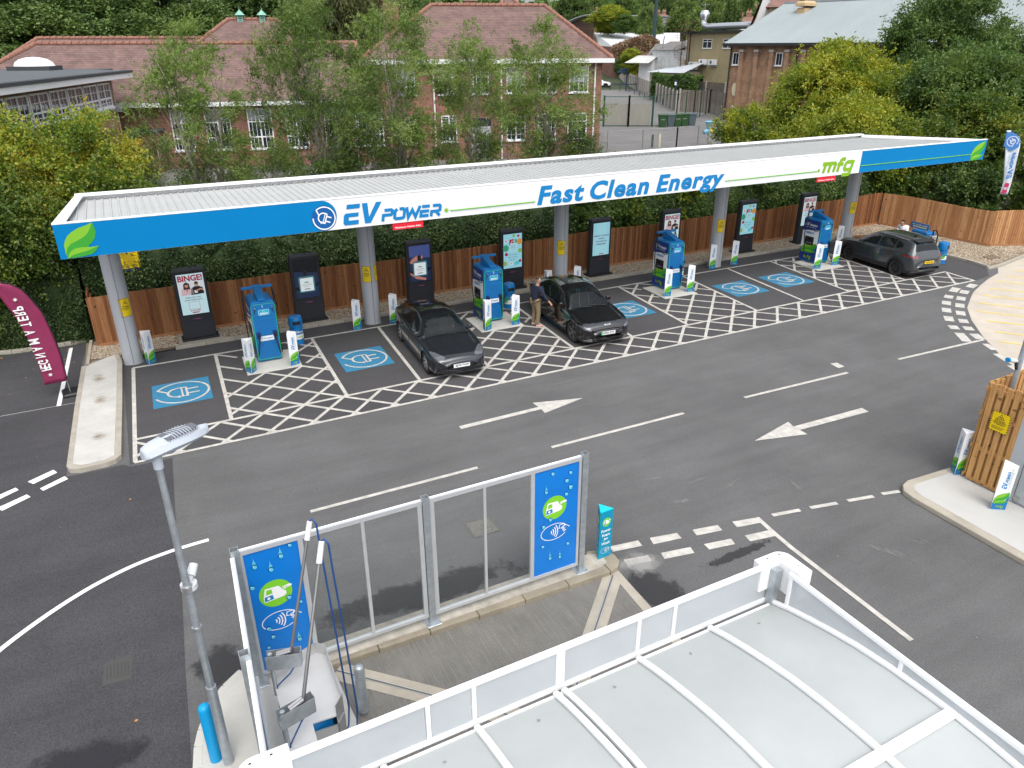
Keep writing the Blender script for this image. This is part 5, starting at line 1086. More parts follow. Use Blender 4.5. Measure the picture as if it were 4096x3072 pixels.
QQ = dict(arch=PLASTIC, L=4.425, W=1.838, R=.345, ax=(.90, 3.565), rim=mat('rim_black', (.03, .03, .032), .35, metal=.4), spokes=8, sp_off=(0,), sp_w=.03, twist=.35, seats=(2.1, 2.9), dash=1.4, drv=-.36, clad=.40,
          top=[(0, .45), (.03, .66), (.10, .82), (.3, .93), (.7, 1.0), (1.0, 1.04), (1.15, 1.07), (1.5, 1.28), (1.85, 1.50), (2.2, 1.60), (2.8, 1.625), (3.4, 1.60), (3.85, 1.55), (4.02, 1.50), (4.22, 1.18), (4.32, 1.02), (4.40, .82), (4.425, .5)],
          belt=[(0, .40), (.05, .6), (.2, .78), (.5, .88), (.9, .95), (1.4, .99), (2.2, 1.02), (3.0, 1.06), (3.6, 1.10), (4.0, 1.10), (4.25, .98), (4.425, .48)],
          wid=[(0, .50), (.04, .68), (.12, .79), (.3, .87), (.6, .91), (1.2, .915), (3.2, .918), (3.7, .925), (4.05, .89), (4.28, .82), (4.38, .74), (4.425, .6)],
          rw=[(0, .45), (.3, .68), (.8, .74), (1.15, .76), (1.6, .67), (2.0, .61), (2.8, .60), (3.6, .585), (4.0, .57), (4.25, .66), (4.425, .5)],
          low=[(0, .26), (.2, .22), (.6, .20), (3.9, .22), (4.2, .28), (4.425, .36)], ws=(1.16, 1.88, .5), bs=(4.03, 4.24),
          side=[[(1.42, 1.04), (1.7, 1.22), (2.0, 1.37), (2.38, 1.46), (2.38, 1.06)], [(2.44, 1.06), (2.44, 1.47), (2.9, 1.48), (3.25, 1.45), (3.25, 1.09)], [(3.30, 1.10), (3.30, 1.44), (3.6, 1.36), (3.66, 1.24)]],
          masks=[('headlight', 'F', [(.5, .74), (.9, .78), (.9, .84), (.55, .82)]), ('splitter', 'R', [(.62, .90), (.80, .91), (.80, .95), (.66, .96)]), ('tail_light', 'R', [(.50, .92), (.95, .93), (.95, .97), (.6, .985)]), ('splitter', 'R', [(.45, .30), (.80, .32), (.78, .37), (.45, .35)])],
          doors=[[(1.30, .45), (1.33, .8), (1.40, 1.02)], [(2.41, .42), (2.42, .7), (2.41, 1.05)], [(3.26, .62), (3.36, .85), (3.30, 1.09)], [(1.35, .42), (3.05, .42)]], handles=[(2.20, .93), (3.05, .98)], mirror=(1.55, 1.08),
          plates=[('LX74 YLD', PLY, 4.44, .66, 1, .52)])
qt, _, _ = make_car('parked_car', 'mid grey crossover with black wheels and yellow rear plate beside charger 4', dict(QQ, group='cars parked in the charging bays'), (29.0, 20.52, 0), R_(-96.9), paintm('paint_mid_grey', (.05, .055, .06), .5))
for s in (-1, 1):
    b = MB(); b.tube([(-.2, s*.60, 1.50), (0, s*.605, 1.555), (.8, s*.60, 1.575), (1.5, s*.585, 1.53)], .02, mat('roof_rail', (.45, .46, .48), .3, metal=.7), 8); b.build('roof_rail', qt)
b = MB(); b.loft([[(1.62, -.52, 1.56), (1.62, .52, 1.56), (1.62, .52, 1.585), (1.62, -.52, 1.585)], [(1.90, -.50, 1.50), (1.90, .50, 1.50), (1.90, .50, 1.515), (1.90, -.50, 1.515)]], PLASTIC); b.build('spoiler', qt)
b = MB(); b.loft([[(1.2, -.03, 1.60), (1.2, .03, 1.60), (1.35, .02, 1.60), (1.35, -.02, 1.60)], [(1.3, -.004, 1.68), (1.3, .004, 1.68), (1.34, .004, 1.68), (1.34, -.004, 1.68)]], PLASTIC); b.build('aerial_fin', qt)
b = MB(); b.tube([(1.93, .30, 1.20), (1.99, .05, 1.13)], .012, PLASTIC, 6); b.build('rear_wiper', qt)
for nm, q, yy in ((kt, (-1.14, 1.005), 1), (None, None, 0)):
    if nm:
        b = MB(); b.tube([(q[0]-.02, -.6, q[1]+.0), (q[0]+.06, .02, q[1]+.045)], .01, PLASTIC, 6); b.tube([(q[0]-.02, .0, q[1]+.015), (q[0]+.06, .6, q[1]+.04)], .01, PLASTIC, 6); b.build('wipers', nm)
# =====================================================================
# PEOPLE
# =====================================================================
def skin_obj(name, verts, edges, radii, mt, parent, sub=2, root=0):
    me = bpy.data.meshes.new(name); me.from_pydata([tuple(v) for v in verts], edges, []); me.materials.append(mt)
    o = bpy.data.objects.new(name, me); COL.objects.link(o); o.parent = parent
    md = o.modifiers.new('skin', 'SKIN'); md.use_smooth_shade = True; sv = me.skin_vertices[0].data if me.skin_vertices else None
    if sv is None:
        bpy.context.view_layer.objects.active = o
        try: bpy.ops.mesh.customdata_skin_add()
        except Exception: pass
        sv = me.skin_vertices[0].data
    for i, r in enumerate(radii): sv[i].radius = (r, r) if not isinstance(r, tuple) else r; sv[i].use_root = (i == root)
    s2 = o.modifiers.new('sub', 'SUBSURF'); s2.levels = sub; s2.render_levels = sub
    return o
SKIN = mat('skin', (.46, .24, .165), .55); HAIR = mat('hair_brown', (.055, .03, .018), .7, var=.3, vscale=40, bump=.4, bscale=90)
def chain(V, E, Rr, pts, start=None):
    prev = start
    for p, r in pts:
        V.append(p); Rr.append(r); i = len(V)-1
        if prev is not None: E.append((prev, i))
        prev = i
    return prev
def make_person(loc, rz, label, jacket, trousers, shoes, hairm, pose, k=1.0, beard=True):
    t = thing('person', label, 'person', loc, rz); Vv, Ee, Rr = [], [], []
    P = pose
    # body: one continuous skin surface from pelvis outwards
    pel = chain(Vv, Ee, Rr, [(P['pelvis'], (.15, .12))]); sp = chain(Vv, Ee, Rr, [(P['waist'], (.14, .11)), (P['chest'], (.165, .12)), (P['neck0'], (.075, .07)), (P['neck'], (.052, .055))], pel)
    chest = sp-2
    hd = chain(Vv, Ee, Rr, [(P['jaw'], (.066, .075)), (P['head'], (.078, .094)), (P['crown'], (.062, .074))], sp)
    for s in ('L', 'R'):
        hip, knee, ank, toe = P['hip'+s], P['knee'+s], P['ank'+s], P['toe'+s]
        chain(Vv, Ee, Rr, [(hip, .095), (tuple((a+c)/2 for a, c in zip(hip, knee)), .083), (knee, .062), (tuple(a*.6+c*.4 for a, c in zip(knee, ank)), .06), (ank, .042), (toe, (.045, .03))], pel)
        sh, el, wr = P['sh'+s], P['el'+s], P['wr'+s]
        w_ = chain(Vv, Ee, Rr, [(sh, .062), (el, .042), (wr, .026)], chest)
        wv = Vector(wr); d = (wv-Vector(el)).normalized(); up_ = Vector((0, 0, 1)); side = d.cross(up_).normalized(); up2 = side.cross(d)
        palm = wv+d*.055; pi = chain(Vv, Ee, Rr, [(tuple(palm), (.034, .018))], w_)
        for q, (o_, ln) in enumerate(((-.030, .070), (-.010, .080), (.010, .076), (.030, .060))):
            a0 = palm+side*o_+d*.030; a1 = a0+d*ln*.45-up2*ln*.15; a2 = a1+d*ln*.3-up2*ln*.45
            chain(Vv, Ee, Rr, [(tuple(a0), .0095), (tuple(a1), .0085), (tuple(a2), .0075)], pi)
        a0 = wv+d*.03-side*.03*(1 if s == 'R' else -1); chain(Vv, Ee, Rr, [(tuple(a0), .011), (tuple(a0+d*.035-side*.018*(1 if s == 'R' else -1)-up2*.01), .010), (tuple(a0+d*.06-up2*.03), .008)], w_)
    skin_obj('body', Vv, Ee, Rr, SKIN, t)
    J, E2, R2 = [], [], []      # jacket over torso and arms
    pl = chain(J, E2, R2, [(tuple(Vector(P['pelvis'])+Vector((0, 0, -.07))), (.20, .165)), (P['waist'], (.19, .155)), (P['chest'], (.20, .15)), (P['neck0'], (.105, .095))])
    for s in ('L', 'R'): chain(J, E2, R2, [(P['sh'+s], .092), (tuple((a+c)/2 for a, c in zip(P['sh'+s], P['el'+s])), .074), (P['el'+s], .064), (tuple(a*.12+c*.88 for a, c in zip(P['el'+s], P['wr'+s])), .044)], 2)
    skin_obj('jacket', J, E2, R2, jacket, t)
    J, E2, R2 = [], [], []
    pl = chain(J, E2, R2, [(tuple(Vector(P['pelvis'])+Vector((0, 0, -.02))), (.14, .12))])
    for s in ('L', 'R'): chain(J, E2, R2, [(P['hip'+s], .115), (tuple((a+c)/2 for a, c in zip(P['hip'+s], P['knee'+s])), .102), (P['knee'+s], .083), (tuple((a+c)/2 for a, c in zip(P['knee'+s], P['ank'+s])), .076), (tuple(Vector(P['ank'+s])+Vector((0, 0, -.015))), .066)], 0)
    skin_obj('trousers', J, E2, R2, trousers, t)
    for s in ('L', 'R'):
        a, c = Vector(P['ank'+s]), Vector(P['toe'+s]); d = (c-a); d.z = 0; d.normalize(); h = a-d*.06
        skin_obj('shoe', [tuple((h.x, h.y, .05)), tuple((a.x+d.x*.06, a.y+d.y*.06, .055)), tuple((c.x, c.y, .045)), tuple((c.x+d.x*.06, c.y+d.y*.06, .035))], [(0, 1), (1, 2), (2, 3)], [(.052, .055), (.055, .06), (.055, .045), (.045, .03)], shoes, t)
    # shirt hem, head details
    hdv = Vector(P['head']); fw = Vector(P['face']).normalized(); sd_ = Vector((0, 0, 1)).cross(fw).normalized()
    skin_obj('hair', [tuple(hdv+Vector((0, 0, .02))-fw*.028), tuple(Vector(P['crown'])+Vector((0, 0, .015))-fw*.015), tuple(Vector(P['crown'])+fw*.04+Vector((0, 0, .005)))], [(0, 1), (1, 2)], [(.106, .112), (.098, .10), (.055, .055)], hairm, t)
    b = MB(); nb = hdv+fw*.088-Vector((0, 0, .015)); b.add([tuple(nb+Vector((0, 0, .03))), tuple(nb+sd_*.014-Vector((0, 0, .012))), tuple(nb-sd_*.014-Vector((0, 0, .012))), tuple(nb+fw*.022-Vector((0, 0, .008)))], [(0, 1, 3), (0, 3, 2), (1, 2, 3), (0, 2, 1)], SKIN)
    b.build('nose', t)
    for s in (-1, 1):
        b = MB(); e = hdv+fw*.080+sd_*.028*s+Vector((0, 0, .012)); b.lathe([(.001, -.008), (.008, -.004), (.008, .004), (.001, .008)], INK, tuple(e), 8); b.build('eye', t)
        b = MB(); e = hdv+sd_*.082*s-fw*.005; b.lathe([(.003, -.028), (.014, -.015), (.018, .01), (.006, .028)], SKIN, tuple(e), 8); b.build('ear', t)
    if beard:
        jw = Vector(P['jaw']); skin_obj('beard', [tuple(jw+fw*.045-Vector((0, 0, .015))), tuple(jw+fw*.02+sd_*.05+Vector((0, 0, .01)))], [(0, 1)], [(.034, .036), (.022, .03)], mat('beard', (.12, .06, .035), .8), t)
        b = MB(); m_ = jw+fw*.078+Vector((0, 0, .006)); b.box(m_.x-.012, m_.y-.02, m_.z-.004, m_.x+.006, m_.y+.02, m_.z+.004, mat('lips', (.35, .12, .09), .5)); b.build('mouth', t)
    return t
NAVYJ = mat('jacket_navy', (.008, .014, .035), .85, var=.25, vscale=12, bump=.3, bscale=120); BEIGE = mat('trousers_beige', (.22, .165, .095), .85, var=.15, vscale=10, bump=.4, bscale=25); SHOE = mat('shoes_pink_white', (.55, .36, .30), .7, var=.4, vscale=28)
# local frame: x towards the car, y away from the camera
pose = dict(pelvis=(0, .02, .95), waist=(.01, .01, 1.10), chest=(.03, .0, 1.30), neck0=(.035, -.02, 1.46), neck=(.05, -.03, 1.52), jaw=(.075, -.04, 1.585), head=(.07, -.035, 1.655), crown=(.055, -.03, 1.72), face=(.9, -.35, -.18),
            hipL=(0, .12, .90), hipR=(.01, -.09, .90), kneeL=(.03, .14, .50), kneeR=(.05, -.10, .50), ankL=(-.02, .16, .09), ankR=(.0, -.12, .09), toeL=(.12, .12, .045), toeR=(.14, -.18, .045),
            shL=(.02, .19, 1.39), shR=(.05, -.19, 1.40), elL=(.16, .24, 1.13), elR=(.14, -.34, 1.14), wrL=(.30, .12, 1.03), wrR=(.20, -.58, 1.0))
pt = make_person((11.74, 20.98, 0), 0, 'person in navy jacket and beige trousers leaning to the door of the black crossover', NAVYJ, BEIGE, SHOE, HAIR, pose)
pose2 = dict(pose); pose2.update(neck0=(.10, -.02, 1.34), neck=(.14, -.03, 1.38), jaw=(.19, -.045, 1.42), head=(.19, -.04, 1.48), crown=(.17, -.03, 1.54), chest=(.05, 0, 1.22), shL=(.06, .18, 1.28), shR=(.08, -.18, 1.28), face=(.9, -.2, -.4), elL=(.2, .2, 1.05), elR=(.2, -.2, 1.05), wrL=(.4, .1, 1.0), wrR=(.4, -.1, 1.0))
make_person((31.25, 21.55, 0), R_(200), 'person in a white top with dark hair bending behind the grey crossover', mat('white_top', (.78, .78, .80), .8), mat('jeans_dark', (.02, .03, .06), .8), SHOE, mat('hair_dark', (.03, .018, .012), .7), pose2, beard=False)
# vacuum and screen wash unit beyond the grey crossover
t = thing('vacuum_unit', 'low blue vacuum unit with lettered sign and black hose, behind the grey crossover', 'vacuum', (33.05, 21.75, .05), R_(-8))
b = MB(); b.bbox(-.28, -.5, 0, .25, .45, .82, .04, CHB); b.build('cabinet', t); b = MB(); b.bbox(-.22, -.75, .0, .2, -.52, .72, .03, STEEL); b.build('hose_post', t)
b = MB(); b.box(-.30, -.52, .92, -.26, .52, 1.18, CHB); b.box(-.27, -.4, .8, -.24, -.36, .95, GALV); b.box(-.27, .36, .8, -.24, .4, .95, GALV); b.build('sign_board', t); b = MB(frame((-.302, .5, .94), (0, -1, 0), (0, 0, 1)))
b.box(.12, .03, 0, .92, .09, .003, mat('strip_cream', (.7, .72, .5), .5)); put_text(b, 'AIR  VACUUM  SCREEN', WHITE_T, .08, .12, .004, w=.86, h=.065, size=.1, bold=.003); b.build('lettering', t)
b = MB(); b.tube([(-.1, -.66, .74), (-.2, -.72, .98), (-.15, -.84, 1.02), (-.1, -.92, .8), (-.1, -.92, .3), (-.1, -.8, .1)], .032, RUB, 8); b.build('hose', t, smooth='all')
# =====================================================================
# JET WASH BAY (foreground)
# =====================================================================
GROOVE = mat('grooved_concrete', (.165, .157, .142), .8, var=.25, vscale=1.1)
def groove():
    M = GROOVE; n = M.node_tree.nodes; l = M.node_tree.links; b = n['Principled BSDF']; t = n.new('ShaderNodeTexCoord'); mp = n.new('ShaderNodeMapping'); mp.inputs['Rotation'].default_value = (0, 0, math.radians(0)); l.new(t.outputs['Object'], mp.inputs[0])
    w = n.new('ShaderNodeTexWave'); w.inputs['Scale'].default_value = 7.5; w.inputs['Distortion'].default_value = 1.5; w.inputs['Detail'].default_value = 3; w.inputs['Detail Scale'].default_value = 1.5; w.bands_direction = 'X'; l.new(mp.outputs[0], w.inputs['Vector'])
    z = n.new('ShaderNodeTexNoise'); z.inputs['Scale'].default_value = 1; z.inputs['Detail'].default_value = 7; mp2 = n.new('ShaderNodeMapping'); mp2.inputs['Scale'].default_value = (26, 1.4, 1); l.new(t.outputs['Object'], mp2.inputs[0]); l.new(mp2.outputs[0], z.inputs['Vector'])
    src = b.inputs['Base Color'].links[0].from_socket; mx = n.new('ShaderNodeMixRGB'); mx.blend_type = 'MIX'; mx.inputs[2].default_value = (.225, .212, .188, 1); r = n.new('ShaderNodeMapRange'); r.inputs[1].default_value = .5; r.inputs[2].default_value = .85; l.new(z.outputs['Fac'], r.inputs[0]); l.new(r.outputs[0], mx.inputs[0]); l.new(src, mx.inputs[1]); l.new(mx.outputs[0], b.inputs['Base Color'])
    bp = n.new('ShaderNodeBump'); bp.inputs['Strength'].default_value = .8; bp.inputs['Distance'].default_value = .01; l.new(w.outputs['Fac'], bp.inputs['Height']); l.new(bp.outputs[0], b.inputs['Normal'])
groove()
sheet('wash_bay_floor', [(1.2, -4), (5.75, -4), (6.53, 7.70), (6.60, 8.78), (6.4, 8.86), (1.1, 8.95)], .02, GROOVE)
sheet('wash_bay_edge', [(6.0, -4), (6.18, -4), (6.66, 7.7), (6.72, 8.80), (6.56, 8.80), (6.48, 7.7)], .025, CONC_Y)
def chan(p, q, w=.34):
    b = MB(); b.stroke([p, q], w, .026, CONC_Y); b.stroke([p, q], .05, .031, mat('channel_steel', (.62, .62, .60), .35, metal=.6)); b.stroke([p, q], .03, .034, mat('channel_slot', (.12, .12, .12), .7)); struct(b.build('drain_channel'))
chan((6.55, 8.72), (4.6, 6.85)); chan((1.46, 8.83), (3.6, 6.7))
PL = mat('plinth_concrete', (.27, .235, .175), .85, var=.26, vscale=2.2, bump=.2, bscale=50); PL2 = mat('plinth_top', (.40, .37, .315), .85, var=.42, vscale=2.6)
pl_out = [(1.3, 8.90), (3.3, 8.86), (6.45, 8.74), (6.68, 8.78), (6.82, 8.92), (6.84, 9.12), (6.76, 9.30), (6.5, 9.42), (.4, 9.46), (1.3, 9.2)]
b = MB(); k = 7; xs_ = [1.3+i*.87 for i in range(7)]
for i in range(6): b.prism([(xs_[i]+.004, 8.895-i*.024), (xs_[i+1]-.004, 8.895-(i+1)*.024), (xs_[i+1]-.004, 9.02-i*.01), (xs_[i]+.004, 9.02-i*.01)], 0, .12, PL)
b.prism([(6.53, 8.75), (6.70, 8.79), (6.84, 8.93), (6.86, 9.12), (6.77, 9.32), (6.5, 9.44), (6.4, 9.44), (6.4, 9.0), (6.53, 9.0)], 0, .12, PL); struct(b.build('plinth_kerb', bevel=.02))
sheet('plinth_top', [(.9, 8.98), (6.45, 8.92), (6.6, 9.0), (6.62, 9.2), (6.45, 9.36), (.2, 9.42), (.3, 9.1)], .124, PL2)
b = MB(); b.prism([(-.70, 4.0), (-.72, 7.3), (-.67, 7.95), (-.62, 8.30), (-.54, 8.57), (-.36, 8.97), (-.13, 9.23), (.15, 9.44), (1.2, 9.44), (1.3, 9.0), (1.42, 8.7), (1.44, 8.2), (1.5, 7.0), (1.5, 4.0)], 0, .119, CONC); struct(b.build('wash_island', bevel=.02))
kerb('kerb', [(.12, 9.47), (-.16, 9.26), (-.39, 8.99), (-.575, 8.585), (-.655, 8.31), (-.705, 7.95), (-.75, 7.3), (-.73, 4.0)], w=.13, h=.124, mt=CONC)
# ---- glass spray screen
gs = thing('spray_screen', 'clear spray screen in aluminium frame on galvanised posts, with two blue panels', 'screen', (3.2, 9.05, .12)); Lm = LM((3.2, 9.05, .12))
for x in (.36, 3.15, 6.04):
    b = MB(Lm); s = .055; z1 = 2.58; y = 9.05
    b.box(x-s, y-s, .135, x+s, y-s+.008, z1, GALV); b.box(x-s, y+s-.008, .135, x+s, y+s, z1, GALV); b.box(x-s, y-s+.008, .135, x-s+.008, y+s-.008, z1, GALV); b.box(x+s-.008, y-s+.008, .135, x+s, y+s-.008, z1, GALV); b.box(x-s+.008, y-s+.008, .135, x+s-.008, y+s-.008, z1-.05, mat('post_inside', (.12, .13, .14), .8))
    p = b.build('post', gs)
    b = MB(Lm); b.bbox(x-.13, y-.13, .121, x+.13, y+.13, .136, .01, GALV)
    for sx in (-.1, .1):
        for sy in (-.1, .1): b.cyl((x+sx, y+sy, .136), (x+sx, y+sy, .155), .014, .014, STEEL, 6)
    b.build('base_plate', p)
for x0, x1 in ((.42, 3.09), (3.21, 5.98)):
    b = MB(Lm); b.box(x0, 9.02, 2.46, x1, 9.05, 2.53, ALU); b.box(x0, 9.056, 2.455, x1, 9.085, 2.535, WHITE_T); b.build('top_rail', gs); b = MB(Lm); b.box(x0, 9.02, .26, x1, 9.08, .32, ALU); b.build('bottom_rail', gs)
for x, w in ((.43, .05), (1.24, .07), (2.15, .05), (3.05, .07), (3.25, .07), (4.15, .045), (5.03, .07), (5.95, .05)):
    b = MB(Lm); b.box(x-w/2, 9.022, .32, x+w/2, 9.078, 2.46, ALU); b.build('mullion', gs)
def clear_glass(name, col=(.9, .95, .93), a=.10, rough=.02):
    if name in MATS: return MATS[name]
    M = bpy.data.materials.new(name); M.use_nodes = True; n = M.node_tree.nodes; l = M.node_tree.links; out = n['Material Output']; tr = n.new('ShaderNodeBsdfTransparent'); tr.inputs[0].default_value = (*col, 1); gl = n.new('ShaderNodeBsdfGlossy'); gl.inputs['Roughness'].default_value = rough; gl.inputs[0].default_value = (.9, .9, .9, 1)
    fr = n.new('ShaderNodeFresnel'); fr.inputs[0].default_value = 1.13; df = n.new('ShaderNodeBsdfDiffuse'); df.inputs[0].default_value = (.6, .62, .62, 1); m1 = n.new('ShaderNodeMixShader'); m2 = n.new('ShaderNodeMixShader'); l.new(fr.outputs[0], m1.inputs[0]); l.new(tr.outputs[0], m1.inputs[1]); l.new(gl.outputs[0], m1.inputs[2])
    z = n.new('ShaderNodeTexNoise'); z.inputs['Scale'].default_value = 3; z.inputs['Detail'].default_value = 6; t = n.new('ShaderNodeTexCoord'); mp = n.new('ShaderNodeMapping'); mp.inputs['Scale'].default_value = (6, 6, .6); l.new(t.outputs['Object'], mp.inputs[0]); l.new(mp.outputs[0], z.inputs['Vector'])
    r = n.new('ShaderNodeMapRange'); r.inputs[1].default_value = .4; r.inputs[2].default_value = .8; r.inputs[3].default_value = a*.9; r.inputs[4].default_value = a*1.1; l.new(z.outputs['Fac'], r.inputs[0]); l.new(r.outputs[0], m2.inputs[0]); l.new(m1.outputs[0], m2.inputs[1]); l.new(df.outputs[0], m2.inputs[2]); l.new(m2.outputs[0], out.inputs['Surface']); MATS[name] = M; return M
PANE = clear_glass('spray_glass', (.95, .97, .96), a=.035)
for x0, x1 in ((1.275, 2.125), (2.175, 3.015), (3.285, 4.13), (4.17, 4.995)):
    b = MB(Lm); b.add([(x0, 9.048, .32), (x1, 9.048, .32), (x1, 9.048, 2.46), (x0, 9.048, 2.46)], [(0, 1, 2, 3)], PANE); b.build('pane', gs)
WB = mat('wash_panel_blue', (.004, .18, .60), .35, var=.1, vscale=1.2)
for x0, x1, dr in ((.455, 1.205, [(.58, 2.21, .045, 1), (.79, 2.09, .045, 1), (.95, 2.27, .045, 1), (1.09, 2.41, .035, 0), (.50, 1.87, .045, 0), (.97, 1.52, .045, 0), (1.12, 1.38, .035, 0), (.62, 1.07, .045, 0), (.66, .9, .042, 0), (.57, .73, .035, 0), (.66, .60, .055, 0), (1.02, .70, .045, 1)]), (5.065, 5.925, [(5.41, 2.35, .045, 0), (5.76, 2.28, .042, 0), (5.69, 2.14, .05, 0), (5.77, 1.99, .055, 0), (5.29, 2.02, .04, 1), (5.69, 1.87, .045, 0), (5.38, 1.44, .045, 0), (5.25, 1.33, .048, 0), (5.24, .92, .04, 0), (5.75, .82, .042, 0), (5.39, .62, .042, 1), (5.59, .58, .04, 1)])):
    b = MB(Lm); b.box(x0, 9.04, .32, x1, 9.056, 2.46, WB); pnl = b.build('blue_panel', gs)
    b = MB(Lm @ frame((0, 9.04, 0), (1, 0, 0), (0, 0, 1))); cx = (x0+x1)/2; wash_roundel(b, cx-.03, 1.66, .235, .003); b.build('wash_roundel', pnl); b = MB(b.M); pay_logo(b, cx-.03, 1.16, .26, .003); b.build('pay_symbol', pnl)
    for x, z, r, tl in dr: b = MB(b.M); drop(b, x, z, r*.9, .008, tl); b.build('water_drop', pnl)
# side screen running towards the camera
ss = thing('side_screen', 'side run of clear screen with white top rail beside the lamp post', 'screen', (.2, 7.1, .12)); Lm = LM((.2, 7.1, .12))
b = MB(Lm)
for z in (2.38, 2.46): b.prism([(.33, 8.99), (.29, 8.99), (.07, 5.1), (.11, 5.1)], z, z+.035, WHITE_T)
b.prism([(.35, 8.99), (.33, 8.99), (.11, 5.1), (.13, 5.1)], 2.36, 2.5, ALU); b.build('top_rail', ss)
b = MB(Lm); b.prism([(.35, 8.99), (.29, 8.99), (.07, 5.1), (.13, 5.1)], .26, .32, ALU); b.build('bottom_rail', ss)
b = MB(Lm); b.prism([(.322, 8.99), (.315, 8.99), (.095, 5.1), (.102, 5.1)], .32, 2.36, PANE); b.build('pane', ss)
b = MB(Lm); x, y, s = .17, 7.02, .055
b.box(x-s, y-s, .135, x+s, y-s+.008, 2.58, GALV); b.box(x-s, y+s-.008, .135, x+s, y+s, 2.58, GALV); b.box(x-s, y-s+.008, .135, x-s+.008, y+s-.008, 2.58, GALV); b.box(x+s-.008, y-s+.008, .135, x+s, y+s-.008, 2.58, GALV); b.box(x-s+.008, y-s+.008, .135, x+s-.008, y+s-.008, 2.54, MATS['post_inside']); p = b.build('post', ss)
b = MB(Lm); b.bbox(x-.13, y-.13, .121, x+.13, y+.13, .136, .01, GALV); b.build('base_plate', p)
# ---- jet wash machine with two spring booms
jm = thing('jet_wash_machine', 'stainless steel jet wash machine with two tall spring booms and blue hoses', 'jet wash', (.8, 7.0, .12)); Lm = LM((.8, 7.0, .12))
b = MB(Lm); b.prism([(.50, 7.40), (1.02, 7.58), (1.06, 6.80), (.98, 6.66), (.72, 6.60), (.70, 6.42), (.44, 6.42)], .121, 1.55, CHB); b.build('cabinet', jm, bevel=.01)
TR = [(.46, 7.50), (1.05, 7.71), (1.15, 7.62), (1.13, 6.73), (1.02, 6.60), (.74, 6.62), (.73, 6.30), (.42, 6.33)]
TRAY = mat('tray_steel', (.62, .62, .62), .38, metal=.35, var=.05, vscale=4)
b = MB(Lm); b.prism(TR, 1.55, 1.57, TRAY); b.build('tray', jm)
b = MB(Lm)
def lip(P, z0, z1, w=.012):
    for p, q in zip(P, P[1:]):
        d = (Vector(q)-Vector(p)).normalized(); n_ = Vector((-d.y, d.x))*w
        b.prism([p, q, (q[0]+n_.x, q[1]+n_.y), (p[0]+n_.x, p[1]+n_.y)], z0, z1, STEEL)
lip(TR[:5], 1.45, 1.74); b.build('splash_guard', jm)
b = MB(Lm); b.prism([(1.145, 7.60), (1.165, 7.60), (1.145, 6.73), (1.125, 6.73)], .25, 1.45, STEEL); b.prism([(1.02, 6.60), (1.13, 6.73), (1.14, 6.71), (1.03, 6.58)], .25, 1.45, STEEL); b.prism([(.74, 6.60), (1.02, 6.585), (1.02, 6.57), (.74, 6.585)], .25, 1.45, STEEL); b.build('side_panel', jm)
b = MB(Lm @ frame((.74, 6.40, 0), (1, 0, 0), (0, 0, 1))); b.M = Lm @ frame((.70, 6.415, .3), (-1, 0, 0), (0, 0, 1)) ; leaf_logo(b, 0, .6, .22, .25, .004); b.build('graphic', jm)
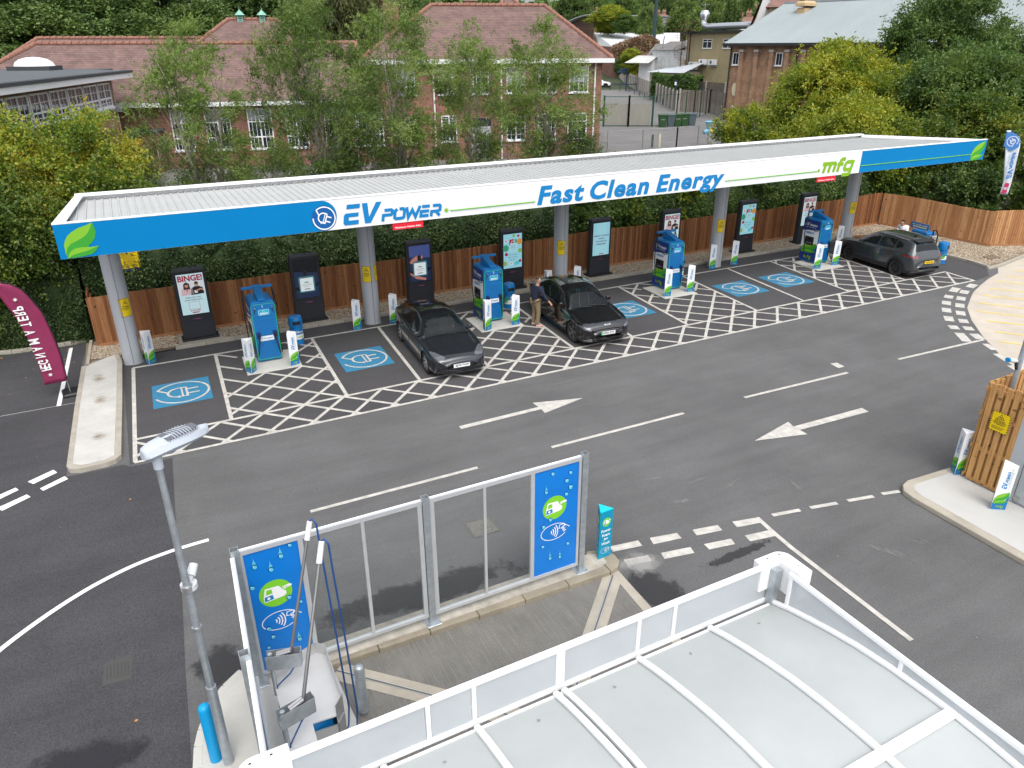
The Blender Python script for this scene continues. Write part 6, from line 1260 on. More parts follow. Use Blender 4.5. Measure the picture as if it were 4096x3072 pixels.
for px_, py_, ex, ey, tip, hang in ((.46, 7.37, .76, 7.28, (1.23, 7.87, 3.5), (1.33, 7.45)), (.42, 6.43, .72, 6.50, (1.26, 7.40, 3.5), (1.42, 7.36))):
    bm_ = MB(Lm); bm_.cyl((px_, py_, 1.45), (px_, py_, 2.12), .028, .028, GALV, 12); mast = bm_.build('mast', jm, smooth=True)
    d = Vector((ex-px_, ey-py_, 0)).normalized(); n_ = Vector((-d.y, d.x, 0))*.055; b = MB(Lm); A, E_ = Vector((px_, py_, 0))-d*.05, Vector((ex, ey, 0))+d*.05
    for s in (-1, 1): o = n_*s; w = d*0+n_.normalized()*.006*s; b.prism([(A.x+o.x, A.y+o.y), (E_.x+o.x, E_.y+o.y), (E_.x+o.x+w.x, E_.y+o.y+w.y), (A.x+o.x+w.x, A.y+o.y+w.y)], 1.92, 2.12, GALV)
    b.prism([(A.x+n_.x, A.y+n_.y), (A.x-n_.x, A.y-n_.y), (E_.x-n_.x, E_.y-n_.y), (E_.x+n_.x, E_.y+n_.y)], 1.90, 1.94, GALV); b.prism([(E_.x+n_.x, E_.y+n_.y), (E_.x-n_.x, E_.y-n_.y), (E_.x-n_.x+d.x*.006, E_.y-n_.y+d.y*.006), (E_.x+n_.x+d.x*.006, E_.y+n_.y+d.y*.006)], 1.92, 2.14, GALV); bx = b.build('boom_box', jm)
    for s in (-.35, .35):
        b = MB(Lm); p0 = Vector((px_, py_, 2.10))+n_*s+d*.08; p1 = Vector((ex, ey, 2.14))+n_*s-d*.06; b.cyl(p0, p1, .02, .02, mat('spring_grey', (.32, .32, .33), .5, metal=.3), 10); b.build('spring', bx, smooth=True)
    b = MB(Lm); T_ = Vector(tip); B0 = Vector((ex, ey, 2.02))-d*.08; q = T_-B0; b.cyl(B0, B0+q*.86, .022, .02, mat('boom_steel', (.20, .20, .20), .35, metal=.6), 12); arm = b.build('boom_arm', jm, smooth=True)
    b = MB(Lm); b.cyl(B0+q*.86, T_, .036, .034, mat('sleeve_white', (.66, .66, .66), .6, var=.15, vscale=20), 12); b.build('sleeve', arm, smooth=True)
    HB = mat('hose_blue', (.01, .06, .22), .5); b = MB(Lm); hx_, hy_ = hang
    b.tube([tuple(T_), (T_.x+.03, T_.y, T_.z+.03), (T_.x+.07, T_.y-.02, T_.z-.06), (T_.x+.08, T_.y-.04, T_.z-.5), (hx_-.02, hy_, 1.4), (hx_, hy_, .7), (hx_-.05, hy_-.08, .45), (1.15, hy_-.25, .5)], .0125, HB, 8); b.build('hose', arm, smooth='all')
    b = MB(Lm); b.tube([(ex, ey, 1.95), (ex-.12, ey-.06, 1.85), (px_+.02, py_-.02, 1.6), (px_-.02, py_-.15, 1.0), (px_, py_-.1, .5)], .010, HB, 7); b.build('hose', bx, smooth='all')
# bollards
def bollard(x, y, h, r, mt, label): b = MB(); b.lathe([(r, 0), (r, h-r*.9), (r*.92, h-r*.5), (r*.7, h-r*.2), (r*.35, h-.004), (.002, h)], mt, n=24); o = b.build('bollard', smooth=True, loc=(x, y, .12)); tag(o, label, 'bollard')
bollard(-.40, 7.97, 1.0, .078, mat('bollard_blue', (.0, .30, .62), .45), 'bright blue dome-topped bollard on the round wash island'); bollard(1.60, 7.83, .86, .075, GALV, 'galvanised dome-topped bollard in the wash bay')
# ---- wash bay roof: parapet of milky panels round barrel-vaulted sheets
def poly_mat(name, col, a):
    M = mat(name, col, .22, var=.09, vscale=.9); n = M.node_tree.nodes; l = M.node_tree.links; b = n['Principled BSDF']; out = n['Material Output']; tl = n.new('ShaderNodeBsdfTranslucent'); tl.inputs[0].default_value = (*col, 1); tr = n.new('ShaderNodeBsdfTransparent'); m1 = n.new('ShaderNodeMixShader'); m1.inputs[0].default_value = .45; m2 = n.new('ShaderNodeMixShader'); m2.inputs[0].default_value = a
    t = n.new('ShaderNodeTexCoord'); w = n.new('ShaderNodeTexWave'); w.bands_direction = 'X'; w.inputs['Scale'].default_value = 28; l.new(t.outputs['Object'], w.inputs['Vector']); bp = n.new('ShaderNodeBump'); bp.inputs['Strength'].default_value = .06; bp.inputs['Distance'].default_value = .003; l.new(w.outputs['Fac'], bp.inputs['Height']); l.new(bp.outputs[0], b.inputs['Normal'])
    l.new(b.outputs[0], m1.inputs[1]); l.new(tl.outputs[0], m1.inputs[2]); l.new(m1.outputs[0], m2.inputs[1]); l.new(tr.outputs[0], m2.inputs[2]); l.new(m2.outputs[0], out.inputs['Surface']); return M
POLY = poly_mat('milky_sheet', (.71, .74, .735), .13); POLY2 = poly_mat('milky_panel', (.68, .71, .725), .24); FRW = mat('frame_white', (.82, .83, .84), .4)
wr = thing('wash_bay_roof', 'white framed wash bay roof of arched milky sheets with panelled parapet, in the foreground', 'roof', (3, 2.6, 0)); Lm = LM((3, 2.6, 0)); ZT, ZB = 3.25, 2.68
def bar(name, p0, p1, w, h, parent=wr, mt=FRW):
    p0, p1 = Vector(p0), Vector(p1); d = (p1-p0).normalized(); s = d.cross(Vector((0, 0, 1))); s = s.normalized()*w/2 if s.length > .01 else Vector((w/2, 0, 0)); u = s.normalized().cross(d)*h/2
    b = MB(Lm); b.loft([[tuple(p+s-u), tuple(p+s+u), tuple(p-s+u), tuple(p-s-u)] for p in (p0, p1)], mt); return b.build(name, parent, bevel=.006)
PX = (.13, 1.58, 2.06, 3.04, 4.03, 4.52, 6.02)
for y in (4.85, .35):
    bar('top_rail', (.1, y, ZT-.02), (6.05, y, ZT-.02), .055, .05); bar('bottom_rail', (.1, y, ZB+.03), (6.05, y, ZB+.03), .05, .06)
    for i, x in enumerate(PX): bar('mullion', (x, y, ZB+.055), (x, y, ZT-.045), .045 if i not in (0, 3, 6) else .10, .045)
    for i, (x0, x1) in enumerate(zip(PX, PX[1:])):
        b = MB(Lm); b.box(x0+.03, y-.004, ZB+.05, x1-.03, y+.004, ZT-.04, POLY2); b.build('parapet_panel', wr)
for x in (5.99, .11):
    bar('top_rail', (x, 4.60, ZT), (x, .55, ZT), .055, .05); bar('bottom_rail', (x, 4.60, ZB+.03), (x, .55, ZB+.03), .05, .06); b = MB(Lm); b.box(x-.004, .6, ZB+.05, x+.004, 4.56, ZT-.03, POLY2); b.build('parapet_panel', wr)
    for y in (4.56, 3.12, 1.8): bar('mullion', (x, y, ZB+.055), (x, y, ZT-.03), .05, .045)
prof_ = [(4.77, 2.70), (4.50, 2.79), (4.2, 2.87), (3.9, 2.94), (3.6, 3.0), (3.2, 3.05), (2.8, 3.075), (2.5, 3.08), (2.2, 3.07), (1.8, 3.04), (1.4, 2.98), (1.0, 2.89), (.7, 2.80), (.43, 2.70)]
RX = (.13, 1.09, 2.05, 3.0, 4.0, 5.01, 5.97)
for x0, x1 in zip(RX, RX[1:]):
    b = MB(Lm); pp_ = prof_+[(y, z-.012) for y, z in prof_[::-1]]; b.loft([[(x0+.02, y, z) for y, z in pp_], [(x1-.02, y, z) for y, z in pp_]], POLY); b.build('roof_sheet', wr, smooth=True)
for i, x in enumerate(RX):
    for off in ((-.05, .05) if i == 3 else (0,)):
        b = MB(Lm); w = .032; rings = [[(x+off-w, y, z+.012), (x+off+w, y, z+.012), (x+off+w, y, z+.045), (x+off+.012, y, z+.058), (x+off-.012, y, z+.058), (x+off-w, y, z+.045)] for y, z in prof_]; b.loft(rings, FRW); b.build('rib', wr, smooth=True)
bar('purlin', (.1, 2.55, 3.105), (6.0, 2.55, 3.105), .11, .03); bar('purlin', (.1, 4.75, 2.66), (6.0, 4.75, 2.66), .05, .10); bar('purlin', (.1, .45, 2.66), (6.0, .45, 2.66), .05, .10)
for x in (.9, 2.1, 2.9, 3.9, 4.9, 5.75): bar('brace', (x-.22, 4.885, 3.18), (x+.06, 4.885, 2.70), .06, .03)
for x in (1.6, 2.6, 3.5, 4.5, 5.5):    # clips at the sheet edge
    b = MB(Lm); b.box(x-.018, 4.50, 2.795, x+.018, 4.506, 2.803, STEEL); b.box(x-.003, 4.485, 2.795, x+.003, 4.525, 2.803, STEEL); b.build('clip', wr)
# dark slot and gutter between parapet and sheets
bar('gutter', (.13, 4.80, 2.60), (6.0, 4.80, 2.60), .08, .05, mt=mat('gutter_dark', (.06, .055, .05), .7))
for (cx, cy, sx) in ((5.98, 4.85, 1), (.12, 4.85, -1)):    # rounded corner covers
    b = MB(Lm); a = 0; O_ = []
    pts_o = [(cx-sx*.20, cy+.11)]+[(cx+sx*.10+sx*.15*math.sin(q*PI/16), cy-.04+.15*math.cos(q*PI/16)) for q in range(0, 9)]+[(cx+sx*.25, cy-.36)]
    pts_i = [(cx+sx*.06, cy-.36), (cx+sx*.06, cy-.03), (cx-sx*.20, cy-.03)]
    b.prism(pts_o+pts_i, ZT-.36, ZT+.03, WHITE_T); cv = b.build('corner_cover', wr, bevel=.006)
    for hx_, hy_ in ((cx-sx*.05, cy+.05), (cx+sx*.13, cy+.04), (cx+sx*.17, cy-.22)):
        b = MB(Lm); b.disc((hx_, hy_), .014, .01, ZT+.034, BLACK, 10); b.build('bolt_hole', cv)
    b = MB(Lm); b.box(cx-.06, cy-.12, .02, cx+.04, cy-.02, ZT-.05, GALV); b.build('roof_post', wr)
for x, y in ((3.04, 4.76), (5.95, .45), (.15, .45), (3.04, .45)): b = MB(Lm); b.box(x-.05, y-.05, .02, x+.05, y+.05, 2.6, GALV); b.build('roof_post', wr)
b = MB(); b.bbox(-.3, -.12, 0, .3, .12, .22, .03, BLACK); o = b.build('kneeling_pad_box', loc=(2.05, 7.35, .05)); tag(o, 'small black box on the wash bay floor below the roof edge', 'box')
b = MB(); b.bbox(-.35, -.3, 0, .35, .3, 1.5, .04, WB); o = b.build('vending_unit', loc=(5.2, 3.4, .03)); tag(o, 'blue unit seen faintly through the milky roof sheets', 'unit')
# ---- lamp posts
t = thing('lamp_post', 'galvanised lamp post with white ribbed street light head in the left foreground', 'street lamp', (-.26, 7.84, .1))
b = MB(); b.cyl((0, 0, 0), (0, 0, 1.4), .066, .062, GALV, 20); b.cyl((0, 0, 1.4), (0, 0, 4.62), .048, .036, GALV, 20); b.build('pole', t, smooth=True)
HEADM = mat('lamp_head_grey', (.46, .50, .56), .4)
hd_ = Matrix.Translation((0, 0, 4.62)) @ Matrix.Rotation(R_(28), 4, 'Z')
b = MB(hd_); b.cyl((0, 0, -.02), (0, 0, .16), .052, .055, HEADM, 18); b.loft([[(x, y*w, z) for y, z in ((-1, .18+q), (-.75, .25+q), (0, .275+q), (.75, .25+q), (1, .18+q), (.7, .15), (0, .14), (-.7, .15))] for x, w, q in ((-.14, .05, -.02), (-.11, .10, .0), (0, .135, .02), (.15, .15, .03), (.35, .14, .02), (.52, .10, -.0), (.62, .045, -.02), (.645, .01, -.03))], HEADM); hdo = b.build('lamp_head', t, smooth=True)
for i in range(11):
    x = .12+i*.034; w = .13-max(0, x-.35)*.35; b = MB(hd_); b.prism([(x, -w*.9), (x+.008, -w*.9), (x+.028, 0), (x+.008, w*.9), (x, w*.9), (x+.018, 0)], .27, .306-abs(i-5)*.002, mat('fin_grey', (.44, .48, .53), .4)); b.build('cooling_fin', hdo)
b = MB(hd_); b.flat([(.11, -.11), (.5, -.07), (.5, .07), (.11, .11)], .2995, mat('fin_recess', (.12, .13, .15), .7)); b.build('fin_recess', hdo)
b = MB(); b.cyl((0, 0, 2.92), (0, 0, 3.0), .062, .062, STEEL, 20); b.cyl((.02, .05, 2.92), (.02, .05, 2.99), .095, .095, mat('camera_white', (.60, .62, .65), .4), 22); cb = b.build('camera_bracket', t, smooth=True)
b = MB(); b.cyl((.06, .10, 3.05), (.12, .20, 3.13), .058, .05, MATS['camera_white'], 16); b.cyl((.03, .08, 2.98), (.07, .12, 3.07), .035, .035, MATS['camera_white'], 14); b.build('camera', t, smooth=True)
b = MB(); b.cyl((0, 0, 2.35), (0, 0, 2.38), .057, .057, STEEL, 18); b.build('clamp_band', t)
t = thing('lamp_post', 'grey lamp post with small white camera beside the timber screen at the right edge', 'street lamp', (15.82, 7.66, .12))
b = MB(); b.cyl((0, 0, 0), (0, 0, 4.9), .06, .045, GALV, 18); b.build('pole', t, smooth=True)
b = MB(); b.cyl((-.28, .08, 2.78), (-.05, .05, 2.72), .045, .045, MATS['camera_white'], 14); b.cyl((-.33, .085, 2.79), (-.27, .08, 2.778), .047, .047, TXTBLUE, 14); b.cyl((-.05, 0, 2.55), (-.08, .04, 2.72), .03, .03, BLACK, 8); b.build('camera', t)
# ---- right-hand corner: kerb, slatted screen, cabinet
b = MB(); rp_ = [(13.46, -3), (13.49, 5.42), (13.56, 7.8), (13.62, 8.06), (13.80, 8.22), (14.05, 8.29), (15.45, 8.20), (22, 7.9), (22, -3)]; b.prism(rp_, 0, .12, CONC_Y); struct(b.build('corner_kerb', bevel=.02))
sheet('corner_pavement', [(13.66, -3), (13.69, 5.42), (13.76, 7.75), (13.83, 7.95), (13.95, 8.06), (14.1, 8.1), (15.45, 8.02), (22, 7.75), (22, -3)], .124, mat('pavement_pale', (.47, .465, .445), .85, var=.06, vscale=1.3, bump=.15, bscale=40))
T1 = wood_mat('slat_timber', (.40, .20, .07), (.50, .27, .10), (.60, .35, .15))
def slat_screen(loc, rz, W_, H_, label, n):
    t = thing('timber_screen', label, 'fence', loc, rz)
    for i in range(n):
        b = MB(); x = i*W_/n; b.box(x+.01, -.03 if i % 2 else -.034, .1, x+W_/n-.045, -.008, H_-(.0 if i % 2 else .03), T1); b.build('slat', t)
    for z in (.04, H_*.33, H_*.67, H_-.22): b = MB(); b.box(0, -.006, z, W_, .035, z+.09, T1); b.build('rail', t)
    for i in range(n-1):
        b = MB(); x = (i+.5)*W_/n; b.box(x, .037, .1, x+W_/n-.03, .058, H_-.04, T1); b.build('back_slat', t)
    return t
s1 = slat_screen((15.22, 7.74, .12), R_(-90), .80, 2.36, 'slatted timber screen panel carrying the yellow camera sign', 5); slat_screen((15.24, 7.82, .12), R_(2), 4.2, 2.32, 'slatted timber screen running away behind the right lamp post', 22)
t = thing('cctv_sign', 'square yellow camera warning sign fixed to the slatted timber screen', 'sign', (15.17, 7.56, 1.5)); b = MB(frame((0, 0, 0), (0, -1, 0), (0, 0, 1))); b.box(0, -.02, 0, .38, .42, .0, YEL); b.build('panel', t); b = MB(frame((0, 0, 0), (0, -1, 0), (0, 0, 1))); cctv_art(b, 0, -.02, .38, .44, .001); b.build('lettering', t)
CABM = mat('cabinet_grey', (.42, .45, .47), .45, var=.04, vscale=1.5)
t = thing('equipment_cabinet', 'tall pale grey equipment cabinet next to the slatted screen at the right edge', 'cabinet', (15.19, 6.9, .12)); b = MB(); b.bbox(0, -2.6, .02, 1.4, .12, 2.5, .02, CABM); b.build('body', t, bevel=.01)
b = MB(frame((-.004, -.2, .05), (0, -1, 0), (0, 0, 1))); b.stroke([(0, 0), (1.1, 0), (1.1, .95), (0, .95)], .01, .001, BLACK, closed=True); b.box(.0, .06, 0, .12, .14, .012, STEEL); b.build('door', t)
b = MB(); b.bbox(-.04, -.3, 2.3, .0, .06, 2.44, .01, CABM); b.build('vent_hood', t)
# =====================================================================
# VEGETATION
# =====================================================================
def leaf_mat(name, cols, trans=.45, nscale=.55, rough=.55):
    if name in MATS: return MATS[name]
    cols = [tuple(v*1.18 for v in c) for c in cols]
    M = bpy.data.materials.new(name); M.use_nodes = True; n = M.node_tree.nodes; l = M.node_tree.links; out = n['Material Output']; n.remove(n['Principled BSDF'])
    g = n.new('ShaderNodeNewGeometry'); t = n.new('ShaderNodeTexCoord'); z = n.new('ShaderNodeTexNoise'); z.inputs['Scale'].default_value = nscale; z.inputs['Detail'].default_value = 3; l.new(t.outputs['Object'], z.inputs['Vector'])
    r = n.new('ShaderNodeMapRange'); r.inputs[1].default_value = .3; r.inputs[2].default_value = .7; r.inputs[3].default_value = -.36; r.inputs[4].default_value = .36; l.new(z.outputs['Fac'], r.inputs[0])
    m_ = n.new('ShaderNodeMath'); m_.operation = 'MULTIPLY_ADD'; m_.inputs[1].default_value = .5; m_.inputs[2].default_value = .25; l.new(g.outputs['Random Per Island'], m_.inputs[0]); a = n.new('ShaderNodeMath'); a.operation = 'ADD'; l.new(m_.outputs[0], a.inputs[0]); l.new(r.outputs[0], a.inputs[1])
    rp = n.new('ShaderNodeValToRGB'); e = rp.color_ramp.elements; e[0].color = (*cols[0], 1); e[0].position = .05; e[1].color = (*cols[-1], 1); e[1].position = .95
    for i, c in enumerate(cols[1:-1]): e.new(.05+.9*(i+1)/(len(cols)-1)).color = (*c, 1)
    l.new(a.outputs[0], rp.inputs[0]); d = n.new('ShaderNodeBsdfDiffuse'); tl = n.new('ShaderNodeBsdfTranslucent'); gl = n.new('ShaderNodeBsdfGlossy'); gl.inputs['Roughness'].default_value = rough; gl.inputs[0].default_value = (.5, .5, .5, 1)
    l.new(rp.outputs[0], d.inputs[0]); l.new(rp.outputs[0], tl.inputs[0]); m1 = n.new('ShaderNodeMixShader'); m1.inputs[0].default_value = trans; l.new(d.outputs[0], m1.inputs[1]); l.new(tl.outputs[0], m1.inputs[2]); m2 = n.new('ShaderNodeMixShader'); m2.inputs[0].default_value = .06; l.new(m1.outputs[0], m2.inputs[1]); l.new(gl.outputs[0], m2.inputs[2]); l.new(m2.outputs[0], out.inputs['Surface'])
    MATS[name] = M; return M
L_WIL = leaf_mat('willow_leaf', [(.055, .10, .014), (.12, .19, .03), (.21, .30, .06), (.36, .44, .16)])
L_WILD = leaf_mat('willow_leaf_dark', [(.04, .08, .014), (.085, .145, .024), (.15, .225, .045), (.27, .34, .10)])
L_YEL = leaf_mat('autumn_leaf', [(.04, .085, .010), (.09, .17, .016), (.22, .29, .025), (.40, .38, .035), (.40, .26, .03)])
L_YG = leaf_mat('yellow_green_leaf', [(.06, .12, .010), (.16, .22, .016), (.30, .33, .022), (.46, .43, .04)])
L_MIX = leaf_mat('maple_leaf', [(.03, .06, .008), (.06, .12, .012), (.12, .18, .018), (.30, .28, .03)])
L_DK = leaf_mat('dark_leaf', [(.022, .045, .009), (.045, .088, .016), (.085, .14, .028), (.15, .21, .05)], .2)
L_GR = leaf_mat('green_leaf', [(.03, .065, .010), (.06, .12, .02), (.105, .18, .034), (.19, .26, .06)])
L_IVY = leaf_mat('ivy_leaf', [(.02, .042, .012), (.038, .074, .02), (.065, .11, .03), (.12, .165, .06)], .2)
L_OL = leaf_mat('weeping_leaf', [(.03, .045, .012), (.06, .075, .018), (.09, .10, .028), (.13, .13, .04)], .2)
L_BR = leaf_mat('dead_creeper', [(.09, .05, .025), (.17, .10, .05), (.25, .16, .09), (.33, .24, .15)], .1)
BARK = mat('bark_grey', (.30, .275, .225), .9, var=.35, vscale=6, bump=.6, bscale=18); BARKD = mat('bark_dark', (.06, .05, .038), .9, var=.3, vscale=6, bump=.5, bscale=14)
def mesh_np(name, V, fs, mt, k=4):
    me = bpy.data.meshes.new(name); n = len(V); me.vertices.add(n); me.vertices.foreach_set('co', V.astype(np.float32).reshape(-1)); nf = len(fs); me.loops.add(nf*k); me.loops.foreach_set('vertex_index', fs.astype(np.int32).reshape(-1)); me.polygons.add(nf); me.polygons.foreach_set('loop_start', np.arange(0, nf*k, k, dtype=np.int32)); me.update(calc_edges=True); me.materials.append(mt); return me
def leaf_quads(P, D, ln, wd, rng, name, mt):
    """one folded diamond per leaf: P positions, D directions"""
    n = len(P); D = D/np.maximum(np.linalg.norm(D, axis=1, keepdims=True), 1e-6); r = rng.normal(size=(n, 3)); S = np.cross(D, r); S /= np.maximum(np.linalg.norm(S, axis=1, keepdims=True), 1e-6)
    L_ = (ln*rng.uniform(.6, 1.3, n))[:, None]; W_ = (wd*rng.uniform(.6, 1.3, n))[:, None]
    V = np.stack([P, P+D*L_*.5+S*W_*.5, P+D*L_, P+D*L_*.45-S*W_*.5], 1).reshape(-1, 3); F = np.arange(n*4).reshape(-1, 4); return mesh_np(name, V, F, mt)
def crown_sprays(rng, ntw, prof, h, width, wind=(0, 0, 0), droop=.0, twig=.7, per=16, spread=.06, inner=.35, clumps=60, cr=.55, base=.25, ecc=1.0, up=.3):
    """twigs gathered in clumps through the crown volume; returns leaf positions, directions and clump centres"""
    C_ = []
    while len(C_) < clumps:
        t = rng.uniform(0, 1); r = np.interp(t, [p[0] for p in prof], [p[1] for p in prof])*width/2; a = rng.uniform(0, 2*PI); q = r*(inner+(1-inner)*rng.uniform()**.6)*rng.uniform(.75, 1.08)
        if rng.uniform() < (r/(width/2))**1.0+.12: C_.append((q*math.cos(a), q*math.sin(a)*ecc, base*h+(1-base)*h*t))
    C_ = np.array(C_); k = rng.integers(0, clumps, ntw); s = cr*rng.uniform(.5, 1.25, clumps)
    off = rng.normal(size=(ntw, 3)); off *= (s[k]*.55)[:, None]; off[:, 2] *= .8; st = C_[k]+off
    axis = np.zeros_like(st); axis[:, 2] = base*h+(1-base)*h*.35; out = st-axis; out[:, 2] *= .5; out /= np.maximum(np.linalg.norm(out, axis=1, keepdims=True), .1)
    d = out*.7+rng.normal(size=(ntw, 3))*.45+np.array([0, 0, up])+np.array(wind); d /= np.linalg.norm(d, axis=1, keepdims=True)
    L_ = twig*rng.uniform(.5, 1.2, ntw); t = rng.uniform(.05, 1, (ntw, per)); P = st[:, None, :]+d[:, None, :]*(t*L_[:, None])[:, :, None]; P[:, :, 2] -= droop*(t**2)*L_[:, None]
    P += rng.normal(size=P.shape)*spread; D = d[:, None, :]*.8+rng.normal(size=P.shape)*.55; D[:, :, 2] -= droop*t*1.6; D += np.array(wind)*.5
    return P.reshape(-1, 3), D.reshape(-1, 3), C_, st, d, L_
def limbs(rng, C_, h, nst, rad, trunk_h, base_sp, bark, name='trunk', lean=(0, 0), taper=.25, twigs=None):
    b = MB(); stems = []
    for i in range(nst):
        a = 2*PI*i/nst+rng.uniform(0, 1); bx, by = base_sp*math.cos(a)*(nst > 1), base_sp*math.sin(a)*(nst > 1); tx, ty = lean[0]+bx*4+rng.normal()*.15, lean[1]+by*3
        P = [Vector((bx+(tx-bx)*t**1.3+rng.normal()*.04, by+(ty-by)*t**1.3+rng.normal()*.04, h*.88*t)) for t in np.linspace(0, 1, 9)]; R_s = [max(.012, rad*(1-t*.93)) for t in np.linspace(0, 1, 9)]; b.tube(P, R_s, bark, 7); stems.append((P, R_s))
    for c in C_:
        P, R_s = stems[rng.integers(0, nst)]; k = max(0, min(7, int((c[2]/h-.22)/.88*8))); k = max(int(trunk_h*8), k); s = P[k]; r0 = R_s[k]*.5; e = Vector(c); m_ = s.lerp(e, .5)+Vector((0, 0, -.06*(e-s).length)); q = s.lerp(e, .25)+Vector((rng.normal()*.05, rng.normal()*.05, 0)); b.tube([s, q, m_, e], [max(r0, .012), max(r0*.7, .01), max(r0*.45, .008), .005], bark, 5, caps=False)
    return b
def tree(name, label, loc, h, width, prof, leaf, bark, seed, ntw=1500, per=16, ln=.13, wd=.035, clumps=60, cr=.55, nst=1, rad=.12, base=.25, group=None, rz=0, cat='tree', **k):
    rng = np.random.default_rng(seed); t = thing(name, label, cat, loc, rz, group)
    P, D, C_, st, d, L_ = crown_sprays(rng, ntw, prof, h, width, clumps=clumps, cr=cr, base=base, **{q: v for q, v in k.items() if q not in ('trunk_h', 'base_sp', 'lean')})
    me = leaf_quads(P, D, ln, wd, rng, 'crown', leaf); o = bpy.data.objects.new('crown', me); COL.objects.link(o); o.parent = t
    b = limbs(rng, C_, h, nst, rad, k.get('trunk_h', .15), k.get('base_sp', .12), bark, lean=k.get('lean', (0, 0)))
    idx = rng.choice(len(st), min(len(st), 260), replace=False)
    for i in idx: b.tube([tuple(st[i]), tuple(st[i]+d[i]*L_[i]*.8)], [.008, .003], bark, 4, caps=False)
    b.build('trunk', t, smooth='all'); return t
ROUND = [(0, .35), (.15, .75), (.4, 1.0), (.65, .9), (.85, .6), (1, .15)]; WILP = [(0, .35), (.15, .62), (.35, .85), (.55, 1.0), (.72, .85), (.88, .5), (1, .18)]; TALL = [(0, .6), (.3, 1.0), (.6, .95), (.85, .6), (1, .2)]; LOW = [(0, .9), (.3, 1), (.7, .8), (1, .3)]
GZ = lambda x, y: ground_h(x, y)
wk = dict(wind=(.30, -.1, .05), droop=.30, twig=.62, per=15, spread=.035, ln=.145, wd=.034, up=.45, inner=.12, bark=BARK)
WG = 'willows between the canopy and the school'
tree('willow_tree', 'loose pale willow in front of the low school wing, leftmost willow of the row', (3.2, 34, 1.9), 7.5, 4.5, WILP, L_WIL, seed=11, ntw=2300, clumps=80, cr=.5, nst=2, rad=.12, base=.10, base_sp=.35, group=WG, **wk)
tree('willow_tree', 'dense dark willow second from the left, above the EV POWER lettering', (7.9, 33.5, 1.9), 8.4, 5.6, WILP, L_WILD, seed=12, ntw=4300, clumps=120, cr=.6, nst=2, rad=.11, base=.06, base_sp=.1, group=WG, **wk)
tree('willow_tree', 'tallest willow, standing where the low school wing meets the two-storey wing', (11.7, 34.2, 1.9), 8.8, 5.0, WILP, L_WIL, seed=13, ntw=2700, clumps=100, cr=.52, nst=4, rad=.11, base=.14, base_sp=.22, group=WG, **wk)
tree('willow_tree', 'slender willow before the two-storey school wall, second from the right of the row', (15.6, 34.2, 1.9), 7.6, 4.4, WILP, L_WIL, seed=14, ntw=2400, clumps=90, cr=.5, nst=3, rad=.075, base=.06, base_sp=.16, group=WG, **wk)
tree('willow_tree', 'willow at the right corner of the two-storey school building', (19.7, 34.4, 1.9), 7.8, 5.4, WILP, L_WIL, seed=15, ntw=2700, clumps=100, cr=.52, nst=3, rad=.11, base=.08, base_sp=.2, group=WG, **wk)
# undergrowth and thicket between the canopy and the school
for i, (x, y, h, w, lm, lab) in enumerate(((1.0, 32.5, 3.9, 3.6, L_WILD, 'leafy thicket under the leftmost willow'), (5.6, 33, 3.2, 3.6, L_WIL, 'green thicket between the first two willows'), (9.8, 33.5, 3.2, 3.4, L_WILD, 'dark thicket between the second willow and the tallest willow'), (13.6, 33.5, 2.6, 2.6, L_WIL, 'low thicket right of the tallest willow'), (21.4, 33.5, 2.7, 2.6, L_GR, 'small green bush at the foot of the school corner'))):
    tree('shrub', lab, (x, y, 1.8), h, w, LOW, lm, BARK, 40+i, ntw=950, per=14, clumps=34, cr=.45, nst=4, rad=.03, base=.1, ln=.12, wd=.03, droop=.2, twig=.5, wind=(.2, 0, 0), cat='shrub')
yk = dict(per=24, spread=.07, ln=.115, wd=.075, up=.05, inner=.25, bark=BARKD, droop=.25, twig=.5)
tree('autumn_tree', 'yellowing maple beside the left end of the canopy roof, in front of the school wing', (-.9, 30.2, 1.2), 5.5, 4.3, ROUND, L_YEL, seed=21, ntw=2900, clumps=80, cr=.5, nst=2, rad=.09, base=.12, **yk)
tree('autumn_tree', 'yellow and green maple at the left edge hiding the flat-roofed building', (-4.0, 29.4, .8), 6.3, 5.2, ROUND, L_YEL, seed=22, ntw=3600, clumps=100, cr=.55, nst=2, rad=.12, base=.15, **yk)
tree('maple_tree', 'green maple overhanging the clipped hedge at the left edge', (-3.9, 27.9, .2), 4.9, 5.4, ROUND, L_MIX, seed=23, ntw=3900, clumps=110, cr=.55, nst=2, rad=.1, base=.28, **yk)
tree('maple_tree', 'green maple behind the left end of the canopy', (-.6, 29.0, .8), 4.2, 4.0, ROUND, L_MIX, seed=24, ntw=2400, clumps=70, cr=.5, nst=2, rad=.08, base=.15, **yk)
tree('autumn_tree', 'big yellow-green tree in front of the brick warehouse', (42.6, 36.0, 1.9), 6.6, 9.0, ROUND, L_YG, seed=25, ntw=6800, clumps=150, cr=.8, nst=4, rad=.12, base=.08, base_sp=.4, per=15, spread=.1, ln=.2, wd=.10, up=.1, inner=.3, bark=BARKD, droop=.3, twig=.7)
tree('shrub', 'lime green bush left of the yellow-green tree, by the mesh fence', (36.0, 37.0, 1.9), 3.0, 3.4, ROUND, L_YG, BARKD, 26, ntw=1200, clumps=40, cr=.5, nst=3, rad=.04, base=.05, ln=.15, wd=.09, per=13, cat='shrub')
dkk = dict(per=16, spread=.1, ln=.21, wd=.10, up=.1, inner=.25, bark=BARKD, droop=.35, twig=.8)
